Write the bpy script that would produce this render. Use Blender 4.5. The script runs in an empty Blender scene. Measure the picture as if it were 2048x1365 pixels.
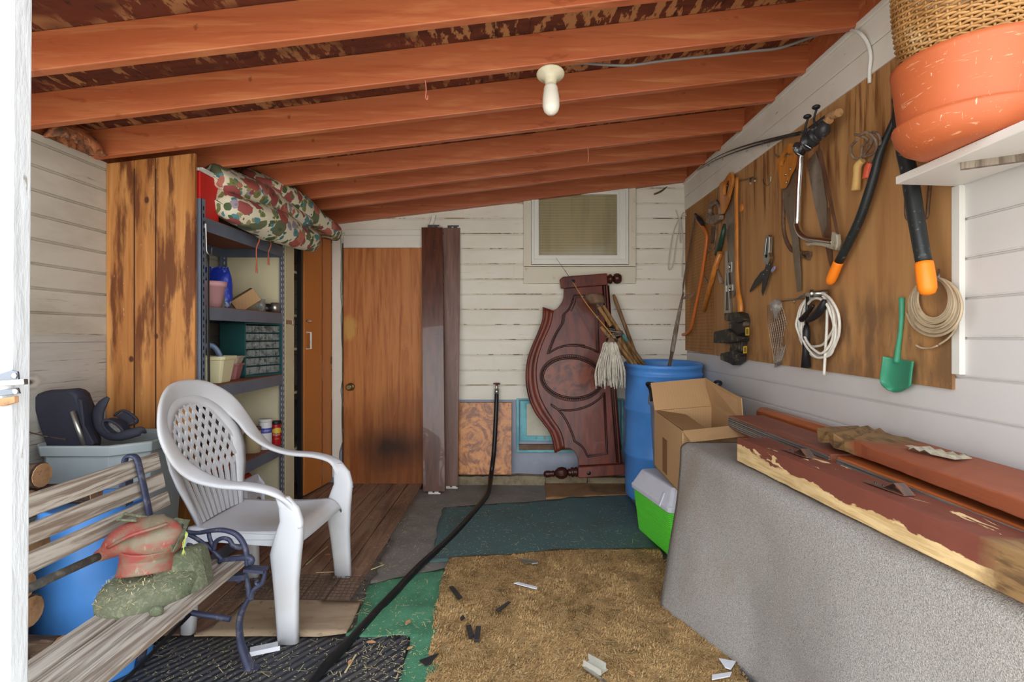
import bpy, math, random
from mathutils import Vector as V, Matrix, Euler, noise as NZ
R=random.Random(7)
C=bpy.context.scene.collection
PI=math.pi
F=1080.0; PX=1030.0; PY=671.0; CH=1.297
D=4.716; XR=1.5; XL=-2.13
SL=.12; H0=CH+1.151          # roof slope (rise per metre to the right), rafter underside at x=0
def W(px,py,Y): return V(((px-PX)*Y/F, Y, CH-(py-PY)*Y/F))
def FL(px,py,z=0.0): return W(px,py,F*(CH-z)/(py-PY))
def SX(px,py,X): return W(px,py,F*X/(px-PX))       # on a plane of constant X
def RW(px,py,off=0.0): return SX(px,py,XR-off)
def BW(px,py,off=0.0): return W(px,py,D-off)
def c(r,g,b):
    return tuple(((x/255.0)/12.92 if x/255.0<=.04045 else ((x/255.0+.055)/1.055)**2.4) for x in (r,g,b))
def rz(a): return Matrix.Rotation(a,3,'Z')
def rx(a): return Matrix.Rotation(a,3,'X')
def ry(a): return Matrix.Rotation(a,3,'Y')
def cat(pts,n=6,closed=False):
    pts=[V(p) for p in pts]; out=[]; N=len(pts)
    rng=N if closed else N-1
    for i in range(rng):
        if closed: p0,p1,p2,p3=pts[(i-1)%N],pts[i],pts[(i+1)%N],pts[(i+2)%N]
        else: p0,p1,p2,p3=pts[max(i-1,0)],pts[i],pts[i+1],pts[min(i+2,N-1)]
        for k in range(n):
            t=k/n
            out.append(.5*((2*p1)+(p2-p0)*t+(2*p0-5*p1+4*p2-p3)*t*t+(3*p1-p0-3*p2+p3)*t*t*t))
    if not closed: out.append(pts[-1].copy())
    return out
def lerp(a,b,t): return a+(b-a)*t
def interp(xs,ys,x):
    if x<=xs[0]: return ys[0]
    for i in range(len(xs)-1):
        if x<=xs[i+1]:
            t=(x-xs[i])/(xs[i+1]-xs[i]); return ys[i]+(ys[i+1]-ys[i])*t
    return ys[-1]
# ------------------------------------------------------------ mesh builder
class MB:
    def __init__(s): s.v=[]; s.f=[]; s.s=[]
    def add(s,vs,fs,sm=False):
        o=len(s.v); s.v+=[V(v) for v in vs]
        for f in fs: s.f.append(tuple(i+o for i in f)); s.s.append(sm)
        return s
    def box(s,ce,sz,Rm=None):
        ce=V(ce); h=V(sz)*.5; vs=[]
        for x in(-1,1):
            for y in(-1,1):
                for z in(-1,1):
                    p=V((x*h.x,y*h.y,z*h.z)); vs.append(ce+(Rm@p if Rm else p))
        return s.add(vs,[(0,1,3,2),(4,6,7,5),(0,4,5,1),(2,3,7,6),(0,2,6,4),(1,5,7,3)])
    def bb(s,a,b):
        a=V(a);b=V(b); return s.box((a+b)*.5,(abs(b.x-a.x),abs(b.y-a.y),abs(b.z-a.z)))
    def bar(s,p,q,w,h,up=(0,0,1)):
        p=V(p);q=V(q);d=(q-p).normalized();u=V(up);sd=d.cross(u).normalized();u=sd.cross(d)
        vs=[]
        for e in(p,q):
            for a,b in((-1,-1),(1,-1),(1,1),(-1,1)): vs.append(e+sd*a*w/2+u*b*h/2)
        return s.add(vs,[(3,2,1,0),(4,5,6,7),(0,1,5,4),(1,2,6,5),(2,3,7,6),(3,0,4,7)])
    def prism(s,pts,vec):
        pts=[V(p) for p in pts]; vec=V(vec); n=len(pts)
        fs=[tuple(range(n-1,-1,-1)),tuple(range(n,2*n))]
        for i in range(n): j=(i+1)%n; fs.append((i,j,j+n,i+n))
        return s.add(pts+[p+vec for p in pts],fs)
    def ring(s,o,i,vec,sm=False):
        o=[V(p) for p in o]; i=[V(p) for p in i]; vec=V(vec); n=len(o)
        if len(i)!=n:
            m=len(i); i=[i[int(k*m/n)%m].lerp(i[(int(k*m/n)+1)%m],k*m/n-int(k*m/n)) for k in range(n)]
        vs=o+i+[p+vec for p in o]+[p+vec for p in i]; fs=[]
        for k in range(n):
            j=(k+1)%n
            fs+=[(k,j,n+j,n+k),(2*n+k,3*n+k,3*n+j,2*n+j),(k,2*n+k,2*n+j,j),(n+k,n+j,3*n+j,3*n+k)]
        return s.add(vs,fs,sm)
    def tube(s,pts,r,n=10,closed=False,flat=1.0,up=None,sm=True):
        pts=[V(p) for p in pts]; N=len(pts)
        rs=r if isinstance(r,(list,tuple)) else [r]*N
        if len(rs)!=N: rs=[interp([k/(len(rs)-1) for k in range(len(rs))],rs,i/(N-1)) for i in range(N)]
        T=[]
        for i in range(N):
            if closed: t=pts[(i+1)%N]-pts[i-1]
            else: t=pts[min(i+1,N-1)]-pts[max(i-1,0)]
            T.append(t.normalized() if t.length>1e-9 else V((0,0,1)))
        u=V(up) if up else (V((0,0,1)) if abs(T[0].z)<.9 else V((1,0,0)))
        vs=[]
        for i in range(N):
            u=(V(up) if up else u); u=u-T[i]*u.dot(T[i])
            if u.length<1e-6: u=T[i].orthogonal()
            u.normalize(); b=T[i].cross(u)
            for k in range(n):
                a=2*PI*k/n; vs.append(pts[i]+(b*math.cos(a)+u*math.sin(a)*flat)*rs[i])
        fs=[]
        for i in range(N if closed else N-1):
            j=(i+1)%N
            for k in range(n): l=(k+1)%n; fs.append((i*n+k,i*n+l,j*n+l,j*n+k))
        s.add(vs,fs,sm)
        if not closed:
            o=len(s.v)-N*n
            s.f.append(tuple(o+k for k in range(n-1,-1,-1))); s.s.append(False)
            s.f.append(tuple(o+(N-1)*n+k for k in range(n))); s.s.append(False)
        return s
    def lathe(s,prof,ce=(0,0,0),Rm=None,n=28,sm=True,sx=1,sy=1,flute=0,nf=0):
        ce=V(ce); vs=[]; m=len(prof)
        for i,(r,z) in enumerate(prof):
            for k in range(n):
                a=2*PI*k/n; q=r*(1+(flute*(.5+.5*math.cos(nf*a)) if nf else 0))
                p=V((q*math.cos(a)*sx,q*math.sin(a)*sy,z)); vs.append(ce+(Rm@p if Rm else p))
        fs=[]
        for i in range(m-1):
            for k in range(n): l=(k+1)%n; fs.append((i*n+k,i*n+l,(i+1)*n+l,(i+1)*n+k))
        s.add(vs,fs,sm); o=len(s.v)-m*n
        if prof[0][0]>1e-6: s.f.append(tuple(o+k for k in range(n-1,-1,-1))); s.s.append(False)
        if prof[-1][0]>1e-6: s.f.append(tuple(o+(m-1)*n+k for k in range(n))); s.s.append(False)
        return s
    def sph(s,ce,r,n=14,m=9,Rm=None):
        r=(r,r,r) if not isinstance(r,(tuple,list)) else r
        ce=V(ce); vs=[];fs=[]
        for i in range(m+1):
            t=PI*i/m
            for k in range(n):
                a=2*PI*k/n; p=V((r[0]*math.sin(t)*math.cos(a),r[1]*math.sin(t)*math.sin(a),-r[2]*math.cos(t)))
                vs.append(ce+(Rm@p if Rm else p))
        for i in range(m):
            for k in range(n): l=(k+1)%n; fs.append((i*n+k,i*n+l,(i+1)*n+l,(i+1)*n+k))
        return s.add(vs,fs,True)
    def grid(s,fn,nu,nv,cu=False,cv=False,sm=True):
        vs=[fn(i/nu,j/nv) for i in range(nu+(0 if cu else 1)) for j in range(nv+(0 if cv else 1))]
        a=nu+(0 if cu else 1); b=nv+(0 if cv else 1); fs=[]
        for i in range(nu):
            for j in range(nv):
                i2=(i+1)%a;j2=(j+1)%b
                fs.append((i*b+j,i2*b+j,i2*b+j2,i*b+j2))
        return s.add(vs,fs,sm)
    def loft(s,secs,closed=True,caps=True,sm=True):
        n=len(secs[0]); vs=[V(p) for q in secs for p in q]; fs=[]
        for i in range(len(secs)-1):
            for k in range(n if closed else n-1):
                l=(k+1)%n; fs.append((i*n+k,i*n+l,(i+1)*n+l,(i+1)*n+k))
        s.add(vs,fs,sm)
        if caps:
            o=len(s.v)-len(vs)
            s.f.append(tuple(o+k for k in range(n-1,-1,-1))); s.s.append(False)
            e=o+(len(secs)-1)*n
            s.f.append(tuple(e+k for k in range(n))); s.s.append(False)
        return s
    def base(s):
        xs=[v.x for v in s.v];ys=[v.y for v in s.v];zs=[v.z for v in s.v]
        return V(((min(xs)+max(xs))/2,(min(ys)+max(ys))/2,min(zs)))
    def build(s,name,m,parent=None,label=None,bevel=0,sub=0,solid=0,org=None,kind=None,fixn=True):
        if parent is not None:
            org=V(parent['_o'])
        elif org is None: org=s.base()
        me=bpy.data.meshes.new(name)
        me.from_pydata([v-org for v in s.v],[],s.f)
        me.polygons.foreach_set('use_smooth',s.s)
        me.update()
        if fixn:
            import bmesh
            b=bmesh.new(); b.from_mesh(me); bmesh.ops.recalc_face_normals(b,faces=b.faces); b.to_mesh(me); b.free()
        me.materials.append(m)
        o=bpy.data.objects.new(name,me); C.objects.link(o)
        o['_o']=tuple(org)
        if parent is not None: o.parent=parent
        else: o.location=org
        if solid:
            q=o.modifiers.new('thick','SOLIDIFY'); q.thickness=solid; q.offset=0
        if bevel:
            q=o.modifiers.new('bevel','BEVEL'); q.width=bevel; q.segments=2; q.limit_method='ANGLE'; q.angle_limit=.7
        if sub:
            q=o.modifiers.new('sub','SUBSURF'); q.levels=sub; q.render_levels=sub
        if label: o['label']=label
        if kind: o['kind']=kind
        return o
def tag(o,label,cat_,group=None,kind=None):
    o['label']=label; o['category']=cat_
    if group: o['group']=group
    if kind: o['kind']=kind
    return o
def thing(name,label,cat_,loc,group=None):
    o=bpy.data.objects.new(name,None); C.objects.link(o); o.location=V(loc); o['_o']=tuple(V(loc)); o.empty_display_size=.05
    return tag(o,label,cat_,group)
def struct(mb,name,m,label=None,parent=None,**k):
    o=mb.build(name,m,parent,**k); 
    if parent is None: o['kind']='structure'
    if label: o['label']=label
    return o
# ------------------------------------------------------------ materials
def mat(name,base,rough=.7,metal=0,layers=(),bump=(),spec=.4,coat=0,sheen=0,trans=0,alpha=1,emis=None):
    m=bpy.data.materials.new(name); m.use_nodes=True; nt=m.node_tree; N=nt.nodes; L=nt.links
    b=N['Principled BSDF']; b.inputs['Roughness'].default_value=rough; b.inputs['Metallic'].default_value=metal
    b.inputs['Specular IOR Level'].default_value=spec; b.inputs['Coat Weight'].default_value=coat
    b.inputs['Transmission Weight'].default_value=trans; b.inputs['Alpha'].default_value=alpha
    if sheen: b.inputs['Sheen Weight'].default_value=sheen
    tc=N.new('ShaderNodeTexCoord')
    def field(kind,scale,detail=6,dist=0,rot=None,off=None):
        sc=scale if isinstance(scale,(tuple,list)) else (scale,)*3
        mp=N.new('ShaderNodeMapping'); mp.inputs['Scale'].default_value=sc
        if rot: mp.inputs['Rotation'].default_value=rot
        if off: mp.inputs['Location'].default_value=off
        L.new(tc.outputs['Object'],mp.inputs['Vector'])
        if kind=='noise':
            n=N.new('ShaderNodeTexNoise'); n.inputs['Scale'].default_value=1; n.inputs['Detail'].default_value=detail
            n.inputs['Roughness'].default_value=.6; n.inputs['Distortion'].default_value=dist; out=n.outputs['Fac']
        elif kind=='voro':
            n=N.new('ShaderNodeTexVoronoi'); n.inputs['Scale'].default_value=1; out=n.outputs['Distance']
        elif kind=='cell':
            n=N.new('ShaderNodeTexVoronoi'); n.inputs['Scale'].default_value=1
            sp=N.new('ShaderNodeSeparateColor'); L.new(n.outputs['Color'],sp.inputs[0]); out=sp.outputs[0]
        elif kind=='crack':
            n=N.new('ShaderNodeTexVoronoi'); n.feature='DISTANCE_TO_EDGE'; n.inputs['Scale'].default_value=1; out=n.outputs['Distance']
        elif kind in('wave','ringwave'):
            n=N.new('ShaderNodeTexWave'); n.inputs['Scale'].default_value=1; n.inputs['Distortion'].default_value=dist
            n.inputs['Detail'].default_value=3; n.inputs['Detail Scale'].default_value=1.2; n.wave_profile='SIN'
            if kind=='ringwave': n.wave_type='RINGS'; n.rings_direction='SPHERICAL'
            else: n.bands_direction='X'
            out=n.outputs['Fac']
        elif kind=='grad':
            sp=N.new('ShaderNodeSeparateXYZ'); L.new(mp.outputs[0],sp.inputs[0]); return sp.outputs[0]
        L.new(mp.outputs[0],n.inputs['Vector']); return out
    def mrange(f,lo,hi,st=1):
        r=N.new('ShaderNodeMapRange'); r.inputs[1].default_value=lo; r.inputs[2].default_value=hi
        r.inputs[3].default_value=0; r.inputs[4].default_value=st; L.new(f,r.inputs[0]); return r.outputs[0]
    def spot(ce,rad,wob,wsc):
        vs=N.new('ShaderNodeVectorMath'); vs.operation='SUBTRACT'; vs.inputs[1].default_value=ce
        L.new(tc.outputs['Object'],vs.inputs[0])
        vd=N.new('ShaderNodeVectorMath'); vd.operation='DIVIDE'; vd.inputs[1].default_value=rad; L.new(vs.outputs[0],vd.inputs[0])
        ln=N.new('ShaderNodeVectorMath'); ln.operation='LENGTH'; L.new(vd.outputs[0],ln.inputs[0])
        nz=field('noise',wsc,5)
        a=N.new('ShaderNodeMath'); a.operation='MULTIPLY_ADD'; L.new(nz,a.inputs[0]); a.inputs[1].default_value=wob
        L.new(ln.outputs['Value'],a.inputs[2]); return a.outputs[0]
    cur=None
    rgb=N.new('ShaderNodeRGB'); rgb.outputs[0].default_value=(*base,1); cur=rgb.outputs[0]
    for l in layers:
        l=dict(l); col=l.pop('c'); k=l.pop('k','noise'); lo=l.pop('lo',.4); hi=l.pop('hi',.6); st=l.pop('s',1)
        mask=l.pop('mask',None); r_=l.pop('r',None)
        if k=='spot': f=spot(l['ce'],l['rad'],l.get('wob',.6),l.get('wsc',6))
        else: f=field(k,l.get('sc',5),l.get('d',6),l.get('dist',0),l.get('rot'),l.get('off'))
        f=mrange(f,lo,hi,st)
        if mask:
            mk=dict(mask)
            if mk.get('k')=='spot': g=spot(mk['ce'],mk['rad'],mk.get('wob',.6),mk.get('wsc',6))
            else: g=field(mk.get('k','noise'),mk.get('sc',3),mk.get('d',3),mk.get('dist',0),mk.get('rot'),mk.get('off'))
            g=mrange(g,mk.get('lo',.4),mk.get('hi',.6))
            q=N.new('ShaderNodeMath'); q.operation='MULTIPLY'; L.new(f,q.inputs[0]); L.new(g,q.inputs[1]); f=q.outputs[0]
        mx=N.new('ShaderNodeMix'); mx.data_type='RGBA'; L.new(f,mx.inputs[0]); L.new(cur,mx.inputs[6]); mx.inputs[7].default_value=(*col,1)
        cur=mx.outputs[2]
    L.new(cur,b.inputs['Base Color'])
    prev=None
    for l in bump:
        f=field(l.get('k','noise'),l.get('sc',50),l.get('d',5),l.get('dist',0),l.get('rot'))
        bp=N.new('ShaderNodeBump'); bp.inputs['Strength'].default_value=l.get('s',.4); bp.inputs['Distance'].default_value=l.get('h',.004)
        L.new(f,bp.inputs['Height'])
        if prev: L.new(prev,bp.inputs['Normal'])
        prev=bp.outputs[0]
    if prev: L.new(prev,b.inputs['Normal'])
    if emis: b.inputs['Emission Color'].default_value=(*emis[0],1); b.inputs['Emission Strength'].default_value=emis[1]
    return m
def st(ax,a,b_):            # anisotropic scale: fine across, coarse along ax
    return tuple(a if 'xyz'[i]==ax else b_ for i in range(3))
def wood(name,light,dark,ax,along=1.2,across=22,rough=.6,extra=(),coat=0,bs=.25,fine=True,lo=.42,hi=.62):
    ly=[dict(c=dark,sc=st(ax,along,across),lo=lo,hi=hi,dist=.6)]
    if fine: ly.append(dict(c=tuple(x*.55 for x in dark),sc=st(ax,along*3,across*6),lo=.55,hi=.75,s=.55))
    return mat(name,light,rough,layers=ly+list(extra),bump=[dict(sc=st(ax,along*2,across*5),s=bs,h=.003)],coat=coat)
# ------------------------------------------------------------ shared materials
WHITE=c(214,208,196)
M={}
M['back_siding']=mat('peeling white paint',c(230,225,212),.6,layers=[
  dict(c=c(196,184,160),sc=(1.2,3,3),lo=.45,hi=.75,s=.5),
  dict(c=c(120,98,70),sc=(4,30,70),lo=.63,hi=.70,s=.8,mask=dict(sc=(.9,1,2.2),lo=.5,hi=.62)),
  dict(c=c(150,110,62),sc=(30,3,1.5),lo=.66,hi=.75,s=.5,mask=dict(sc=2,lo=.5,hi=.6)),
  dict(c=c(70,58,46),sc=(8,60,160),lo=.68,hi=.72,s=.8,mask=dict(sc=1.3,lo=.52,hi=.6))],
  bump=[dict(sc=(6,40,60),s=.35,h=.003)])
M['groove']=mat('grimy siding joint',c(150,130,100),.9,layers=[dict(c=c(214,206,190),sc=(5,20,9),lo=.40,hi=.50,s=1),dict(c=c(84,70,54),sc=(9,20,9),off=(3,0,0),lo=.56,hi=.62,s=.8)])
M['right_siding']=mat('white painted siding',c(212,208,204),.45,layers=[
  dict(c=c(190,183,172),sc=2,lo=.5,hi=.8,s=.5),
  dict(c=c(150,125,95),sc=(30,30,2),lo=.68,hi=.78,s=.4),
  dict(c=c(60,55,50),sc=60,lo=.74,hi=.77,s=.6,mask=dict(sc=3,lo=.5,hi=.6))],bump=[dict(sc=(30,30,60),s=.12,h=.002)])
M['left_siding']=mat('worn white paint on old siding',c(196,190,176),.65,layers=[
  dict(c=c(150,140,120),sc=(5,1.6,4),lo=.45,hi=.7,s=.6),
  dict(c=c(105,82,55),sc=(30,3,60),lo=.62,hi=.70,s=.7,mask=dict(sc=(2,2,3),lo=.48,hi=.6)),
  dict(c=c(60,52,42),sc=(60,7,170),lo=.66,hi=.70,s=.85,mask=dict(sc=(1.5,1.2,1.6),lo=.45,hi=.58))],
  bump=[dict(sc=(30,5,60),s=.4,h=.003)])
def knot(y,z,ry_,rz_):
    return [dict(c=c(70,60,50),k='ringwave',sc=(1,7/ry_*.1,7/rz_*.1),lo=.6,hi=.9,s=.0),
            dict(c=c(112,98,82),k='spot',ce=(0,y,z),rad=(1,ry_,rz_),lo=1.05,hi=.55,wob=.7,wsc=14,s=.65),
            dict(c=c(205,198,186),k='spot',ce=(0,y,z),rad=(1,ry_*.62,rz_*.62),lo=1.2,hi=.9,wob=.7,wsc=18,s=.8),
            dict(c=c(60,50,40),k='spot',ce=(0,y,z),rad=(1,ry_*.36,rz_*.36),lo=1.2,hi=.8,wob=.9,wsc=24,s=.9)]
M['left_plank']=mat('bare weathered plank',c(182,178,170),.7,layers=[
  dict(c=c(140,130,115),sc=(6,1,8),lo=.4,hi=.7,s=.6),
  dict(c=c(55,48,40),sc=(60,3,90),lo=.60,hi=.66,s=.9,mask=dict(sc=(1,1.2,3),lo=.42,hi=.58))]+knot(.17,.14,.13,.06)+knot(.42,.02,.09,.06),
  bump=[dict(sc=(30,4,70),s=.6,h=.004)])
M['white_trim']=mat('white trim paint',c(226,220,208),.5,layers=[dict(c=c(196,182,158),sc=(4,4,4),lo=.5,hi=.8,s=.4),
  dict(c=c(90,75,60),sc=(50,12,50),lo=.68,hi=.72,s=.7,mask=dict(sc=2,lo=.5,hi=.6))],bump=[dict(sc=30,s=.15,h=.002)])
M['clean_white']=mat('clean white paint',c(222,220,212),.4)
M['rafter']=mat('red brown stained lumber',c(188,106,66),.45,spec=.5,layers=[
  dict(c=c(172,86,48),sc=(.8,6,9),lo=.4,hi=.65,s=.9),
  dict(c=c(216,146,92),sc=(1.1,8,14),lo=.52,hi=.72,s=.65,dist=1.2),dict(c=c(140,66,34),sc=(2.2,9,9),lo=.60,hi=.64,s=.55,dist=1.5),dict(c=c(150,116,84),sc=(3.5,5,5),lo=.70,hi=.73,s=.5),
  dict(c=c(120,48,24),sc=(3,30,60),lo=.55,hi=.8,s=.45),
  dict(c=c(92,40,22),sc=(7,7,7),lo=.72,hi=.76,s=.6)],bump=[dict(sc=(3,30,60),s=.2,h=.002)])
M['deck']=mat('rotting red stained plywood roof deck',c(100,46,26),.75,layers=[
  dict(c=c(60,26,16),sc=(3,14,3),lo=.45,hi=.7,s=.9),
  dict(c=c(176,124,78),sc=(22,7,5),rot=(0,0,.5),lo=.50,hi=.54,s=.9,mask=dict(sc=(1.4,2.5,1),lo=.40,hi=.52)),
  dict(c=c(40,20,14),sc=(40,9,5),rot=(0,0,.5),lo=.6,hi=.66,s=.8)],bump=[dict(sc=(20,8,5),rot=(0,0,.5),s=.7,h=.008)])
M['floor']=mat('dark gritty slab',c(104,96,86),.9,layers=[dict(c=c(120,110,98),sc=6,lo=.45,hi=.75,s=.6),dict(c=c(50,45,42),sc=30,lo=.5,hi=.7,s=.6)],bump=[dict(sc=90,s=.5,h=.004)])
M['ground']=mat('pale bounce ground',c(196,190,180),.9,layers=[dict(c=c(150,142,130),sc=3,lo=.4,hi=.7,s=.6)])
M['found']=mat('blue grey painted foundation',c(158,164,178),.7,layers=[dict(c=c(128,132,144),sc=3,lo=.45,hi=.7,s=.6),dict(c=c(190,180,165),sc=(20,20,20),lo=.66,hi=.72,s=.6)],bump=[dict(sc=30,s=.3,h=.003)])
M['sill']=mat('crumbling concrete sill',c(152,138,112),.95,layers=[dict(c=c(96,84,66),sc=14,lo=.45,hi=.7,s=.8)],bump=[dict(sc=40,s=.8,h=.008)])
M['plank_floor']=wood('worn brown floorboards',c(160,124,100),c(122,92,74),'y',1.5,18,.75,extra=[dict(c=c(150,128,108),sc=(5,2,5),lo=.5,hi=.8,s=.55),dict(c=c(60,44,36),sc=(3,3,3),lo=.55,hi=.75,s=.5)])
# ------------------------------------------------------------ shell
def siding_rows(z0,z1,p,fn,gap=.016):
    """rows of shiplap: returns list of (za,zb)"""
    r=[];z=z0
    while z<z1-1e-4: r.append((z,min(z+p,z1))); z+=p
    return r
def roofz(x): return H0+SL*x
gz0=1.132-.1325*3
mb=MB(); gb=MB()
z=gz0
while z<2.75:
    zt=z+.1325
    x0=max(XL,(zt-.05-H0-.14)/SL)
    if x0<XR:
        zt2=min(zt,roofz(XR)+.14)
        prof=[(0,z),(0,z+.112),(.004,z+.1155),(.0005,z+.119),(.0005,z+.1215),(.010,z+.125),(.010,z+.1325),(.06,z+.1325),(.06,z)]
        mb.prism([V((x0,D+a,b)) for a,b in prof],(XR+.05-x0,0,0))
    z=zt
wb=struct(mb,'wall_back',M['back_siding'],'back wall of peeling white horizontal siding')
# dark paint cracks lie in the joints
z=gz0; gb=MB()
while z<2.7:
    zt=z+.1325; x0=max(XL,(zt-.05-H0-.14)/SL)
    if x0<XR: gb.bb((x0,D+.006,zt-.0105),(XR,D+.012,zt+.0015))
    z=zt
struct(gb,'wall_back_joint',M['groove'],parent=wb,kind='stuff')
mb=MB(); mb.bb((XL,D+.015,-.02),(XR+.05,D+.2,gz0+.003))
struct(mb,'wall_back_foundation',M['found'],'blue grey painted foundation below the back siding')
mb=MB()
for i,(a,b,h,dy) in enumerate(((-.62,-.23,.078,.0),(-.225,.26,.085,.01),(.265,.62,.10,.0),(.625,1.45,.07,.01))):
    pts=[V((lerp(a,b,k/8),0,0)) for k in range(9)]
    top=[V((p.x,D-.055-dy+R.uniform(-.006,.006),h+R.uniform(-.007,.005))) for p in pts]
    for k in range(8):
        p,q=top[k],top[k+1]
        mb.add([(p.x,p.y,0),(q.x,q.y,0),q,p,(p.x,D+.02,p.z),(q.x,D+.02,q.z)],[(0,1,2,3),(3,2,5,4)])
struct(mb,'trim_1',M['sill'],'crumbling concrete sill along the foot of the back wall',fixn=True)
# right wall
mb=MB(); z=1.031-.1325*8; zt_top=roofz(XR)+.14
while z<zt_top-.01:
    zt=min(z+.1325,zt_top)
    prof=[(0,z),(.0,z+.118),(.010,z+.1235),(.010,z+.1265),(.002,z+.128),(.002,zt),(.1,zt),(.1,z)] if zt-z>.13 else [(0,z),(0,zt),(.1,zt),(.1,z)]
    mb.prism([V((XR+a,.75,b)) for a,b in prof],(0,D-.75+.1,0)); z+=.1325
struct(mb,'wall_right',M['right_siding'],'right wall of white painted horizontal siding')
# left wall
mb=MB(); z=1.297; zt_top=roofz(XL)+.005
while z<zt_top-.03:
    zt=min(z+.1085,zt_top)
    prof=[(0,z),(0,z+.094),(-.007,z+.0985),(-.002,z+.1005),(-.002,z+.1025),(-.008,z+.105),(-.008,zt),(-.1,zt),(-.1,z)] if zt-z>.106 else [(0,z),(0,zt),(-.1,zt),(-.1,z)]
    mb.prism([V((XL+a,.75,b)) for a,b in prof],(0,D-.55,0)); z+=.1085
wl=struct(mb,'wall_left',M['left_siding'],'left wall of worn white horizontal siding')
mb=MB()
for a,b in((-.02,.42),(.4225,.86),(.8625,1.262),(1.2635,1.298)):
    mb.bb((XL-.1,.75,a),(XL-.002,D+.2,b))
struct(mb,'wall_left_plank',M['left_plank'],'wide weathered knotty planks below the left siding',org=V((XL,2.2,.95)))
# floor, and unseen pale ground put in to bounce light inside
mb=MB(); mb.bb((XL,1.25,-.05),(XR,D+.05,-.004)); struct(mb,'floor',M['floor'],'dark gritty slab floor')
mb=MB(); mb.bb((-14,-20,-.12),(14,1.25,-.03)); struct(mb,'ground',M['ground'],'unseen pale ground added outside the open front to bounce light')
mb=MB(); x=-.80
for i in range(10):
    w=.128; y0=1.9+R.uniform(-.02,.02); y1=D-.01
    mb.bb((x-w+.008,2.36+R.uniform(-.05,.05) if i<6 else 1.2,-.004),(x,y1,.012+R.uniform(-.002,.002))); x-=w
struct(mb,'floor_boards',M['plank_floor'],'worn brown floorboards running to the doors on the left',bevel=.003)
# roof deck and rafters
mb=MB()
n_=V((-SL,0,1)).normalized()
a0=V((XL-.25,.6,roofz(XL-.25)+.141)); a1=V((XR+.15,.6,roofz(XR+.15)+.141))
mb.prism([a0,a1,a1+V((0,D-.5,0)),a0+V((0,D-.5,0))],(0,0,.02))
struct(mb,'ceiling',M['deck'],'rotting red stained plywood roof deck above the rafters')
ord_=['at the back wall','second from the back wall','third from the back wall','fourth from the back wall','fifth from the back wall','sixth from the back wall, carrying the lamp','second from the camera side','nearest rafter crossing the top of the view','cut off at the top left corner']
fz=[229.6,257,278,306.7,350,391,457,549,690]
ord_=['lying against the back wall above the window','second from the back wall','third from the back wall','fourth from the back wall','fifth from the back wall','sixth from the back wall, just behind the lamp','carrying the white lamp','in front of the one with the lamp, top of the view','nearest of all, only its end seen at top left']
RY=[]
for i,(f,o) in enumerate(zip(fz,ord_)):
    yb=F/f; RY.append(yb); th=.042 if i else .066
    if i==0: yb=D-.002
    mb=MB(); dz=R.uniform(-.003,.003)
    pr=[]
    n=14
    xs=[lerp(XL-.06,XR+.0,k/n) for k in range(n+1)]
    for y in (yb-th,yb):
        pr.append([V((x,y,roofz(x)+dz)) for x in xs]); pr.append([V((x,y,roofz(x)+.14)) for x in xs])
    A,B_,Cc,Dd=pr
    secs=[[A[k],B_[k],Dd[k],Cc[k]] for k in range(n+1)]
    mb.loft(secs,sm=False)
    o_=mb.build('ceiling_rafter',M['rafter'],bevel=.004)
    tag(o_,'red brown roof rafter '+o,'rafter','red brown roof rafters')
# blocking at both ends between the rafters
mb=MB(); mb.bb((XL-.1,.75,roofz(XL)+.004),(XL-.03,D,roofz(XL)+.14)); struct(mb,'trim_2',M['rafter'],'blocking on top of the left wall')
mb=MB(); mb.bb((XR-.022,.75,2.637),(XR+.02,D-.07,2.768)); struct(mb,'trim_13',M['rafter'],'red brown blocking between the rafters along the right wall')
# top boards of right wall
mb=MB()
zb,zm=2.385,2.50
for (a,b,t) in((zb,zm-.002,.020),(zm,2.612,.022),(2.612,2.64,.034)):
    mb.bb((XR-t,.75,a),(XR+.001,D-.001,b))
struct(mb,'trim_3',M['white_trim'],'white double board along the top of the right wall',bevel=.003)
# vertical trim at end of plywood
mb=MB(); mb.bb((XR-.018,F*XR/(1930-PX),1.165),(XR+.002,F*XR/(1913-PX),1.80)); struct(mb,'trim_4',M['clean_white'],'narrow white vertical board beside the plywood tool panel',bevel=.002)
# door post at the left edge of the opening
M['post']=mat('flaking white post paint',c(186,187,187),.6,layers=[dict(c=c(120,110,96),sc=(60,60,14),lo=.66,hi=.7,s=.8),dict(c=c(164,164,164),sc=(14,14,4),lo=.45,hi=.7,s=.5)],bump=[dict(sc=(50,50,12),s=.9,h=.005)])
mb=MB(); yj=.8
xa=(31-PX)*yj/F; xb=(13-PX)*yj/F
mb.add([(xb-.06,yj,-.02),(xb,yj,-.02),(xa,yj,2.2),(xa-.06,yj,2.2),(xb-.06,yj+.09,-.02),(xb,yj+.03,-.02),(xa,yj+.03,2.2),(xa-.06,yj+.09,2.2)],[(0,1,2,3),(5,4,7,6),(1,5,6,2),(4,0,3,7),(3,2,6,7),(4,5,1,0)])
struct(mb,'trim_5',M['post'],'flaking white door post at the left edge of the view',bevel=.002)
mb=MB(); mb.bb((-.82,yj-.006,.2),((14-PX)*yj/F+.004,yj+.001,CH-(930-PY)*yj/F)); 
struct(mb,'trim_6',M['clean_white'],'clean white strip on the lower door post')
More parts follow.
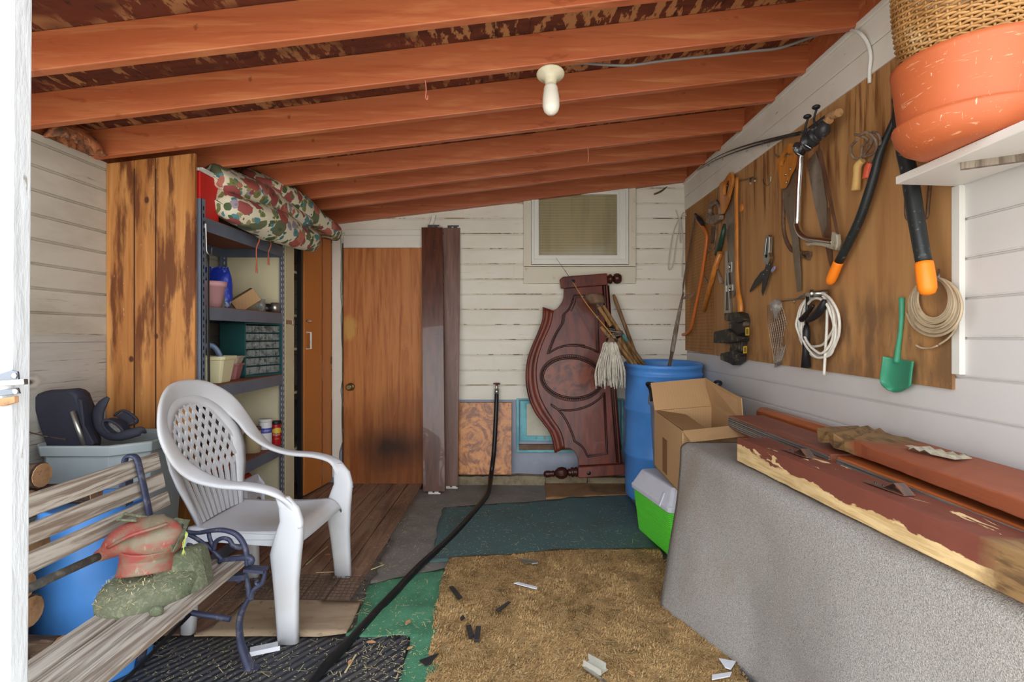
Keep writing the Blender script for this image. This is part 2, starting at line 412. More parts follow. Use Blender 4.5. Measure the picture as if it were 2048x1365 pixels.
# camera, light
cam=bpy.data.cameras.new('camera'); co=bpy.data.objects.new('camera',cam); C.objects.link(co)
co.location=(0,0,CH); co.rotation_euler=(PI/2,0,0); cam.sensor_width=36; cam.lens=F*36/2048
cam.shift_x=-(PX-1024)/2048; cam.shift_y=-(682.5-PY)/2048; cam.clip_start=.02
sc=bpy.context.scene; sc.camera=co
sc.view_settings.view_transform='Standard'; sc.view_settings.look='None'; sc.view_settings.gamma=1; sc.view_settings.use_curve_mapping=False
sc.view_settings.exposure=.82
w=bpy.data.worlds.new('sky'); sc.world=w; w.use_nodes=True
nt=w.node_tree; bg=nt.nodes['Background']
tc=nt.nodes.new('ShaderNodeTexCoord'); sp=nt.nodes.new('ShaderNodeSeparateXYZ'); nt.links.new(tc.outputs['Generated'],sp.inputs[0])
rp=nt.nodes.new('ShaderNodeValToRGB'); rp.color_ramp.elements[0].position=.0; rp.color_ramp.elements[0].color=(1.0,.97,.93,1)
rp.color_ramp.elements[1].position=.6; rp.color_ramp.elements[1].color=(.74,.86,1.0,1)
nt.links.new(sp.outputs[2],rp.inputs[0]); nt.links.new(rp.outputs[0],bg.inputs[0]); bg.inputs[1].default_value=2.7
sun=bpy.data.lights.new('sun','SUN'); so=bpy.data.objects.new('sun',sun); C.objects.link(so)
sun.energy=2.6; sun.angle=math.radians(6); sun.color=(1,.95,.88)
so.rotation_euler=V((.10,.22,-.95)).to_track_quat('-Z','Y').to_euler()
# ------------------------------------------------------------ back wall group
M['door']=mat('varnished brown plywood door',c(190,122,66),.5,spec=.3,layers=[
  dict(c=c(150,80,34),sc=(16,16,1.1),lo=.42,hi=.66,s=.9,dist=1),
  dict(c=c(120,58,24),sc=(70,70,3),lo=.55,hi=.72,s=.5),
  dict(c=c(104,56,28),k='spot',ce=(.05,0,.22),rad=(.6,1,.62),lo=1.5,hi=.6,wob=.8,wsc=(9,9,2),s=.85),
  dict(c=c(40,27,20),k='spot',ce=(.04,0,.33),rad=(.40,1,.21),lo=1.55,hi=.55,wob=1.0,wsc=(9,9,4),s=.85),
  dict(c=c(206,160,84),k='spot',ce=(-.32,0,1.36),rad=(.09,1,.16),lo=1.3,hi=.9,wob=.9,wsc=9,s=.7),
  dict(c=c(214,180,120),sc=(60,60,20),lo=.71,hi=.74,s=.7,mask=dict(k='spot',ce=(0,0,.62),rad=(.5,1,.08),lo=1.4,hi=.8,wsc=8)),
  dict(c=c(190,182,170),sc=(90,90,30),lo=.735,hi=.75,s=.8)],bump=[dict(sc=(50,50,3),s=.1,h=.001)])
M['brass']=mat('dull brass',c(150,136,96),.35,1)
M['steel']=mat('bare steel',c(176,176,172),.32,1,layers=[dict(c=c(120,112,100),sc=12,lo=.5,hi=.7,s=.5)])
M['dark_steel']=mat('dark steel',c(70,70,72),.4,.9)
M['rust']=mat('rusty steel',c(112,84,62),.65,.5,layers=[dict(c=c(128,112,96),sc=14,lo=.45,hi=.65,s=.8),dict(c=c(82,50,32),sc=40,lo=.55,hi=.7,s=.6)],bump=[dict(sc=90,s=.2,h=.001)])
M['black_plastic']=mat('black plastic',c(34,34,36),.45)
M['chrome']=mat('chrome',c(214,214,214),.18,1)
dr=thing('door_1','brown varnished plywood door with dark stains near its foot','door',(-1.113,D-.01,.0)); dr['kind']='structure'; del dr['category']
mb=MB(); mb.bb((-1.483,D-.05,.012),(-.742,D-.008,2.052)); mb.build('door_slab',M['door'],dr,bevel=.003)
mb=MB(); k=V((-1.418,D-.05,.852)); Rk=rx(PI/2)
mb.lathe([(0.0,.001),(.034,.001),(.034,.006),(.024,.012),(.012,.016),(.012,.03),(.022,.036),(.029,.046),(.029,.056),(.022,.064),(.0,.066)],k,Rk,24)
mb.lathe([(.02,.0655),(.022,.068),(.018,.068),(.0,.0675)],k,Rk,20)
mb.build('door_knob',M['brass'],dr)
mb=MB(); mb.bb((-1.49,D-.03,2.056),(-.80,D-.003,2.165)); mb.bb((-1.485,D-.012,2.166),(-.80,D-.001,2.22))
struct(mb,'trim_7',M['white_trim'],'white peeling board above the brown door',bevel=.003)
# frame post left of the door: ragged right edge
mb=MB(); pts=[]
zt=CH+(671-470)/229
for k in range(24): pts.append(V((-1.503+R.uniform(-.012,.004)-(.02 if k<3 else 0),D-.035,lerp(.10,zt,k/23))))
mb.prism([V((-1.585,D-.035,.07))]+[V((-1.545,D-.035,.05)),V((-1.535,D-.035,.09))]+pts+[V((-1.585,D-.035,zt))],(0,.034,0))
struct(mb,'trim_8',M['white_trim'],'white door post with ragged peeling edge left of the brown door')
mb=MB(); mb.bb((-1.505,D-.012,.0),(-1.484,D+.001,2.1)); M['dark_gap']=mat('dark gap colour',c(64,50,40),.9,layers=[dict(c=c(150,140,120),sc=(30,30,5),lo=.55,hi=.62,s=.8)])  # shade of the gap put into the strip's colour, pale streaks over it
struct(mb,'trim_9',M['dark_gap'],'dark strip standing in for the shaded gap beside the brown door')
# loose strip above boards
mb=MB(); a=BW(869,431,.03);b=BW(846,492,.02)
mb.loft([[p+V((sx*.015+R.uniform(-.004,.004),sy*.004,0)) for sx,sy in((-1,-1),(1,-1),(1,1),(-1,1))] for p in (lerp(a,b,k/6) for k in range(7))],sm=False)
tag(mb.build('wood_strip',M['white_trim']),'splintered white strip hanging loose above the brown door','strip')
mb=MB(); mb.tube(cat([BW(1308,389,.02),BW(1322,383,.03),BW(1334,374,.02)],4),[.012,.016,.006],6,flat=.5)
tag(mb.build('bark_splinter',M['rust']),'curled brown splinter at the top right corner of the back wall','splinter')
# window high on the back wall
M['vinyl']=mat('white vinyl window frame',c(224,222,212),.4,layers=[dict(c=c(190,176,150),sc=5,lo=.55,hi=.8,s=.5)])
M['casing']=mat('cream painted casing',c(216,208,188),.6,layers=[dict(c=c(180,150,110),sc=(12,12,12),lo=.64,hi=.74,s=.6)],bump=[dict(sc=30,s=.15,h=.002)])
M['blind']=mat('tan blind slats',c(182,166,122),.6,layers=[dict(c=c(140,122,84),sc=(7,7,1),lo=.45,hi=.7,s=.7),dict(c=c(110,92,60),sc=(40,8,.8),lo=.66,hi=.72,s=.5)])
M['pane']=mat('dusty window glass',c(170,165,140),.08,alpha=.16,spec=.6)
wn=thing('window_1','x','x',(.56,D-.02,1.747)); del wn['label']; del wn['category']; wn['kind']='structure'; wn['label']='white framed window with tan blinds behind the glass, cut off by the last rafter'
def rect_ring(mb,o,i,y0,th):
    (ax,az,bx,bz)=o;(cx,cz,dx,dz)=i
    mb.ring([(ax,y0,az),(bx,y0,az),(bx,y0,bz),(ax,y0,bz)],[(cx,y0,cz),(dx,y0,cz),(dx,y0,dz),(cx,y0,dz)],(0,th,0))
px=lambda x:(x-PX)/229.; pz=lambda y:CH+(PY-y)/229.
mb=MB(); rect_ring(mb,(px(1047),pz(534),px(1270),pz(368)),(px(1062),pz(531),px(1256),pz(378)),D-.032,.031); mb.build('window_casing',M['casing'],wn,bevel=.002)
mb=MB(); mb.bb((px(1047),D-.03,pz(568)),(px(1270),D-.0,pz(535))); mb.build('window_apron',M['casing'],wn,bevel=.002)
mb=MB(); rect_ring(mb,(px(1062.5),pz(530),px(1255),pz(378)),(px(1068),pz(520),px(1250),pz(384)),D-.045,.04); rect_ring(mb,(px(1068),pz(520),px(1250),pz(384)),(px(1077.5),pz(512),px(1233),pz(391)),D-.035,.03)
mb.bb((px(1236),D-.038,pz(519)),(px(1238),D-.034,pz(385))); mb.build('window_sash',M['vinyl'],wn,bevel=.002)
mb=MB(); mb.bb((px(1077),D-.018,pz(513)),(px(1234),D-.015,pz(390))); mb.build('window_pane',M['pane'],wn)
mb=MB(); z=pz(512)+.012
while z<pz(391):
    sl=[]
    for t in (-1,-.4,.2,.8): sl.append((.004*(1-t*t)+ -.004*t, z+.0145*t))
    mb.grid(lambda u,v,z=z: V((lerp(px(1078),px(1233),u), D-.007-.0035*math.sin(PI*v)-.003*(1-v), z-.0125+.027*v)),3,4); z+=.0235
mb.bb((px(1078),D-.002,pz(513)),(px(1233),D-.001,pz(390))); mb.bb((px(1078),D-.013,pz(512)),(px(1233),D-.004,pz(508)))
mb.build('window_blind',M['blind'],wn,fixn=False)
# basement window
M['teal']=mat('chipped teal window paint',c(120,190,200),.6,layers=[dict(c=c(70,140,155),sc=(6,6,6),lo=.45,hi=.65,s=.7),dict(c=c(150,130,105),sc=(26,26,9),lo=.63,hi=.68,s=.8)],bump=[dict(sc=40,s=.4,h=.003)])
M['frost']=mat('dirty frosted pane',c(196,192,172),.35,layers=[dict(c=c(160,150,122),sc=5,lo=.45,hi=.75,s=.7)])
w2=thing('window_2','x','x',(.47,D,.277)); del w2['category']; w2['kind']='structure'; w2['label']='low teal framed basement window behind the headboard'
mb=MB(); rect_ring(mb,(.013,.277,.945,.745),(.035,.31,.925,.735),D-.02,.03); mb.build('window_frame',M['teal'],w2,bevel=.002)
mb=MB(); rect_ring(mb,(.045,.375,.915,.725),(.10,.42,.86,.70),D-.012,.02); mb.build('window_sash',M['teal'],w2,bevel=.002)
mb=MB(); mb.bb((.10,D+.0,.42),(.86,D+.006,.70)); mb.build('window_pane',M['frost'],w2)
mb=MB(); mb.bb((.035,D-.03,.30),(.925,D+.01,.345)); mb.build('window_sill',M['rust'],w2)
# bed rails
M['rail1']=mat('dark varnished bed rail',c(98,56,40),.3,coat=.3,layers=[dict(c=c(64,34,26),sc=(30,30,1.5),lo=.4,hi=.65,s=.8),dict(c=c(170,150,140),sc=(14,30,120),lo=.70,hi=.72,s=.6),dict(c=c(40,22,18),sc=(60,30,30),lo=.66,hi=.7,s=.6,mask=dict(k='grad',sc=(1,1,1),lo=.9,hi=.2))])
M['rail2']=mat('faded purple brown bed rail',c(122,88,76),.42,layers=[dict(c=c(92,60,50),sc=(30,30,1.2),lo=.4,hi=.65,s=.8),dict(c=c(150,122,112),sc=(60,60,3),lo=.6,hi=.7,s=.5)])
M['hook_white']=mat('white metal hook plate',c(214,210,200),.4)
def bed_rail(pts,lab,m,hx):
    (x0,x1,ytop,Yt,xb0,xb1,ybot)=pts
    Yb=F*(CH-.03)/(ybot-PY)
    t0=W(x0,ytop,Yt);t1=W(x1,ytop,Yt);b0=W(xb0,ybot,Yb);b1=W(xb1,ybot,Yb)
    r=thing('bed_rail',lab,'bed rail',((b0+b1)/2*V((1,1,1)) if False else ((b0.x+b1.x)/2,Yb,.0)),'bed side rails')
    mb=MB(); mb.prism([b0,b1,t1,t0],(0,.024,0)); mb.build('rail_board',m,r,bevel=.002)
    d=(t0-b0).normalized()
    for e,p,s in(('b',(b0+b1)/2,-1),('t',(t0+t1)/2+V((.01,0,0)),1)):
        mb=MB(); q=p+V((0,.012,0))
        for dx in(-.03,.02): mb.prism([q+V((dx-.018,0,-.03*s)),q+V((dx+.016,0,-.03*s)),q+V((dx+.016,0,.012*s)),q+V((dx+.03,0,.012*s)),q+V((dx+.03,0,.024*s)),q+V((dx-.018,0,.024*s))],(0,.003,0))
        mb.build('hook_plate',M['hook_white'] if s<0 else M['dark_steel'],r)
    return r
bed_rail((843,885,455,4.645,846,890,984),'wide dark varnished bed rail board leaning beside the brown door',M['rail1'],0)
bed_rail((887,920,456,4.69,890,916,973),'narrower faded purple brown bed rail board, right of the dark one',M['rail2'],0)
# burl panel
M['burl']=mat('burl veneer',c(208,132,58),.35,coat=.1,layers=[dict(c=c(126,62,20),k='noise',sc=(5,5,5),dist=3.5,lo=.42,hi=.60,s=.95),dict(c=c(216,152,80),sc=(10,10,10),dist=2.5,lo=.56,hi=.64,s=.5),dict(c=c(70,34,16),sc=(22,22,30),dist=3,lo=.6,hi=.66,s=.7)])
mb=MB(); mb.prism([V((-.485,D-.105,.105)),V((-.03,D-.105,.105)),V((-.03,D-.03,.712)),V((-.485,D-.03,.712))],(0,.014,.002))
tag(mb.build('veneer_panel',M['burl'],bevel=.002),'square burl wood veneer panel standing against the foot of the back wall','panel')
# hose and tap
M['hose']=mat('black rubber hose',c(24,24,26),.4,layers=[dict(c=c(70,66,62),sc=30,lo=.6,hi=.72,s=.5)])
M['galv']=mat('galvanised fitting',c(178,176,168),.35,.9)
M['redtap']=mat('rusted red tap handle',c(124,56,44),.6,layers=[dict(c=c(80,44,34),sc=40,lo=.45,hi=.6)])
hp=[V((-.158,D-.06,.80)),V((-.160,D-.085,.70)),V((-.168,D-.115,.50)),V((-.18,D-.135,.30)),V((-.20,D-.15,.13)),FL(977,984,.045),FL(962,1008,.022),FL(940,1034,.02),FL(915,1062,.02),FL(885,1092,.02),FL(840,1132,.03),FL(795,1180,.03),FL(755,1222,.02),FL(715,1266,.02),FL(672,1312,.03),FL(640,1345,.03),FL(606,1390,.02),FL(560,1470,.02)]
mb=MB(); mb.tube(cat(hp,7),.0185,12); hz=mb.build('garden_hose',M['hose'])
tag(hz,'thick black hose dropping from the wall tap and winding over the floor mats','hose')
mb=MB(); mb.tube([V((-.158,D-.06,.785)),V((-.158,D-.06,.835))],.021,12); mb.build('hose_coupling',M['galv'],hz)
fa=thing('water_tap','rusty red handled tap poking out of the white siding above the hose','tap',(-.158,D,.855))
mb=MB(); mb.tube(cat([V((-.158,D+.005,.868)),V((-.158,D-.04,.868)),V((-.158,D-.06,.858)),V((-.158,D-.06,.83))],4),.012,10); mb.build('spout',M['galv'],fa)
mb=MB(); mb.lathe([(.0,0),(.02,0),(.034,.004),(.034,.010),(.012,.014),(0,.014)],(-.158,D-.052,.872),None,16,flute=-.2,nf=6); mb.build('tap_handle',M['redtap'],fa)
# ---------------------------------------------------------------- headboard
M['cherry']=mat('dark cherry veneer',c(118,50,32),.42,coat=.08,layers=[dict(c=c(60,26,20),sc=(12,12,2),lo=.4,hi=.68,s=.9,dist=1),dict(c=c(60,24,18),sc=(50,50,5),lo=.58,hi=.75,s=.5)])
M['cherry2']=mat('dark cherry carved moulding',c(70,29,20),.38,coat=.1,layers=[dict(c=c(40,16,12),sc=10,lo=.4,hi=.65,s=.8)])
M['fan']=mat('fan matched veneer',c(134,66,40),.4,coat=.08,layers=[dict(c=c(76,30,22),k='noise',sc=(9,9,9),dist=2,lo=.4,hi=.62,s=.9)])
def HB(cx,cy,off=0.0):
    px_=1000+cx*.3371; py_=520+cy*.337
    k=.11; Y=(4.475+k*CH)/(1+k*(py_-PY)/F)
    p=W(px_,py_,Y); return p+V((0,-off,off*k*-0))
hb=thing('headboard','dark cherry bed headboard with oval medallion standing on end against the back wall','headboard',HB(580,1285))
cin=[(310,303),(295,380),(265,450),(230,540),(212,620),(210,700),(225,790),(260,870),(310,950),(350,1010),(370,1070),(375,1115)]
cou=[(252,282),(250,350),(225,425),(190,505),(161,590),(151,680),(156,760),(176,840),(210,910),(255,970),(292,1022),(312,1082),(322,1140)]
def cs(pts,n=5): return [(p.x,p.y) for p in cat([(a,b,0) for a,b in pts],n)]
body=cs([(378,165),(376,225),(360,262),(335,292),(312,303)],3)+cs(cin,4)[1:]+cs([(375,1115),(412,1116),(440,1137),(458,1172),(466,1218)],3)[1:]+[(712,1205),(636,150)]
mb=MB(); mb.prism([HB(a,b,.02) for a,b in body],(0,.03,0)); mb.build('headboard_panel',M['cherry'],hb,bevel=.003)
def ribbon(mb,L_,R_,prof):
    """moulding between two edges, prof = [(t,height)]"""
    secs=[]
    for a,b in zip(L_,R_):
        A=HB(*a);B_=HB(*b)
        secs.append([A.lerp(B_,t)+V((0,-h,0)) for t,h in prof])
    mb.loft(secs,closed=True,caps=True)
n=40
def resamp(pts,n):
    P=[V((a,b,0)) for a,b in cs(pts,8)]; L=[0]
    for i in range(1,len(P)): L.append(L[-1]+(P[i]-P[i-1]).length)
    o=[]
    for k in range(n+1):
        d=L[-1]*k/n; o.append((interp(L,[p.x for p in P],d),interp(L,[p.y for p in P],d)))
    return o
mb=MB(); co_,ci_=resamp(cou,n),resamp(cin,n)
co_=[(a,b) for a,b in co_]
ribbon(mb,co_,[(a+8,b) for a,b in ci_],[(0,-.01),(0,.04),(.10,.058),(.2,.056),(.28,.045),(.42,.05),(.6,.043),(.78,.03),(.86,.034),(.95,.032),(1,.022),(1,-.01)])
mb.build('crown_moulding',M['cherry'],hb)
def bead(mb,pts,r,off,closed=False,flat=.8,n=8):
    mb.tube([HB(a,b,off) for a,b in pts],r,n,closed=closed,flat=flat,up=(0,-1,0))
up_=[(280,558)]+cs([(280,558),(318,460),(350,405),(366,378)],5)[1:]+[(372,328)]+cs([(372,328),(408,292),(432,235)],4)[1:]+[(437,214),(572,208),(583,552)]
lo_=cs([(583,552),(525,524),(430,508),(350,520),(280,558)],5)
mb=MB(); 
for r_,dx in((.008,0),(.004,13)):
    q=[(a+(dx if a<500 else -dx),b+(dx if b<300 else -dx*.6)) for a,b in up_+lo_[1:-1]]
    bead(mb,q,r_,.024,True)
mb.build('panel_moulding',M['cherry2'],hb)
lw=cs([(300,855),(342,884),(425,890),(520,865),(590,820),(617,785)],5)+[(634,1150),(517,1166)]+cs([(517,1166),(490,1112),(440,1075)],4)[1:]+[(430,1040)]+cs([(430,1040),(390,950),(345,890),(300,855)],4)[1:-1]
mb=MB()
bead(mb,lw,.008,.024,True)
bead(mb,[(lerp(a,505,.06),lerp(b,990,.05)) for a,b in lw],.004,.024,True)
mb.build('panel_moulding',M['cherry2'],hb)
def oval(rx_,ry_,n=56,tilt=.10,cx=424,cy=700):
    o=[]
    for k in range(n):
        a=2*PI*k/n; x=rx_*math.cos(a);y=ry_*math.sin(a)
        o.append((cx+x*math.cos(tilt)-y*math.sin(tilt),cy+x*math.sin(tilt)+y*math.cos(tilt)))
    return o
mb=MB(); mb.prism([HB(a,b,.021) for a,b in oval(164,110)],(0,-.012,0)); mb.build('oval_medallion',M['fan'],hb)
mb=MB(); bead(mb,oval(170,117),.0085,.03,True); bead(mb,oval(188,136),.004,.026,True)
mb.build('oval_moulding',M['cherry2'],hb)
mb=MB()
for a,b in oval(180,127,88): mb.sph(HB(a,b,.03),.0062,6,4)
mb.build('beaded_rope',M['cherry2'],hb)
mb=MB()
for xa,xb in((607,690),(622,700),(640,716)):
    mb.tube([HB(xa,155,.024),HB(xb,1200,.024)],.009 if xa!=622 else .006,6,flat=.8)
mb.build('edge_moulding',M['cherry2'],hb)
for nm,pts in(('post_block',[(352,118),(372,104),(630,84),(633,152),(380,172),(360,172)]),('post_block',[(458,1228),(470,1221),(728,1203),(738,1215),(738,1262),(728,1268),(470,1287),(458,1280)])):
    mb=MB(); mb.prism([HB(a,b,.06) for a,b in pts],(0,.075,0)); mb.build(nm,M['cherry'],hb,bevel=.008)
def turned(name,a,b,prof,flute=0,nf=0,cx=None):
    A=HB(*a);B_=HB(*b); d=(B_-A); L=d.length; d.normalize()
    Rm=d.to_track_quat('Z','Y').to_matrix()
    mb=MB()
    for pr,fl in prof: mb.lathe([(r*1.3,z*L) for r,z in pr],A+V((0,-.03,0)),Rm,40,flute=fl,nf=14 if fl else 0)
    return mb.build(name,M['cherry2'],hb)
turned('finial',(630,118),(718,112),[([(.022,0),(.026,.1),(.033,.2),(.033,.3),(.02,.38),(.018,.44)],0),([(.018,.44),(.03,.5),(.036,.66),(.034,.82),(.024,.95),(.0,1)],-.14)])
turned('finial',(460,1254),(256,1268),[([(.02,0),(.031,.03),(.031,.08),(.024,.1),(.031,.14),(.031,.19),(.02,.22),(.026,.26),(.016,.3)],0),([(.016,.3),(.03,.34),(.039,.44),(.036,.56),(.022,.64),(.014,.67)],-.14),([(.014,.67),(.02,.7),(.02,.74),(.016,.76),(.021,.82),(.022,.92),(.014,.98),(0,1)],0)])
turned('finial',(735,1236),(775,1234),[([(.022,0),(.03,.2),(.03,.35),(.02,.45)],0),([(.02,.45),(.036,.7),(.034,1)],-.14)])
for (a,b) in((429,132),(521,1256)):
    mb=MB(); mb.lathe([(.0,0),(.0175,0),(.0175,.004),(.014,.006),(.010,.004),(.009,.008),(.0,.009)],HB(a,b,.061),rx(PI/2),20); mb.build('rosette',M['dark_steel'],hb)
# ------------------------------------------------------------ right corner: drum, can, cooler, box, carpeted table, timbers
M['bluep']=mat('blue plastic drum',c(84,150,226),.38,layers=[dict(c=c(64,124,200),sc=4,lo=.45,hi=.7,s=.5),dict(c=c(140,146,142),sc=(26,26,30),lo=.64,hi=.72,s=.7,mask=dict(sc=(2,2,5),lo=.5,hi=.62))],bump=[dict(sc=20,s=.05,h=.002)])
dc=V((1.18,4.355,0)); tilt=rx(math.radians(2.5))
dr=thing('storage_drum','large blue plastic drum full of long tools, in the back right corner','drum',dc)
prof=[(.27,0),(.283,.02),(.287,.10),(.288,.34),(.297,.352),(.297,.372),(.289,.386),(.291,.70),(.301,.712),(.301,.733),(.292,.747),(.293,.95),(.296,.985),(.303,.992),(.303,1.004),(.296,1.01),(.296,1.045),(.304,1.05),(.306,1.075),(.298,1.082),(.286,1.078),(.282,1.06),(.280,1.0),(.276,.6),(.272,.05),(.0,.04)]
mb=MB(); mb.lathe([(0,0)]+prof,dc,tilt,56); mb.build('drum_body',M['bluep'],dr)
dtop=dc+tilt@V((0,0,1.08))
# long tools in the drum
M['ash']=wood('weathered ash handle',c(186,146,92),c(140,100,60),'z',3,40,.55)
M['dark_ash']=wood('dark old handle',c(146,112,74),c(98,72,48),'z',3,40,.6)
M['tealp']=mat('teal painted handle',c(86,138,136),.6,layers=[dict(c=c(160,130,90),sc=(40,40,9),lo=.6,hi=.66,s=.8)])
M['mop']=mat('dirty cotton mop yarn',c(206,200,186),.95,layers=[dict(c=c(160,150,132),sc=30,lo=.45,hi=.7,s=.7)])
def handle(pts,r,lab,name,m,grp=None):
    t=thing(name,lab,'garden tool',pts[-1],grp)
    mb=MB(); mb.tube(pts,r,12); mb.build('tool_handle',m,t); return t
# the inside foot of each handle stands on the drum bottom
def foot(dx,dy): return dc+tilt@V((dx,dy,.06))
def long_line(x0,y0,Y0,x1,y1,Y1):
    """handle from its top, over the drum rim, down until it meets the inside of the drum"""
    a=W(x0,y0,Y0); r=W(x1,y1,Y1); d=(r-a); q=r
    while q.z>.09 and (V((q.x,q.y,0))-V((dc.x,dc.y-.02,0))).length<.255: q=q+d*.02
    while (V((q.x,q.y,0))-V((dc.x,dc.y-.02,0))).length>=.252 and q.z<1.0: q=q-d*.01
    return a,q
a,f1=long_line(1191,604,4.40,1270,727,4.36)
t=handle([a,a.lerp(f1,.5),f1],.0155,'hoe with a rusty blade and a worn handle, standing highest among the drum tools','garden_hoe',M['ash'])
mb=MB(); b0=W(1168,590,4.40); b1=W(1205,588,4.37); b2=W(1213,607,4.38); b3=W(1178,610,4.4)
mb.grid(lambda u,v:(b0.lerp(b1,u)).lerp(b3.lerp(b2,u),v)+V((0,-.02*math.sin(PI*u),.012*math.sin(PI*u)*(1-v))),8,4); mb.build('hoe_blade',M['rust'],t,solid=.003)
mb=MB(); mb.tube(cat([W(1190,596,4.375),W(1193,606,4.385),a.lerp(f1,.03)],4),[.008,.014,.018],8); mb.build('hoe_socket',M['rust'],t)
mb=MB(); mb.tube([a.lerp(f1,.16),a.lerp(f1,.24)],.0168,12); mb.build('tape_wrap',M['black_plastic'],t)
a,f1=long_line(1206,612,4.46,1279,727,4.42); t=handle([a,f1],.0155,'pale tool handle crossing just behind the hoe, tied to it with cord','rake_handle',M['ash'])
a,f1=long_line(1242,665,4.34,1284,724,4.34); t=handle([a,f1],.0145,'tool handle with a teal painted upper end','spade_handle',M['dark_ash'])
mb=MB(); mb.tube([a.lerp(f1,.02),a.lerp(f1,.09)],.0158,12); mb.build('painted_band',M['tealp'],t)
a,f1=long_line(1227,590,4.64,1272,712,4.50); t=handle([a,a.lerp(f1,.02),f1],[.010,.0165,.0165],'single dark tool handle leaning apart against the white siding','shovel_handle',M['dark_ash'])
a,f1=long_line(1202,654,4.30,1262,727,4.26); t=handle([a,f1],.014,'short pale handle end nearest the mop','broom_handle',M['ash'])
# mop
mt=W(1232,684,4.20); t=thing('string_mop','white string mop hanging head down outside the blue drum','mop',W(1220,758,4.0))
mb=MB(); _,f1=long_line(1232,684,4.20,1266,729,4.20); mb.tube([mt,f1],.013,10); mb.build('tool_handle',M['ash'],t)
mb=MB(); q=V((W(1222,690,4.02)))
RR=random.Random(3)
for k in range(100):
    a=RR.uniform(0,2*PI); ra=RR.uniform(.01,.036); rb=RR.uniform(.03,.088); L=RR.uniform(.25,.335)
    p0=q+V((math.cos(a)*ra,math.sin(a)*ra*.6,.02*RR.random())); 
    pts=[p0+V(( (math.cos(a)*lerp(0,rb,min(1,s*1.6))+RR.uniform(-.006,.006)), math.sin(a)*lerp(0,rb,min(1,s*1.6))*.5, -L*s+.035*math.sin(PI*min(1,s*2.2)))) for s in (0,.15,.35,.6,.8,1)]
    mb.tube(cat(pts,2),[.0045,.0055,.005,.004],5)
mb.build('mop_head',M['mop'],t,kind='stuff')
mb=MB(); mb.tube([mt+V((.0,0,.01)),q+V((.0,0,.025))],[.016,.026],10); mb.build('mop_clamp',M['rust'],t)
# cord tie
mb=MB(); cpt=W(1228,668,4.28)
for k in range(5):
    o_=V((0,0,.012*k-.02))
    mb.tube(cat([cpt+o_+V((.065*math.cos(a),.05*math.sin(a),.012*math.cos(a+k))) for a in (0,1.05,2.1,3.15,4.2,5.25)],4,True),.003,5,closed=True)
M['cordage']=mat('grey twine',c(130,120,104),.9)
tag(mb.build('tie_cord',M['cordage']),'grey twine wound round the bunch of tool handles above the mop','twine')
# fishing rod by the hoe
M['rodp']=mat('yellow brown rod blank',c(196,146,70),.4)
rp=[W(1112,516,4.50),W(1146,565,4.44),W(1176,612,4.36),W(1222,668,4.22),W(1262,722,4.20)]
fr=thing('fishing_rod','thin fishing rod slanting up across the headboard out of the drum','fishing rod',rp[-1])
mb=MB(); mb.tube(cat(rp[1:],4)+[long_line(1222,668,4.22,1264,724,4.20)[1]],[.0028,.006],8); mb.build('rod_blank',M['rodp'],fr)
mb=MB(); mb.tube(cat(rp[:2],4),[.0012,.0026],6); mb.build('rod_tip',M['dark_steel'],fr)
for s in(1.6,2.4,.55,3.1):
    i=int(s); p=rp[i].lerp(rp[i+1],s-i); mb=MB()
    mb.tube([p+V((.0,-.012,0))+V((.008*math.cos(a),0,.008*math.sin(a))) for a in [k*PI/5 for k in range(10)]],.0015,5,closed=True); mb.tube([p,p+V((0,-.012,-.007))],.0015,5); mb.build('line_guide',M['steel'],fr)
# pruning pole
pb=[W(1342,728,4.2),W(1344,705,4.24),W(1352,660,4.3),W(1361,612,4.36),W(1367,585,4.4)]
t=thing('pole_pruner','grey weathered pole with a small hook blade, rising from the right side of the drum','garden tool',pb[0])
M['greywood']=wood('grey weathered pole',c(150,136,120),c(104,90,76),'z',3,40,.7)
mb=MB(); mb.tube(pb[1:],[.017,.018,.012,.007],10); mb.build('tool_handle',M['greywood'],t)
mb=MB(); mb.tube([foot(-.15,-.02),pb[1]],.014,10); mb.build('ferrule',M['galv'],t)
mb=MB(); mb.prism([W(1364,600,4.37),W(1372,590,4.36),W(1390,586,4.35),W(1384,594,4.35),W(1372,598,4.36)],(0,.003,0)); mb.build('hook_blade',M['rust'],t)
# trash can
M['cangrey']=mat('grey blue plastic can',c(150,158,176),.5,layers=[dict(c=c(118,124,140),sc=4,lo=.45,hi=.7,s=.5)])
cc=V((1.165,3.80,0)); t=thing('trash_can','grey plastic trash can with black handles, hidden behind the cardboard box','trash can',cc)
mb=MB(); mb.lathe([(0,.0),(.16,0),(.165,.02),(.207,.80),(.222,.81),(.222,.86),(.215,.875),(.215,.93),(.222,.935),(.222,.945),(.21,.945),(.204,.9),(.16,.02),(0,.015)],cc,None,48)
for k in range(10):
    a=k*PI/5+.2
mb.build('can_body',M['cangrey'],t)
for s,ang in((-1,PI+.5),(1,-.02)):
    d=V((math.cos(ang),math.sin(ang),0)); sd=V((-d.y,d.x,0)); p=cc+d*.219
    mb=MB(); o_=[p+sd*-.055+V((0,0,.84)),p+sd*-.055+d*.012+V((0,0,.92)),p+sd*-.05+d*.045+V((0,0,.965)),p+sd*.05+d*.045+V((0,0,.965)),p+sd*.055+d*.012+V((0,0,.92)),p+sd*.055+V((0,0,.84))]
    mb.tube(cat(o_,4),.011,8,flat=1.0); mb.tube([p+sd*-.055+V((0,0,.89)),p+sd*.055+V((0,0,.89))],.008,6); mb.build('can_handle',M['black_plastic'],t)
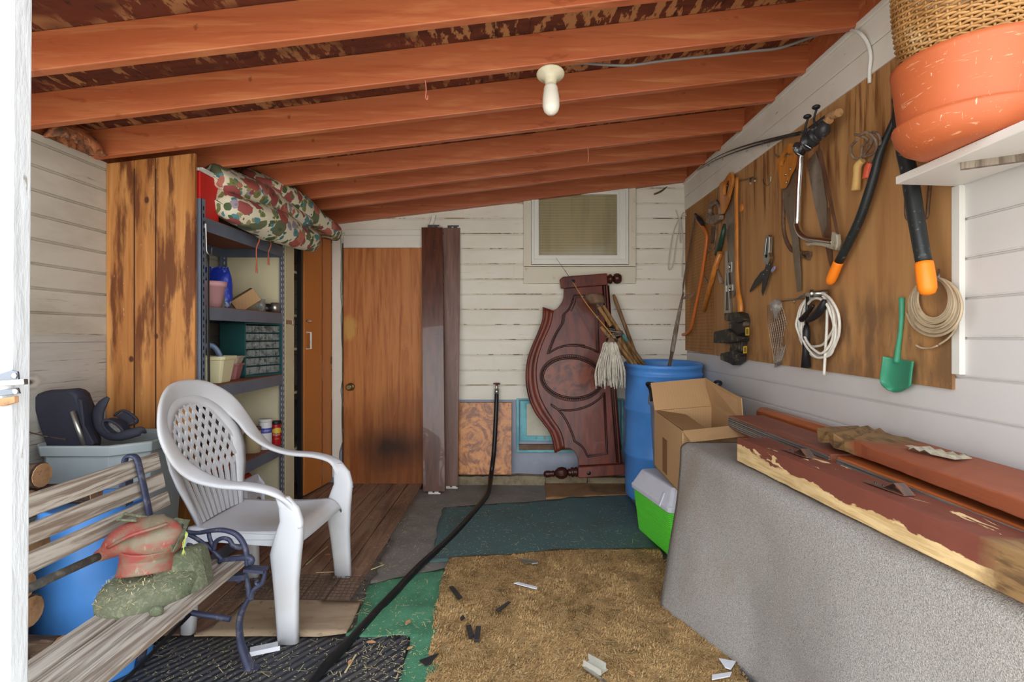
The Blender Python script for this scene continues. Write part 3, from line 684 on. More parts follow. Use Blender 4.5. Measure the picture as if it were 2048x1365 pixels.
# cooler
M['lime']=mat('lime green ribbed plastic',c(98,214,62),.4)
M['coolw']=mat('white plastic lid',c(214,216,226),.4,layers=[dict(c=c(180,180,186),sc=5,lo=.5,hi=.75,s=.5)])
cy0,cy1=3.05,3.6; cx0=.778; t=thing('cooler','lime green cooler with a white lid, standing on the floor behind the carpeted table','cooler',(cx0+.13,3.33,.012))
def cool(z,ins): 
    # rounded rect section, left side follows photo: slight yaw
    pts=[]; 
    x0,x1,y0,y1=cx0+ins,cx0+.27-ins,cy0+ins,cy1-ins; r=.03
    for (qx,qy,a0) in((x1-r,y1-r,0),(x0+r,y1-r,PI/2),(x0+r,y0+r,PI),(x1-r,y0+r,1.5*PI)):
        for k in range(5):
            a=a0+k*PI/8; pts.append((qx+r*math.cos(a),qy+r*math.sin(a),z))
    yaw=rz(math.radians(10)); ce=V((cx0,cy1,0))
    return [V((ce+yaw@(V(p)-ce)).to_tuple()) for p in pts]
mb=MB(); secs=[cool(.012,.035),cool(.02,.03)]
z=.024; i=0
while z<.285:
    ins=lerp(.03,.004,(z-.02)/.27); secs+=[cool(z,ins),cool(z+.004,ins-.003),cool(z+.008,ins)]; z+=.0115
secs.append(cool(.29,.006)); mb.loft(secs,sm=False); mb.build('cooler_body',M['lime'],t)
mb=MB(); mb.loft([cool(.285,.0),cool(.288,-.006),cool(.315,-.008),cool(.325,0),cool(.40,.035),cool(.415,.045),cool(.418,.06)],sm=False); mb.build('cooler_lid',M['coolw'],t,bevel=.004)
mb=MB(); pl=cool(.33,-.004); mb.bar(V((.842,3.16,.30)),V((.872,3.165,.375)),.03,.008,(-1,0,.5)); mb.build('lid_latch',M['coolw'],t)
# cardboard box
M['card']=mat('brown cardboard',c(190,152,108),.75,layers=[dict(c=c(170,130,88),sc=(3,3,3),lo=.45,hi=.7,s=.5),dict(c=c(176,138,96),k='wave',sc=(18,18,0),lo=.3,hi=.8,s=.25)])
M['card2']=mat('brown cardboard inside',c(168,130,88),.8,layers=[dict(c=c(150,112,74),sc=(3,3,3),lo=.45,hi=.7,s=.5)])
M['tape']=mat('brown paper label',c(130,92,58),.6)
A=W(1309,822,3.40);B_=W(1365,863,2.86);Cq=W(1424,813,3.44);Dq=W(1488,850,2.93)
dn=V((0,0,-.345)); bx=thing('cardboard_box','open brown cardboard box with its flaps up, perched on the cooler','box',(A+B_+Cq+Dq)/4+V((0,0,-.36)))
th=.006
mb=MB()
for p,q in((A,B_),(B_,Dq),(Dq,Cq),(Cq,A)):
    n_=(q-p).cross(V((0,0,1))).normalized()*th
    mb.prism([p,q,q+dn,p+dn],-n_)
mb.prism([A+dn,B_+dn,Dq+dn,Cq+dn],(0,0,th)); mb.build('box_body',M['card'],bx)
def flap(pts,m=M['card'],lab=None):
    mb=MB(); P=[V(p) for p in pts]
    nn=(P[1]-P[0]).cross(P[-1]-P[0]).normalized()*.005
    mb.prism(P,nn); return mb.build('box_flap',m,bx,bevel=.001,label=lab)
flap([A,Cq,W(1413,757,3.56),W(1301,767,3.53)])
flap([Cq,Dq,W(1484,797,3.0),W(1412,757,3.5)])
flap([B_+V((0,-.004,.004)),Dq+V((0,-.004,.004)),W(1513,856,2.82)+V((0,0,-.035)),W(1382,884,2.76)])
flap([A+V((.01,0,0)),B_+V((.01,0,0)),W(1416,862,2.98),W(1372,831,3.36)],M['card2'])
mb=MB(); p=A.lerp(B_,.34)+V((-.002,0,-.12)); q=A.lerp(B_,.5)+V((-.002,0,-.12)); mb.prism([p,q,q+V((0,0,-.20)),p+V((0,0,-.20))],(-.0015,-.0005,0)); mb.build('box_label',M['tape'],bx)
# carpeted table
M['carpet']=mat('grey beige carpet',c(168,162,154),.95,layers=[
  dict(c=c(120,114,108),k='noise',sc=(260,260,260),d=2,lo=.45,hi=.62,s=.75),
  dict(c=c(206,202,196),k='noise',sc=(300,300,300),d=2,off=(5,2,1),lo=.56,hi=.68,s=.7),
  dict(c=c(150,124,98),sc=(1.6,2.2,1.6),lo=.56,hi=.72,s=.35),
  dict(c=c(112,90,68),k='spot',ce=(.02,.2,.745),rad=(.13,1.5,.05),lo=1.35,hi=.8,wob=.7,wsc=5,s=.55),
  dict(c=c(90,72,54),sc=(22,22,22),lo=.72,hi=.76,s=.6,mask=dict(k='spot',ce=(.02,.2,.745),rad=(.2,1.5,.06),lo=1.4,hi=.9,wsc=5))],
  bump=[dict(sc=330,d=2,s=.9,h=.006)])
YF,YN=2.745,.86
def topx(y): return interp([.86,1.08,2.22,2.745],[1.045,1.02,.875,.845],y)
def carpet(u,v):
    # u along: 0 far .. 1 near ; v across: 0 wall side .. 1 hem
    y=lerp(YF,YN,u); xe=topx(y); r=.035; zt=.748
    yb=lerp(2.53,.86,u); xb=interp([.86,1.4,2.0,2.53],[1.05,.99,.885,.68],yb)
    if v<.35:
        t=v/.35; x=lerp(1.47,xe+r,t); w=NZ.noise(V((x*6,y*3,0)))*.004
        return V((x,y+ (.015*NZ.noise(V((x*9,0,3))) if u==0 else 0),zt+w))
    if v<.48:
        t=(v-.35)/.13; a=t*PI/2
        return V((xe+r-r*math.sin(a),y,zt-r+r*math.cos(a)+.004*NZ.noise(V((xe*6,y*3,0)))*(1-t)))
    t=(v-.48)/.52; e=t**1.25
    x=lerp(xe,xb,e); yy=lerp(y,yb,t); z=lerp(zt-r,.006,t)
    rip=.028*math.sin(yy*6.5+1.2)*math.sin(PI*min(1,t*1.0))*(.4+t) + .012*NZ.noise(V((yy*5,z*4,1)))*min(1,t*3)
    if t>=1: rip*=.3
    return V((x+rip*(1 if u>.02 else .3),yy,z))
mb=MB(); mb.grid(carpet,56,40); cp=mb.build('carpet_cover',M['carpet'],solid=.012,org=V((1.05,1.8,0)))
tag(cp,'grey beige carpet piece draped over the long table on the right, reaching the floor','carpet')
tb=thing('work_table','long wooden table hidden under the grey carpet along the right wall','table',(1.25,1.8,0))
M['pine']=wood('plain pine',c(190,150,100),c(150,110,66),'y',1.5,20,.7)
mb=MB(); mb.bb((1.06,.92,.70),(1.47,2.70,.735)); mb.build('table_top',M['pine'],tb)
for x in(1.11,1.43):
    for y in(.98,2.64):
        mb=MB(); mb.bb((x-.03,y-.03,0),(x+.03,y+.03,.70)); mb.build('leg',M['pine'],tb)
# timbers on the table
def peel(name,bare,paint,zc,zr,rot_y=None,seed=0,pk=1.15):
    ly=[dict(c=c(176,138,84),sc=(60,2,60),lo=.46,hi=.6,s=.6),dict(c=c(150,110,62),sc=(90,3,160),lo=.58,hi=.68,s=.5),
        dict(c=paint,k='spot',ce=(0,0,zc),rad=(1e3,1e3,zr),lo=pk+.02,hi=pk-.03,wob=1.9,wsc=(9,4,9),s=1),
        dict(c=bare,sc=(11,4,11),dist=1.5,lo=.605,hi=.615,s=1),
        dict(c=tuple(v*.6 for v in paint),sc=(9,3,9),lo=.45,hi=.7,s=.35),dict(c=bare,sc=(60,30,60),lo=.70,hi=.71,s=.8),
        dict(c=tuple(v*.55 for v in paint),sc=(20,5,20),lo=.55,hi=.75,s=.45,mask=dict(k='spot',ce=(0,0,zc),rad=(1e3,1e3,zr),lo=pk,hi=pk-.05,wob=1.9,wsc=(9,4,9)))]
    if rot_y is not None:
        ly+=[dict(c=c(136,104,66),k='spot',ce=(0,rot_y[0],zc/2),rad=(9,rot_y[1],9),lo=1.3,hi=1.15,wob=.5,wsc=9,s=1),
             dict(c=c(84,62,40),k='noise',sc=(50,9,60),lo=.48,hi=.62,s=.85,mask=dict(k='spot',ce=(0,rot_y[0],zc/2),rad=(9,rot_y[1],9),lo=1.3,hi=1.15,wob=.5,wsc=9))]
    return mat(name,bare,.6,layers=ly,bump=[dict(sc=(60,4,90),s=.4,h=.003)])
M['beam']=peel('peeling red paint on pine beam',c(222,192,140),c(118,64,50),.10,.062,(-.80,.36),pk=1.75)
def timber(name,lab,p0,p1,w,h,m,rough=0,n=20,seed=1,skew=0,rot_end=None,cham=0,grp=None,bev=.004):
    """timber with its lower left edge from p0 (far) to p1 (near)"""
    rr=random.Random(seed); secs=[]
    for k in range(n+1):
        t=k/n; p=p0.lerp(p1,t); f=1.0; j=rough
        if rot_end:
            a,b=rot_end
            e=max(0,1-t/a) if b=='far' else max(0,1-(1-t)/a)
            j=rough+.010*min(1,e*2)
        q=lambda:V((rr.uniform(-j,j),0,rr.uniform(-j,j)))
        s=[p+V((0,0,0)),p+V((0,0,h-cham)),p+V((cham,0,h)),p+V((w,skew,h)),p+V((w,skew,0))] if cham else [p,p+V((0,0,h)),p+V((w*.5,skew*.5,h)),p+V((w,skew,h)),p+V((w,skew,0))]
        secs.append([v+q() for v in s])
    mb=MB(); mb.loft(secs,sm=False); o=mb.build(name,m,bevel=bev)
    return tag(o,lab,'timber',grp)
bm=timber('peeling_beam','thick pine beam with peeling red paint and a rotten near end, lying on the carpet edge',V((.945,2.30,.762)),V((1.02,.90,.762)),.125,.10,M['beam'],.0012,30,3)
M['bracket']=mat('rusted painted bracket',c(128,92,74),.5,.5,layers=[dict(c=c(86,84,84),sc=30,lo=.45,hi=.6,s=.8),dict(c=c(150,80,60),sc=22,lo=.6,hi=.66,s=.8)])
def hanger(p,lab,ang):
    t=thing('rail_bracket',lab,'bracket',p,'rail brackets on the peeling beam')
    Q=rz(ang); f=lambda x,y,z:p+Q@V((x,y,z))
    mb=MB(); mb.prism([f(-.018,-.07,.0),f(.018,-.075,.0),f(.018,.07,.0),f(-.018,.07,.0)],(0,0,.003)); mb.build('base_plate',M['bracket'],t)
    mb=MB(); mb.prism([f(-.016,.07,.003),f(.016,.07,.003),f(.016,.035,.026),f(-.016,.035,.026)],Q@V((0,-.003,.0))); mb.prism([f(-.016,.035,.026),f(.016,.035,.026),f(.018,.0,.004),f(-.018,.0,.004)],Q@V((0,-.003,0))); mb.build('hook_lip',M['bracket'],t)
    for y in(-.05,-.02):
        mb=MB(); mb.sph(f(0,y,.003),.004,8,4); mb.build('screw',M['dark_steel'],t)
zt_=.865
hanger(W(1597,908,F*(CH-zt_)/(908-PY)),'rusty metal rail bracket near the far end of the peeling beam',PI+.1)
hanger(W(1778,978,F*(CH-zt_)/(978-PY)),'rusty metal rail bracket on the middle of the peeling beam',PI+.1)
M['redplank']=mat('worn red painted plank',c(138,76,56),.5,layers=[dict(c=c(168,120,90),sc=(20,2,20),lo=.52,hi=.68,s=.6),dict(c=c(108,48,34),sc=(14,1.4,14),lo=.42,hi=.68,s=.8),dict(c=c(176,100,66),sc=(30,3,30),lo=.58,hi=.7,s=.5),dict(c=c(206,186,160),sc=(30,9,30),lo=.72,hi=.75,s=.8)],bump=[dict(sc=(40,4,40),s=.2,h=.002)])
M['orangeplank']=mat('orange varnished plank',c(172,92,46),.4,coat=.2,layers=[dict(c=c(122,56,30),sc=(16,1.4,16),lo=.42,hi=.68,s=.85),dict(c=c(70,36,24),sc=(26,3,26),lo=.6,hi=.72,s=.6)])
M['greyside']=mat('grey grooved weathered timber',c(128,124,118),.85,layers=[dict(c=c(72,68,64),k='wave',sc=(0,0,0),lo=.5,hi=.7,s=0),dict(c=c(80,74,68),sc=(20,2,160),lo=.45,hi=.6,s=.8)])
timber('base_plank','orange brown plank lowest in the stack against the right wall',V((1.20,3.02,.762)),V((1.17,.90,.762)),.26,.03,M['orangeplank'],.001,12,5)
def rail(name,lab,p0,p1,w,h,m,seed):
    o=timber(name,lab,p0,p1,w,h,m,.001,14,seed)
    mb=MB(); org=V(o['_o'])
    for k in range(6):
        z=h*(.14+.14*k); mb.prism([p0+V((-.004,-.004,z-.003)),p1+V((-.004,0.004,z-.003)),p1+V((-.004,.004,z+.0035)),p0+V((-.004,-.004,z+.0035))],(.006,0,0))
    mb.build('grooved_edge',M['greyside'],o); return o
pA=V((1.155,2.92,.796)); pBm=V((1.148,1.965,.796)); pC=V((1.15,1.93,.796)); pE=V((1.14,.90,.796))
rail('red_plank','red plank with a grey grooved edge, farther half of the pair beside the peeling beam',pA,pBm,.19,.068,M['redplank'],6)
rail('red_plank','orange red plank with a grey grooved edge, nearer half of the pair',pC,pE,.17,.068,M['orangeplank'],7)
timber('round_rail','orange varnished rail tucked between the red planks and the right wall',V((1.385,3.10,.822)),V((1.40,1.20,.812)),.06,.062,M['orangeplank'],.001,12,8,cham=.02)
M['rotten']=peel('red plank with a rotten end',c(150,82,54),c(146,78,50),.035,.5,(.60,.34),pk=1.25)
o=timber('rotten_plank','wide red plank with a grey rotten far end, topmost of the stack by the wall',V((1.19,2.12,.884)),V((1.12,.90,.884)),.25,.042,M['rotten'],.001,30,9,skew=.16,rot_end=(.3,'far'))
t=thing('joist_hanger','pale bent sheet metal plate nailed on the rotten plank','bracket',W(1880,910,F*(CH-.932)/(910-PY)))
p=V(t['_o']); Q=rz(-1.35)
mb=MB()
for k in range(4):
    x0=-.075+k*.036; mb.prism([p+Q@V((x0,-.032,.002)),p+Q@V((x0+.016,-.032,.011)),p+Q@V((x0+.036,-.032,.002)),p+Q@V((x0+.036,.032,.002)),p+Q@V((x0+.016,.032,.011)),p+Q@V((x0,.032,.002))],(0,0,.002))
M['paleplate']=mat('pale corroded sheet metal',c(186,178,156),.5,.3,layers=[dict(c=c(120,104,84),sc=26,lo=.5,hi=.66,s=.7)])
mb.build('ribbed_plate',M['paleplate'],t)
mb=MB(); mb.prism([p+Q@V((-.075,-.02,.004)),p+Q@V((-.105,-.012,.006)),p+Q@V((-.105,.012,.006)),p+Q@V((-.075,.02,.004))],(0,0,.002)); mb.build('nail_tab',M['paleplate'],t)
# ------------------------------------------------------------ tools on the right wall
def K(ox,oy,s): return lambda x,y,o=.02: RW(ox+x*s,oy+y*s,o)
P4=K(1330,180,.2198);P5=K(1340,400,.26374);P6=K(1640,140,.2491);P7=K(1500,440,.26376)
M['ply']=mat('water stained plywood tool panel',c(184,138,88),.6,layers=[
  dict(c=c(156,108,62),sc=(9,9,.9),lo=.42,hi=.66,s=.8),
  dict(c=c(200,150,96),sc=(22,22,1.2),lo=.52,hi=.7,s=.5),
  dict(c=c(112,66,30),sc=(26,26,2.2),lo=.50,hi=.62,s=.85,mask=dict(k='spot',ce=(0,0,1.24),rad=(9,9,.36),lo=1.5,hi=1.0,wob=.6,wsc=4)),
  dict(c=c(116,86,60),sc=(10,10,3),lo=.42,hi=.58,s=.8,mask=dict(k='spot',ce=(0,-.7,.05),rad=(9,1.3,.34),lo=1.5,hi=1.0,wob=.6,wsc=5)),
  dict(c=c(210,196,170),sc=(80,80,24),lo=.72,hi=.74,s=.7)],bump=[dict(sc=(40,40,3),s=.12,h=.001)])
yR=F*XR/(1911-PX)
mb=MB(); mb.prism([V((XR-.012,4.02,1.148)),V((XR-.012,yR,1.112)),V((XR-.012,yR,2.395)),V((XR-.012,4.02,2.395))],(.0115,0,0))
tag(mb.build('tool_board',M['ply']),'stained plywood tool panel covering most of the right wall','tool panel')
M['peg']=mat('stained pegboard',c(176,124,68),.65,layers=[dict(c=c(140,92,46),sc=(9,9,1.4),lo=.42,hi=.68,s=.8),dict(c=c(96,60,30),sc=(16,16,4),lo=.62,hi=.75,s=.6)])
pg=thing('pegboard','narrow brown pegboard strip filling the corner left of the plywood','tool panel',(XR-.006,4.36,1.17))
mb=MB(); mb.prism([V((XR-.014,D-.002,1.168)),V((XR-.014,4.02,1.15)),V((XR-.014,4.02,2.395)),V((XR-.014,D-.002,2.395))],(.008,0,0)); mb.build('board',M['peg'],pg)
M['hole']=mat('peg holes',c(58,38,22),.9)
mb=MB(); y=4.05
while y<D-.02:
    z=1.19
    while z<2.37:
        mb.add([(XR-.0145,y+.0036*math.cos(a),z+.0036*math.sin(a)) for a in [k*PI/3 for k in range(6)]],[(0,1,2,3,4,5)]); z+=.0254
    y+=.0254
mb.build('peg_holes',M['hole'],pg,kind='stuff',fixn=False)
M['orangep']=mat('orange enamel tube',c(206,112,48),.4,layers=[dict(c=c(130,90,60),sc=30,lo=.64,hi=.7,s=.6)])
M['oranger']=mat('bright orange grip',c(255,138,30),.4)
M['handlewood']=mat('varnished saw handle',c(206,132,54),.35,coat=.2,layers=[dict(c=c(160,90,34),sc=(20,20,5),lo=.42,hi=.66,s=.8)])
M['blade']=mat('tarnished saw blade',c(150,140,126),.42,.7,layers=[dict(c=c(122,98,78),sc=(9,9,5),lo=.42,hi=.64,s=.75),dict(c=c(92,66,48),sc=30,lo=.6,hi=.72,s=.6)])
M['rustblade']=mat('rust brown blade',c(124,92,70),.6,.4,layers=[dict(c=c(92,62,44),sc=(14,14,6),lo=.42,hi=.64,s=.8)])
M['pale_wire']=mat('pale plastic wire',c(206,200,186),.5)
M['tan_wire']=mat('tan coated wire',c(196,176,144),.45,layers=[dict(c=c(150,130,104),sc=20,lo=.5,hi=.7,s=.6)])
def tubes(name,lists,m,parent,n=8):
    mb=MB()
    for pts,r in lists: mb.tube(pts,r,n)
    return mb.build(name,m,parent)
# wire loop on the corner
def Q1(x,y,o=.03): return BW(820+x*.2931,360+y*.2930,o)
mb=MB()
for pts in ([(1840,262),(1800,350),(1775,480),(1763,590),(1772,612),(1795,570),(1815,440),(1838,300),(1842,262)],[(1842,262),(1856,340),(1848,430),(1842,380),(1846,290),(1842,262)],[(1815,205),(1830,250),(1842,262),(1868,222),(1900,250),(1922,300),(1926,335)],[(1842,262),(1880,240),(1912,290),(1926,338)],[(1844,262),(1868,420),(1858,560),(1858,665)]):
    mb.tube(cat([Q1(x,y,.02+.008*((i*7)%3)) for i,(x,y) in enumerate(pts)],5),.0045,7)
tag(mb.build('wire_loop',M['pale_wire']),'tangled loop of stiff white wire hanging in the back right corner','wire')
# orange bow saw
t=thing('bow_saw','orange framed bow saw hanging on the pegboard','saw',P5(110,1022,.02))
tubes('saw_frame',[(cat([P5(*q,.035) for q in((205,150),(240,195),(272,245),(278,310),(262,430),(238,590),(205,760),(172,920),(150,990),(112,1020),(72,1022))],5),.0125)],M['orangep'],t)
mb=MB(); mb.prism([P5(*q,.035) for q in((185,130),(192,148),(100,690),(74,1020),(62,1018),(88,690))],(-.002,0,0)); mb.build('saw_blade',M['rustblade'],t)
mb=MB(); mb.tube([P5(192,112,.04),P5(215,140,.04),P5(250,185,.04)],[.012,.018,.015],10); mb.build('saw_grip',M['black_plastic'],t)
# pulley
t=thing('pulley_block','dusty old pulley block with a hook, hanging left of the saws','pulley',P5(350,190,.02))
M['dusty']=mat('dusty rusted iron',c(142,122,104),.8,layers=[dict(c=c(104,80,62),sc=30,lo=.45,hi=.62,s=.8)])
tubes('hook',[(cat([P5(*q,.03) for q in((345,5),(310,25),(296,60),(308,75))],4),.008)],M['dusty'],t)
mb=MB(); mb.tube(cat([P5(*q,.035) for q in((345,20),(378,60),(380,110),(345,135),(310,110),(308,60))],4,True),.016,10,closed=True,flat=.8); mb.build('sheave_frame',M['dusty'],t)
mb=MB(); mb.prism([P5(*q,.02) for q in((295,140),(310,100),(350,120),(385,105),(412,115),(408,150),(350,190),(305,175))],(-.035,0,0)); mb.build('block_body',M['dusty'],t,bevel=.006)
tag_=tag
mb=MB(); mb.tube(cat([P5(*q,.022) for q in((352,200),(345,300),(325,370),(290,390),(255,450),(248,530),(262,590),(285,625))],5),.006,7)
mb.tube(cat([P5(*q,.022) for q in((290,355),(300,378),(325,378),(340,350))],4),.004,6)
tag(mb.build('iron_hook',M['dusty']),'long bent iron hook hanging below the pulley block','hook')
# wooden handle with green socket
t=thing('hand_tool','wooden handle with a dark green grip, slanting on the panel beside the orange bow saw','garden tool',P5(255,845,.03))
M['greengrip']=mat('dark green glossy grip',c(42,66,56),.3,layers=[dict(c=c(120,130,126),sc=40,lo=.6,hi=.66,s=.7)])
tubes('wood_handle',[([P5(380,400,.04),P5(330,560,.04),P5(255,845,.04)],[.019,.02,.016])],M['handlewood'],t,12)
tubes('grip',[([P5(414,182,.045),P5(400,270,.045),P5(358,412,.04)],[.009,.019,.024])],M['greengrip'],t,12)
mb=MB(); mb.prism([P5(*q,.014) for q in((318,200),(350,200),(335,330),(312,335))],(-.006,0,0)); tag(mb.build('rusty_strap',M['rust']),'short rusty metal strap hanging behind the pulley','strap')
mb=MB(); mb.tube([P5(362,530,.03),P5(375,580,.03),P5(392,632,.03)],[.010,.014,.018],10,flat=.5); tag(mb.build('scraper',M['dusty']),'small rusty scraper handle hanging right of the green gripped handle','scraper')
# saw helper
def saw_handle(mb,o,i,off=.03,th=.018): mb.ring(cat([P4(*q,off) for q in o],4,True),cat([P4(*q,off) for q in i],4,True),(-th,0,0))
t=thing('hand_saw','handsaw with a pale wooden handle, hanging left of the axe handle','saw',P5(480,740,.02))
mb=MB(); saw_handle(mb,[(610,752),(632,780),(632,860),(605,960),(590,1020),(540,1130),(522,1080),(522,960),(518,860),(560,820)],[(600,820),(606,835),(604,860),(590,930),(580,960),(560,960),(556,930),(560,880),(566,855),(580,835)]); mb.build('saw_handle',M['handlewood'],t,bevel=.003)
mb=MB(); mb.prism([P4(632,860,.022),P4(650,1140,.022),P5(494,720,.022),P5(478,745,.022),P5(425,180,.022),P4(545,1120,.022)],(-.002,0,0)); mb.build('saw_blade',M['blade'],t)
for q in((565,870),(575,985)):
    mb=MB(); mb.sph(P4(*q,.048),.007,8,5); mb.build('rivet',M['brass'],t)
t=thing('axe_handle','smooth brown axe handle hanging beside the spirit level','handle',P5(530,850,.02))
mb=MB(); mb.tube(cat([P4(655,800,.05),P5(503,0,.05),P5(506,250,.05),P5(508,500,.05),P5(515,680,.05),P5(532,790,.05),P5(533,850,.05)],4),[.016,.018,.018,.018,.02,.024,.026],12,flat=.7); mb.build('wood_shaft',M['handlewood'],t)
# level
t=thing('spirit_level','bare metal spirit level hanging behind the long handsaw','level',P5(450,860,.02))
mb=MB(); 
o=[(440,380),(452,380),(476,860),(428,862)]; i_=[(446,560),(450,560),(466,838),(440,840)]
mb.ring([P5(*q,.014) for q in o],[P5(*q,.014) for q in i_],(-.018,0,0))
mb.bb(P5(436,700,.014),P5(472,640,.03)); mb.bb(P5(438,560,.014),P5(464,470,.03)); mb.build('level_body',M['steel'],t,bevel=.001)
for y_ in(510,685):
    mb=MB(); mb.lathe([(.0,0),(.016,0),(.016,.006),(.012,.008),(0,.007)],P5(452,y_,.032),ry(-PI/2),18); mb.build('vial',M['chrome'],t)
# little rack and hooks
t=thing('peg_rack','thin wire rack with two short pegs, between the handsaws','hook rack',P4(740,830,.014))
tubes('rack_bar',[([P4(655,835,.02),P4(825,793,.02)],.004)],M['steel'],t)
for q in((778,850),(818,828)): tubes('peg',[([P4(q[0]-6,q[1]-35,.02),P4(q[0],q[1],.045)],.006)],M['steel'],t)
mb=MB(); mb.tube(cat([P4(*q,.013) for q in((895,810),(900,845),(925,870),(952,850),(966,778))],4),.0035,7); tag(mb.build('cup_hook',M['steel']),'empty bent wire hook between the handsaws','hook')
mb=MB(); mb.sph(P4(695,1075,.016),(.012,.03,.03),12,8); tag(mb.build('wooden_disc',M['handlewood']),'round wooden disc stuck on the panel right of the axe handle','disc')
# saw with orange handle
t=thing('hand_saw','handsaw with a bright orange wooden handle and narrow tip, left of the silver bow saw','saw',P5(980,700,.02))
mb=MB(); saw_handle(mb,[(1170,485),(1195,510),(1204,600),(1190,700),(1145,790),(1120,860),(1085,898),(1068,800),(1050,700),(1050,640),(1090,590),(1130,520)],[(1150,570),(1140,600),(1120,650),(1110,690),(1096,700),(1080,690),(1078,660),(1090,635),(1110,600),(1135,575)],.04); mb.build('saw_handle',M['handlewood'],t,bevel=.003)
for q in((1140,720),(1098,770),(1106,840)):
    mb=MB(); mb.sph(P4(*q,.058),.007,8,5); mb.build('rivet',M['steel'],t)
mb=MB(); mb.prism([P4(1200,690,.03),P4(1215,900,.03),P5(965,150,.03),P5(995,560,.03),P5(995,690,.03),P5(965,700,.03),P5(925,300,.03),P5(872,60,.03),P4(1075,890,.03)],(-.002,0,0)); mb.build('saw_blade',M['blade'],t)
mb=MB(); mb.tube(cat([P4(1005,590,.02),P4(1030,605,.04),P4(1150,585,.07)],4),.004,7); mb.build('hanging_hook',M['steel']); o=C.objects['hanging_hook'] if 'hanging_hook' in C.objects else None
tag(o,'wire hook holding the orange handled saw','hook')
# rust brown bow saw behind
t=thing('bow_saw','rust brown bow saw half hidden behind the orange handled saw','saw',P5(1040,450,.02))
tubes('saw_frame',[(cat([P4(1085,900,.016),P5(862,60,.018),P5(862,200,.018),P5(880,300,.018),P5(925,380,.018),P5(990,400,.018),P5(1045,405,.018)],5),.011)],M['rust'],t)
mb=MB(); mb.ring([P5(*q,.016) for q in((992,385),(1050,400),(1078,392),(1080,420),(1062,458),(1000,425))],[P5(*q,.016) for q in((1010,398),(1045,408),(1062,405),(1062,418),(1052,438),(1012,415))],(-.014,0,0)); mb.build('end_bracket',M['rust'],t)
# silver bow saw
t=thing('bow_saw','large silver tube bow saw under the fishing reels','saw',P5(1200,370,.02))
tubes('saw_frame',[(cat([P4(1262,440,.06),P4(1245,520,.06),P4(1225,760,.06),P4(1212,1000,.06),P4(1206,1180,.06),P5(962,190,.06),P5(985,250,.06),P5(1040,292,.06),P5(1140,308,.06),P5(1245,322,.06)],5),.0155)],M['chrome'],t,12)
mb=MB(); mb.prism([P5(*q,.05) for q in((1050,330),(1075,352),(1110,345),(1180,350),(1290,385),(1305,330),(1298,262),(1262,240),(1255,300),(1240,322),(1120,322))],(-.022,0,0)); mb.build('saw_grip',M['paleplate'],t,bevel=.004)
mb=MB(); mb.prism([P5(1285,262,.06),P5(1262,262,.06),P4(1390,560,.06),P4(1400,520,.06),P4(1432,560,.06)],(-.002,0,0)); mb.build('saw_blade',M['rustblade'],t)
# big rusty blades
t=thing('crosscut_saw_blade','broad tarnished saw blade hanging point down behind the silver bow saw','saw',P5(1220,480,.02))
mb=MB(); mb.prism([P4(1290,655,.02),P4(1375,560,.02),P4(1420,700,.02),P5(1190,20,.02),P5(1190,200,.02),P5(1160,280,.02),P5(1100,40,.02)],(-.002,0,0)); mb.build('saw_blade',M['blade'],t)
mb=MB(); mb.prism([P5(1185,60,.016),P5(1210,60,.016),P5(1235,470,.016),P5(1222,530,.016),P5(1205,470,.016),P5(1170,300,.016)],(-.002,0,0)); tag(mb.build('saw_blade_strip',M['rustblade']),'narrow rust brown saw blade hanging beside the broad tarnished one','saw')
# fishing rods with reels
M['rodblack']=mat('black rod blank',c(44,42,40),.3)
M['cork']=mat('cork grip',c(178,136,92),.8,layers=[dict(c=c(130,92,58),sc=60,lo=.5,hi=.65,s=.7)])
M['reel']=mat('black reel body',c(50,50,52),.35,layers=[dict(c=c(150,150,148),sc=24,lo=.58,hi=.62,s=.8)])
def rod(lab,pts,seat,reel,cork,gd):
    r=thing('spinning_rod',lab,'fishing rod',seat,'fishing rods on the top board')
    tubes('rod_blank',[(cat(pts,6),[.0018,.003,.0055,.0065])],M['rodblack'],r)
    tubes('rod_handle',[([pts[-1],seat,cork[0]],[.008,.013,.012])],M['reel'],r)
    tubes('cork_grip',[(cat(cork,4),[.014,.02,.018])],M['cork'],r,12)
    mb=MB(); mb.sph(reel,(.032,.042,.04),14,9); mb.lathe([(.0,-.03),(.034,-.03),(.036,-.022),(.024,-.018),(.024,.012),(.036,.016),(.034,.026),(0,.03)],reel+V((-.02,.05,-.02)),Euler((PI/2-.2,0,.3)).to_matrix(),20); mb.build('reel_body',M['reel'],r)
    mb=MB(); mb.tube(cat([reel,reel+V((-.045,-.015,.03)),reel+V((-.05,-.045,.075))],4),.005,7); mb.sph(reel+V((-.055,-.05,.08)),(.018,.018,.010),10,6); mb.build('reel_crank',M['black_plastic'],r)
    mb=MB(); mb.tube(cat([reel+V((-.02,.09,.01)),reel+V((-.055,.07,-.03)),reel+V((-.02,.05,-.07))],5),.003,6); mb.build('bail_wire',M['steel'],r)
    for f in gd:
        i=min(int(f),len(pts)-2); p=pts[i].lerp(pts[i+1],f-i); mb=MB(); rr=.006+.006*(f/3)
        mb.tube([p+V((0,rr*math.cos(a),-rr*1.2+rr*math.sin(a))) for a in [k*PI/5 for k in range(10)]],.0014,5,closed=True); mb.build('line_guide',M['steel'],r)
    return r
rod('upper of two black fishing rods reaching along the white top board, its reel highest',[P4(290,728,.05),P4(480,605,.055),P4(760,500,.06),P4(1250,382,.07)],P4(1310,365,.08),P4(1430,360,.11),[P4(1480,240,.09),P4(1530,225,.09),P4(1585,205,.09)],(.5,.9,1.6,2.3))
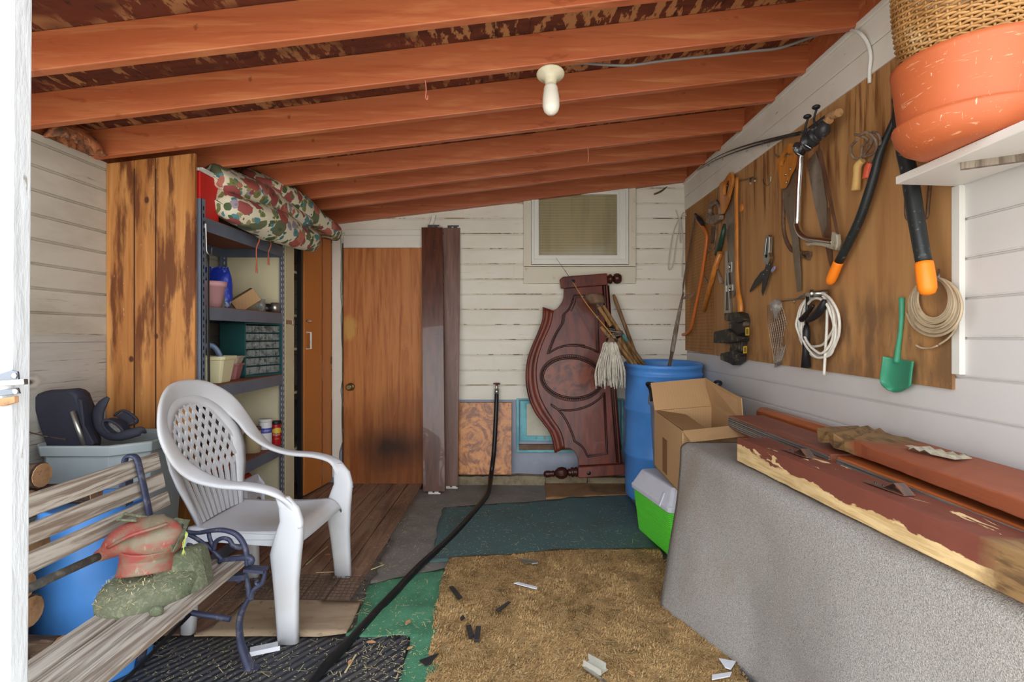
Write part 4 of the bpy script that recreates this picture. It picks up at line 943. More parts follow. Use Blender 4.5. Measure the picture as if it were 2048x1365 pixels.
rod('lower of two black fishing rods, with the bigger ring guides and lower reel',[P4(300,733,.045),P4(470,635,.05),P4(780,520,.055),P4(1240,398,.065)],P4(1300,400,.075),P4(1350,440,.12),[P4(1420,330,.10),P4(1462,300,.10),P4(1500,270,.10)],(.6,1.2,1.9,2.4))
# cultivators
def claw(lab,base,tip_pts,hand,hm):
    r=thing('hand_cultivator',lab,'garden tool',hand[-1],'claw cultivators')
    for pts in tip_pts: tubes('tine',[(cat(pts,5),.0055)],M['dusty'],r,7)
    tubes('wood_handle',[(cat(hand,4),[.013,.017,.016,.018])],hm,r,12); return r
claw('claw hand cultivator with a pale yellow wooden handle, right of the fishing reels',None,
  [[P6(335,720,.04),P6(340,620,.05),P6(385,560,.08),P6(330,530,.10),P6(285,520,.09)],[P6(338,700,.04),P6(400,620,.06),P6(420,545,.09),P6(370,500,.11),P6(320,530,.10)],[P6(330,720,.04),P6(265,700,.05),P6(250,620,.07),P6(300,560,.10)],[P6(340,700,.04),P6(440,660,.06),P6(450,570,.09),P6(400,510,.11)]],
  [P6(345,725,.04),P6(305,770,.045),P6(298,850,.045),P6(288,970,.045)],mat('pale worn handle',c(214,172,104),.5,layers=[dict(c=c(180,134,70),sc=12,lo=.45,hi=.7,s=.6)]))
claw('claw hand cultivator with an orange red handle, behind the pale handled one',None,
  [[P6(400,760,.03),P6(440,680,.05),P6(485,600,.07),P6(470,520,.09),P6(420,500,.08)],[P6(400,750,.03),P6(470,640,.05),P6(490,560,.07),P6(450,500,.09)]],
  [P6(408,745,.03),P6(395,780,.03),P6(385,820,.03),P6(378,870,.03)],mat('orange red handle',c(222,92,58),.4))
# grass shears
t=thing('grass_shears','grey handled grass shears hanging open in the middle of the panel','shears',P5(700,730,.02))
M['sblade']=mat('dark shear blade',c(62,66,68),.4,.6)
mb=MB(); mb.prism([P5(*q,.04) for q in((738,475),(770,480),(755,560),(735,640),(705,728),(697,700),(705,600),(722,520))],(-.003,0,0)); mb.build('shear_blade',M['sblade'],t)
mb=MB(); mb.prism([P5(*q,.034) for q in((725,525),(730,560),(690,620),(610,702),(606,690),(645,610),(690,550))],(-.003,0,0)); mb.build('shear_blade',M['sblade'],t)
mb=MB(); mb.ring([P5(*q,.03) for q in((750,270),(768,265),(780,280),(775,400),(785,440),(768,490),(735,480),(728,420))],[P5(*q,.03) for q in((758,290),(764,290),(766,300),(764,400),(765,425),(758,440),(748,435),(744,415))],(-.02,0,0)); mb.build('shear_handle',M['steel'],t,bevel=.002)
mb=MB(); mb.prism([P5(*q,.028) for q in((762,285),(772,285),(768,410),(750,425),(745,400))],(-.012,0,0)); mb.build('grip_insert',M['black_plastic'],t)
mb=MB(); mb.tube(cat([P5(*q,.045) for q in((768,540),(780,520),(795,508),(788,530),(770,548))],3),.004,6); mb.build('lock_strap',mat('lilac strap',c(150,156,200),.5),t)
for q in((738,490),(755,490),(708,566),(735,535)):
    mb=MB(); mb.sph(P5(*q,.046),.004,8,4); mb.build('rivet',M['steel'],t)
# black bracket cluster with yellow stickers
t=thing('hedge_guard','stack of dusty black plastic guards with two yellow stickers, below the spirit level','guard',P5(530,1255,.02))
M['dustyblack']=mat('dusty black plastic',c(46,44,40),.5,layers=[dict(c=c(136,120,92),sc=(16,16,16),lo=.52,hi=.66,s=.75)])
for pts,off,th in(([(475,860),(560,852),(600,865),(608,910),(560,935),(480,915)],.02,.06),([(492,930),(612,905),(610,945),(595,1010),(560,1040),(495,985)],.02,.045),([(405,1000),(515,978),(560,1020),(605,1040),(600,1075),(500,1090),(402,1085)],.02,.07),([(495,1080),(590,1075),(585,1150),(545,1190),(495,1150)],.02,.04),([(445,1165),(560,1140),(585,1165),(580,1225),(540,1255),(500,1235),(446,1215)],.02,.06)):
    mb=MB(); mb.prism([P5(*q,.013) for q in pts],(-th,0,0)); mb.build('guard_plate',M['dustyblack'],t,bevel=.006)
for pts in([(482,905),(560,880),(606,912),(540,936)],[(488,1050),(560,1035),(602,1050),(545,1075)],[(470,1190),(555,1170),(582,1190),(520,1210)]):
    mb=MB(); mb.prism([P5(*q,.06) for q in pts],(-.025,0,0)); mb.build('guard_rib',M['dustyblack'],t,bevel=.004)
M['yel']=mat('yellow sticker',c(238,196,60),.5); M['ink']=mat('black ink',c(40,36,30),.6)
for (x0,y0,x1,y1) in((572,970,600,1030),(556,1112,584,1166)):
    mb=MB(); mb.prism([P5(x0,y0,.0655),P5(x1,y0-4,.0655),P5(x1,y1-4,.0655),P5(x0,y1,.0655)],(-.001,0,0)); s=mb.build('sticker',M['yel'],t)
    for k in range(3):
        mb=MB(); xa=lerp(x0,x1,.2+.25*k); mb.prism([P5(xa,y0+8,.0668),P5(xa+3.5,y0+8,.0668),P5(xa+3.5,y1-10,.0668),P5(xa,y1-10,.0668)],(-.0005,0,0)); mb.build('print_line',M['ink'],s)
# wire mesh strip
t=thing('wire_mesh_strip','strip of silver wire mesh hanging from a hook below the shears','wire mesh',P5(815,1270,.02))
mb=MB()
def mesh_pt(u,v): 
    l=P5(interp([0,.4,1],[738,765,775],v),lerp(800,1272,v),.03); r=P5(interp([0,.3,.7,1],[852,872,865,850],v),lerp(752,1255,v),.02)
    return l.lerp(r,u)+V((-.012*math.sin(v*5+u*2),0,0))
for k in range(10): mb.tube([mesh_pt(k/9,j/12) for j in range(13)],.0011,5)
for j in range(27): mb.tube([mesh_pt(k/4,j/26) for k in range(5)],.0011,5)
mb.build('mesh_wires',M['galv'],t,kind='stuff')
M['glass']=mat('clear glass',c(220,226,226),.05,trans=.8,alpha=.55)
mb=MB(); mb.lathe([(0,-.05),(.012,-.05),(.014,-.02),(.030,0),(.032,.03),(.024,.045),(.018,.05),(0,.05)],P5(802,830,.06),None,18); mb.build('hanging_jar',M['glass'],t)
mb=MB(); mb.tube([P5(855,768,.014),P5(900,760,.03),P5(945,752,.035),P5(1015,748,.05)],.004,7); mb.tube([P5(940,752,.035),P5(942,785,.035)],.0035,6)
tag(mb.build('hanger_rod',M['steel']),'thin wire hanger holding the mesh strip and the hammer','hook')
# hammer
t=thing('hammer','claw hammer with a black ribbed rubber grip, hanging head up','hammer',P5(1033,1270,.03))
mb=MB(); mb.lathe([(.0,0),(.017,0),(.019,.004),(.019,.014),(.013,.02),(.013,.04),(.017,.05),(.017,.075),(0,.075)],P5(1060,712,.095),Matrix.Rotation(-.5,3,'Z')@ry(PI/2),20)
mb.build('hammer_head',M['steel'],t)
mb=MB(); mb.tube(cat([P5(1045,718,.06),P5(1010,725,.05),P5(970,745,.045)],4),[.014,.010,.005],8,flat=.6); mb.build('hammer_claw',M['steel'],t)
tubes('shaft',[([P5(1042,735,.06),P5(1036,960,.05)],.0075)],M['dark_steel'],t)
tubes('grip',[([P5(1036,950,.05),P5(1035,1000,.05),P5(1030,1150,.045),P5(1030,1270,.04)],[.012,.018,.016,.023])],M['black_plastic'],t,12)
# white cord coil
t=thing('cord_coil','coil of white electric cord hung behind the hammer, its end hanging to the panel foot','cord',P5(1165,1330,.02))
M['whitecord']=mat('white cord',c(226,222,210),.45)
mb=MB(); rr=random.Random(5)
for k,(x0,x1,y0,y1,sk) in enumerate(((972,1278,705,1195,0),(985,1262,712,1185,.1),(962,1250,735,1110,-.05),(1000,1280,700,1200,.08),(1010,1240,745,1160,.15))):
    n=16; pts=[]
    for j in range(n):
        a=2*PI*j/n+.3; cx_,cy_=(x0+x1)/2,(y0+y1)/2
        x=cx_+(x1-x0)/2*math.cos(a)+sk*100*math.sin(a); y=cy_+(y1-y0)/2*math.sin(a)
        pts.append(P5(x+rr.uniform(-7,7),y+rr.uniform(-7,7),.035+.010*math.sin(a*2+k)+.006*k))
    mb.tube(cat(pts,3,True),.0065,7,closed=True)
mb.tube(cat([P5(*q,.05) for q in((1100,705),(1160,730),(1188,800),(1190,950),(1178,1150),(1168,1330))],5),.0068,7); mb.build('cord',M['whitecord'],t)
t=thing('spring_clamp','black clamp hanging inside the white cord coil','clamp',P5(1080,920,.03))
tubes('clamp_jaw',[(cat([P5(*q,.075) for q in((1172,760),(1150,820),(1100,880),(1050,915))],4),[.010,.02,.018,.012]),],M['black_plastic'],t)
tubes('clamp_arm',[(cat([P5(*q,.07) for q in((1090,800),(1040,860),(995,910))],4),[.006,.012,.014])],M['dark_steel'],t)
# long lopper: two long arms with orange grips
t=thing('long_lopper','long handled black lopper with two orange grips, hanging beside the shelf','lopper',P7(1340,560,.06))
tubes('lopper_arm',[(cat([P6(655,150,.06),P6(600,380,.06),P6(520,570,.06),P6(475,690,.06),P6(430,860,.06),P7(830,0,.06),P7(672,322,.06)],4),[.010,.012,.016,.0185,.0185])],mat('scuffed black tube',c(38,42,42),.35,layers=[dict(c=c(110,112,108),sc=60,lo=.62,hi=.68,s=.7)]),t,12)
ba=bpy.data.materials['scuffed black tube']
tubes('lopper_arm',[(cat([P6(672,110,.10),P6(640,240,.11),P6(640,400,.12),P6(675,640,.12),P6(720,850,.12),P7(1262,0,.12),P7(1318,325,.12)],4),[.012,.022,.026,.026,.024])],ba,t,12)
def grip(a,b,r):
    mb=MB(); d=(b-a); L=d.length; Rm=d.to_track_quat('Z','Y').to_matrix()
    mb.lathe([(r*.95,0),(r,.01),(r*1.04,L*.5),(r*1.0,L*.8),(r*.75,L*.95),(r*.35,L*.995),(0,L)],a,Rm,18); mb.build('orange_grip',M['oranger'],t)
grip(P7(672,318,.06),P7(600,488,.06),.0215); grip(P7(1318,322,.12),P7(1352,572,.12),.0275)
mb=MB(); mb.prism([P6(*q,.05) for q in((665,90),(690,110),(700,300),(720,420),(690,430),(650,330),(630,250))],(-.03,0,0)); mb.build('lopper_head',ba,t,bevel=.004)
# shelf bracket hoop
mb=MB(); mb.tube(cat([P6(885,905,.016),P6(868,1080,.016),P6(855,1185,.016),P6(780,1200,.016),P6(705,1200,.016),P6(690,1120,.016),P6(695,960,.016)],4),.006,7)
tag(mb.build('wire_hoop',M['rust']),'rusty wire hoop hanging on the panel below the shelf tip','hoop')
# green toy shovel
M['toyg']=mat('dusty green plastic',c(62,146,112),.45,layers=[dict(c=c(96,166,136),sc=9,lo=.5,hi=.7,s=.5)])
t=thing('toy_shovel','green plastic shovel hanging blade down low on the panel','shovel',P7(1110,1285,.02))
mb=MB(); mb.tube(cat([P7(*q,.022) for q in((1150,590),(1150,720),(1140,850),(1122,980),(1112,1085))],4),[.011,.009,.008,.010,.012],10); mb.build('shovel_handle',M['toyg'],t)
def shov(u,v):
    l=[(1006,1035),(996,1120),(985,1190),(990,1240),(1040,1285)]; r=[(1238,1075),(1230,1130),(1222,1200),(1215,1255),(1190,1275)]
    a=cat([(x,y,0) for x,y in l],4); b=cat([(x,y,0) for x,y in r],4); i=v*(len(a)-1); k=min(int(i),len(a)-2)
    A=a[k].lerp(a[k+1],i-k);B2=b[k].lerp(b[k+1],i-k); p=A.lerp(B2,u)
    return P7(p.x,p.y+ (30*math.sin(PI*u) if v>.95 else 0),.0145+.03*(4*(u-.5)**2)*(1-.3*v))
mb=MB(); mb.grid(shov,14,16); mb.build('shovel_blade',M['toyg'],t,solid=.005)
# tan wire coil
t=thing('wire_coil','coil of tan wire hung on a nail beside the white trim','wire',P7(1400,895,.02))
mb=MB(); rr=random.Random(11)
for k in range(11):
    f=k/10; x0=lerp(1272,1186,f)+rr.uniform(-6,6); x1=lerp(1510,1612,f)+rr.uniform(-10,6); y0=440+rr.uniform(-4,6); y1=lerp(750,890,f)+rr.uniform(-8,4)
    cx_,cy_=(x0+x1)/2,(y0+y1)/2; pts=[]
    for j in range(18):
        a=2*PI*j/18; pts.append(P7(cx_+(x1-x0)/2*math.cos(a),cy_+(y1-y0)/2*math.sin(a),.03+.004*k*math.sin(a+1)+.004+.003*(k%3)))
    mb.tube(cat(pts,3,True),.0042,6,closed=True)
for pts in([(1600,700),(1560,820),(1500,900),(1430,948)],[(1258,950),(1300,972),(1370,972),(1420,955)]): mb.tube(cat([P7(*q,.03) for q in pts],4),.0035,6)
mb.build('wire_rings',M['tan_wire'],t,kind='stuff')
tubes('nail',[([P7(1432,365,.0),P7(1430,432,.05)],.004)],M['steel'],t)
# shelf with pot and basket
sh=thing('wall_shelf','white painted shelf on the right wall carrying the terracotta pot','shelf',(1.38,1.35,1.80))
sa=W(1790,366,1.807); 
mb=MB(); mb.prism([V((1.268,1.80,1.800)),V((1.225,.80,1.800)),V((1.498,.80,1.800)),V((1.498,1.825,1.800))],(0,0,.026)); mb.build('shelf_board',mat('chipped white shelf paint',c(226,222,214),.45,layers=[dict(c=c(92,78,62),sc=(50,22,50),lo=.69,hi=.72,s=.7)]),sh,bevel=.003)
mb=MB(); a=P6(1280,612,.0);  mb.bar(V((1.30,1.575,1.79)),V((1.498,1.44,1.79)),.018,.02); mb.build('shelf_bracket',M['greywood'],sh)
M['terra']=mat('scuffed orange plastic pot',c(192,100,58),.5,layers=[dict(c=c(174,88,50),sc=3,lo=.45,hi=.7,s=.6),dict(c=c(232,178,140),sc=(14,14,70),dist=1.5,lo=.63,hi=.68,s=.6),dict(c=c(236,196,164),sc=(60,60,12),dist=2,lo=.66,hi=.69,s=.7)],bump=[dict(sc=40,s=.08,h=.002)])
pc=V((1.30,1.53,1.8275))
mb=MB(); mb.lathe([(0,.0),(.13,0),(.143,.004),(.168,.018),(.184,.040),(.193,.070),(.192,.078),(.178,.082),(.178,.088),(.188,.18),(.195,.235),(.197,.248),(.188,.248),(.176,.18),(.166,.05),(0,.04)],pc,None,64)
tag(mb.build('plant_pot',M['terra']),'large scuffed terracotta coloured plastic pot on the white shelf','pot')
M['wick']=mat('wicker strand',c(186,140,84),.5,layers=[dict(c=c(140,94,48),sc=9,lo=.42,hi=.62,s=.8),dict(c=c(214,184,136),sc=14,lo=.58,hi=.7,s=.7)])
bk=thing('wicker_basket','woven wicker basket sitting in the terracotta pot','basket',pc+V((.02,0,.27)))
bc=pc+V((.005,.01,.225)); ns=44
def brad(z): return interp([0,.03,.10,.2,.3],[.148,.156,.174,.184,.188],z)
mb=MB()
for s in range(ns):
    a=2*PI*s/ns; mb.tube([bc+V((brad(z)*math.cos(a),brad(z)*math.sin(a),z)) for z in (0,.05,.1,.16,.22,.29)],.0035,5)
mb.build('stakes',M['wick'],bk,kind='stuff')
mb=MB()
z=.004; row=0
while z<.28:
    pts=[]
    for j in range(ns*2):
        a=2*PI*j/(ns*2); off=.0055*(math.cos(PI*(j/1.0)+0) if j%2==0 else 0)*(1 if row%2 else -1)
        s_=1 if ((j//2)%2==row%2) else -1
        off=.006*s_ if j%2==0 else 0
        rd=brad(z)+off; pts.append(bc+V((rd*math.cos(a),rd*math.sin(a),z+.0015*math.sin(j*1.7+row))))
    mb.tube(pts,.0043,5,closed=True); z+=.0082; row+=1
mb.build('weave',M['wick'],bk,kind='stuff')
mb=MB()
for k in range(3):
    mb.tube(cat([bc+V(((.157+.008*math.sin(a*9+k*2.1))*math.cos(a),(.157+.008*math.sin(a*9+k*2.1))*math.sin(a),.006+.007*math.cos(a*9+k*2.1))) for a in [2*PI*j/60 for j in range(60)]],2,True),.0055,6,closed=True)
mb.build('border_braid',M['wick'],bk)
# ceiling lamp and its cable
M['ivory']=mat('ivory plastic',c(220,210,180),.45,layers=[dict(c=c(180,164,124),sc=14,lo=.5,hi=.7,s=.5)])
M['opal']=mat('opal bulb glass',c(232,226,210),.25,spec=.5)
lz=roofz(.16); ly=RY[6]+.05
lp=thing('ceiling_lamp','bare white bulb in an ivory socket hanging from a rafter','lamp',W(1103,122,ly))
bx_=W(1101,147,ly-.03); Rl=Euler((-.20,.06,.3)).to_matrix()
mb=MB(); mb.lathe([(0,0),(.048,0),(.050,-.004),(.050,-.056),(.047,-.06),(0,-.06)],bx_+Rl@V((0,.0,.060)),Rl@rz(PI/8),8,sm=False); mb.build('junction_box',M['ivory'],lp,bevel=.003)
mb=MB(); mb.lathe([(0,0),(.060,0),(.062,-.006),(.055,-.013),(.034,-.022),(.026,-.036),(.024,-.055),(0,-.055)],bx_,Rl,32); mb.build('lamp_holder',M['ivory'],lp)
mb=MB(); mb.lathe([(0,-.05),(.017,-.05),(.017,-.062),(.029,-.068),(.032,-.08),(.031,-.088),(.034,-.10),(.037,-.13),(.037,-.165),(.031,-.185),(.018,-.198),(0,-.203)],bx_,Rl,28); mb.build('bulb',M['opal'],lp)
mb=MB(); d=bx_+Rl@V((.0,-.047,.03)); mb.lathe([(0,0),(.011,0),(.011,.002),(0,.003)],d,Rl@rx(PI/2),14); mb.build('knockout',M['ivory'],lp)
M['greycable']=mat('grey cable',c(120,114,108),.5)
cps=[(1140,131),(1165,127),(1215,130),(1260,131),(1310,124),(1370,117),(1440,110),(1500,103),(1550,98),(1585,88),(1620,75),(1650,65),(1690,59)]
mb=MB(); mb.tube(cat([W(x,y,ly+.02+ (.006*math.sin(i*1.7))) for i,(x,y) in enumerate(cps)],5),.0065,8)
cb=mb.build('lamp_cable',M['greycable']); tag(cb,'grey cable running along the rafter from the lamp to the right wall','cable')
mb=MB(); mb.tube(cat([W(1688,59,ly+.02),RW(1716,64,.05),RW(1734,85,.036),RW(1741,112,.036),RW(1739,140,.03),RW(1739,166,.02)],5),.0075,8); mb.build('painted_end',M['clean_white'],cb)
for x,y,k,l in((851,163,6,'pink thread hook dangling under the rafter that carries the lamp'),(1176,300,4,'short pink thread dangling under the fifth rafter from the back')):
    p=W(x,y,RY[k]-.02); mb=MB(); mb.tube(cat([p+V((0,0,.02)),p,p+V((.003,0,-.04)),p+V((.0,0,-.07))]+([p+V((.008,0,-.078)),p+V((.010,0,-.06))] if k==6 else []),3),.0028 if k==6 else .002,6)
    tag(mb.build('hanging_thread',mat('pink thread '+str(k),c(196,120,100),.6)),l,'thread')
# ------------------------------------------------------------ left side: closet, shelving, chair, bench
M['tonly']=mat('oiled knotty plywood siding',c(188,128,70),.5,layers=[
  dict(c=c(150,92,44),sc=(14,14,1.0),lo=.42,hi=.62,s=.85,dist=.8),
  dict(c=c(212,158,96),sc=(26,26,1.2),lo=.52,hi=.7,s=.5),
  dict(c=c(96,48,22),sc=(11,11,1.6),lo=.50,hi=.58,s=.9,mask=dict(k='spot',ce=(0,0,2.0),rad=(9,9,.85),lo=1.6,hi=1.1,wob=.5,wsc=4)),
  dict(c=c(80,42,22),k='spot',ce=(-.02,0,1.99),rad=(.014,9,.02),lo=1.3,hi=.9,wob=.6,wsc=30),
  dict(c=c(80,42,22),k='spot',ce=(.03,0,1.28),rad=(.012,9,.018),lo=1.3,hi=.9,wob=.6,wsc=30),
  dict(c=c(78,40,20),k='spot',ce=(-.1,0,1.16),rad=(.016,9,.02),lo=1.3,hi=.9,wob=.6,wsc=30),
  dict(c=c(198,180,150),sc=(60,60,22),lo=.69,hi=.72,s=.7)],bump=[dict(sc=(50,50,3),s=.15,h=.001)])
mb=MB(); yp=2.812; zt=lambda x: roofz(x)+.0
ed=[-2.128,-1.985,-1.979,-1.874,-1.868,-1.668]
for k in range(5):
    a,b=ed[k],ed[k+1]; dy=.006 if k in(1,3) else 0
    mb.add([(a,yp+dy,0.012),(b,yp+dy,.012),(b,yp+dy,zt(b)-.002),(a,yp+dy,zt(a)-.002),(a,yp+.018,.012),(b,yp+.018,.012),(b,yp+.018,zt(b)-.002),(a,yp+.018,zt(a)-.002)],[(0,1,2,3),(5,4,7,6),(1,5,6,2),(4,0,3,7),(3,2,6,7),(4,5,1,0)])
struct(mb,'wall_closet',M['tonly'],'knotty brown plywood end panel of the shelving closet')
M['groovem']=mat('dark groove',c(70,40,22),.9)
mb=MB()
for x in(-1.982,-1.871): mb.bb((x-.0035,yp-.001,.012),(x+.0035,yp+.007,2.165))
mb.build('panel_groove',M['groovem'],bpy.data.objects['wall_closet'],kind='stuff')
# interior panels of the closet
M['cream']=mat('cream painted panel',c(222,212,176),.6,layers=[dict(c=c(206,196,164),sc=3,lo=.45,hi=.7,s=.6)])
mb=MB(); mb.bb((XL+.002,3.895,.012),(-1.668,3.912,2.16)); struct(mb,'wall_partition',M['cream'],'cream painted partition at the far end of the shelving')
mb=MB(); mb.bb((-1.668,3.872,.012),(-1.648,4.03,2.2)); struct(mb,'trim_10',M['cream'],'cream upright post between the shelving and the orange closet door',bevel=.002)
mb=MB(); mb.bb((-1.70,4.215,.012),(-1.668,4.245,2.2)); struct(mb,'trim_11',M['dark_steel'],'dark upright beside the orange closet door')
# hasp
hs=thing('hasp','small steel hasp on the cream post beside the shelving','hasp',W(578,650,3.93))
p=V((-1.646,3.96,CH+(671-645)*3.95/F))
mb=MB(); mb.bb(p+V((-.001,-.09,-.014)),p+V((.003,.03,.014))); mb.build('strap',M['galv'],hs,bevel=.001)
mb=MB(); mb.bb(p+V((-.001,.03,-.02)),p+V((.006,.062,.02))); mb.build('staple_plate',M['galv'],hs,bevel=.001)
# orange closet door
M['orangedoor']=mat('orange brown closet door',c(196,122,58),.45,layers=[dict(c=c(176,104,44),sc=(3,3,1),lo=.45,hi=.7,s=.5)])
dd=thing('door_2','x','x',(-1.62,4.48,.03)); del dd['category']; dd['kind']='structure'; dd['label']='orange brown closet door standing slightly ajar left of the brown door'
a=V((-1.662,4.262,.03)); b=V((-1.592,4.69,.03))
mb=MB(); nn=(b-a).cross(V((0,0,1))).normalized()*.03
mb.prism([a,b,b+V((0,0,2.17)),a+V((0,0,2.17))],-nn if nn.x>0 else nn); mb.build('door_slab',M['orangedoor'],dd,bevel=.003)
mb=MB(); s_=a.lerp(b,.62)+V((.0015,0,0)); mb.bar(s_,s_+V((0,0,2.16)),.004,.003,(1,0,0)); mb.build('door_seam',M['dark_gap'],dd)
h0=W(618,666,4.30);h1=W(618,697,4.30); hx=V((.0,0,0))
mb=MB(); e=a.lerp(b,.05); z0,z1=1.19,1.32; mb.tube([V((e.x+.002,e.y,z0)),V((e.x+.04,e.y,z0)),V((e.x+.04,e.y,z1)),V((e.x+.002,e.y,z1))],.008,6); mb.build('door_handle',M['clean_white'],dd)
mb=MB(); e2=a.lerp(b,.07); mb.tube([V((e2.x-.01,e2.y,1.41)),V((e2.x+.045,e2.y,1.41))],[.007,.004],8); mb.sph(V((e2.x+.012,e2.y,1.41)),.011,8,5); mb.build('door_catch',M['steel'],dd)
for z in(2.1,1.05,.16):
    mb=MB(); mb.bar(b+V((.004,-.012,z-.03)),b+V((.004,-.012,z+.03)),.02,.006,(1,0,0)); mb.build('hinge',M['rust'],dd)
# steel shelving
M['rack']=mat('grey blue enamelled rack steel',c(112,122,138),.45,.2,layers=[dict(c=c(88,96,112),sc=6,lo=.45,hi=.7,s=.5),dict(c=c(140,96,66),sc=40,lo=.7,hi=.74,s=.6)])
M['slot']=mat('slot opening',c(24,24,26),.9)
M['chip']=mat('red brown particle board',c(150,92,68),.8,layers=[dict(c=c(110,64,48),sc=80,lo=.45,hi=.6,s=.6)])
sx0,sx1,sy0,sy1=-2.10,-1.652,2.845,3.872
ru=thing('shelving_unit','grey blue slotted steel shelving unit standing in the closet','shelving',((sx0+sx1)/2,(sy0+sy1)/2,.012))
for x,y in((sx1,sy0),(sx1,sy1),(sx0,sy0),(sx0,sy1)):
    mb=MB(); ix=-1 if x==sx1 else 1; iy=1 if y==sy0 else -1
    mb.bb((x,y,.012),(x+ix*.003,y+iy*.036,2.02)); mb.bb((x,y,.012),(x+ix*.036,y+iy*.003,2.02)); up_r=mb.build('upright',M['rack'],ru)
    mb=MB()
    for k in range(50):
        z=.05+k*.039
        if x==sx1: mb.bb((x+.0005,y+iy*.014,z),(x+.0015,y+iy*.022,z+.02))
        if y==sy1: mb.bb((x+ix*.014,y-iy*.0-.0045,z),(x+ix*.022,y-.0035,z+.02))
        if y==sy1: mb.bb((x+ix*.014,y+.0005,z),(x+ix*.022,y+.001,z+.02))
    if mb.v: mb.build('slots',M['slot'] if y==sy0 else M['clean_white'],up_r,kind='stuff')
SZ=[.10,.52,1.02,1.455,1.93]
for i,z in enumerate(SZ):
    mb=MB(); mb.bb((sx0+.004,sy0+.004,z-.014),(sx1-.004,sy1-.004,z)); mb.build('shelf_board',M['chip'],ru)
    for (p,q) in(((sx1-.006,sy0+.004,z-.075),(sx1-.0035,sy1-.004,z-.004)),((sx0+.0035,sy0+.004,z-.075),(sx0+.006,sy1-.004,z-.004)),((sx0+.004,sy1-.006,z-.075),(sx1-.004,sy1-.0035,z-.004)),((sx0+.004,sy0+.0035,z-.075),(sx1-.004,sy0+.006,z-.004))):
        mb=MB(); mb.bb(p,q); mb.build('beam',M['rack'],ru)
# hook and strap hanging on near upright
mb=MB(); mb.tube(cat([V((sx1+.006,sy0+.02,1.86)),V((sx1+.016,sy0+.01,1.90)),V((sx1+.014,sy0+.02,1.80)),V((sx1+.012,sy0+.03,1.74)),V((sx1+.022,sy0+.05,1.73)),V((sx1+.02,sy0+.06,1.77))],4),.004,7); tag(mb.build('wire_hook',M['steel']),'double wire hook on the near upright of the shelving','hook')
mb=MB(); mb.tube(cat([V((sx1+.012,sy0+.04,1.735)),V((sx1+.010,sy0+.045,1.4)),V((sx1+.010,sy0+.05,1.05)),V((sx1+.010,sy0+.05,.85))],4),.011,7,flat=.4); tag(mb.build('hanging_strap',M['black_plastic']),'black strap hanging down the near upright of the shelving','strap')
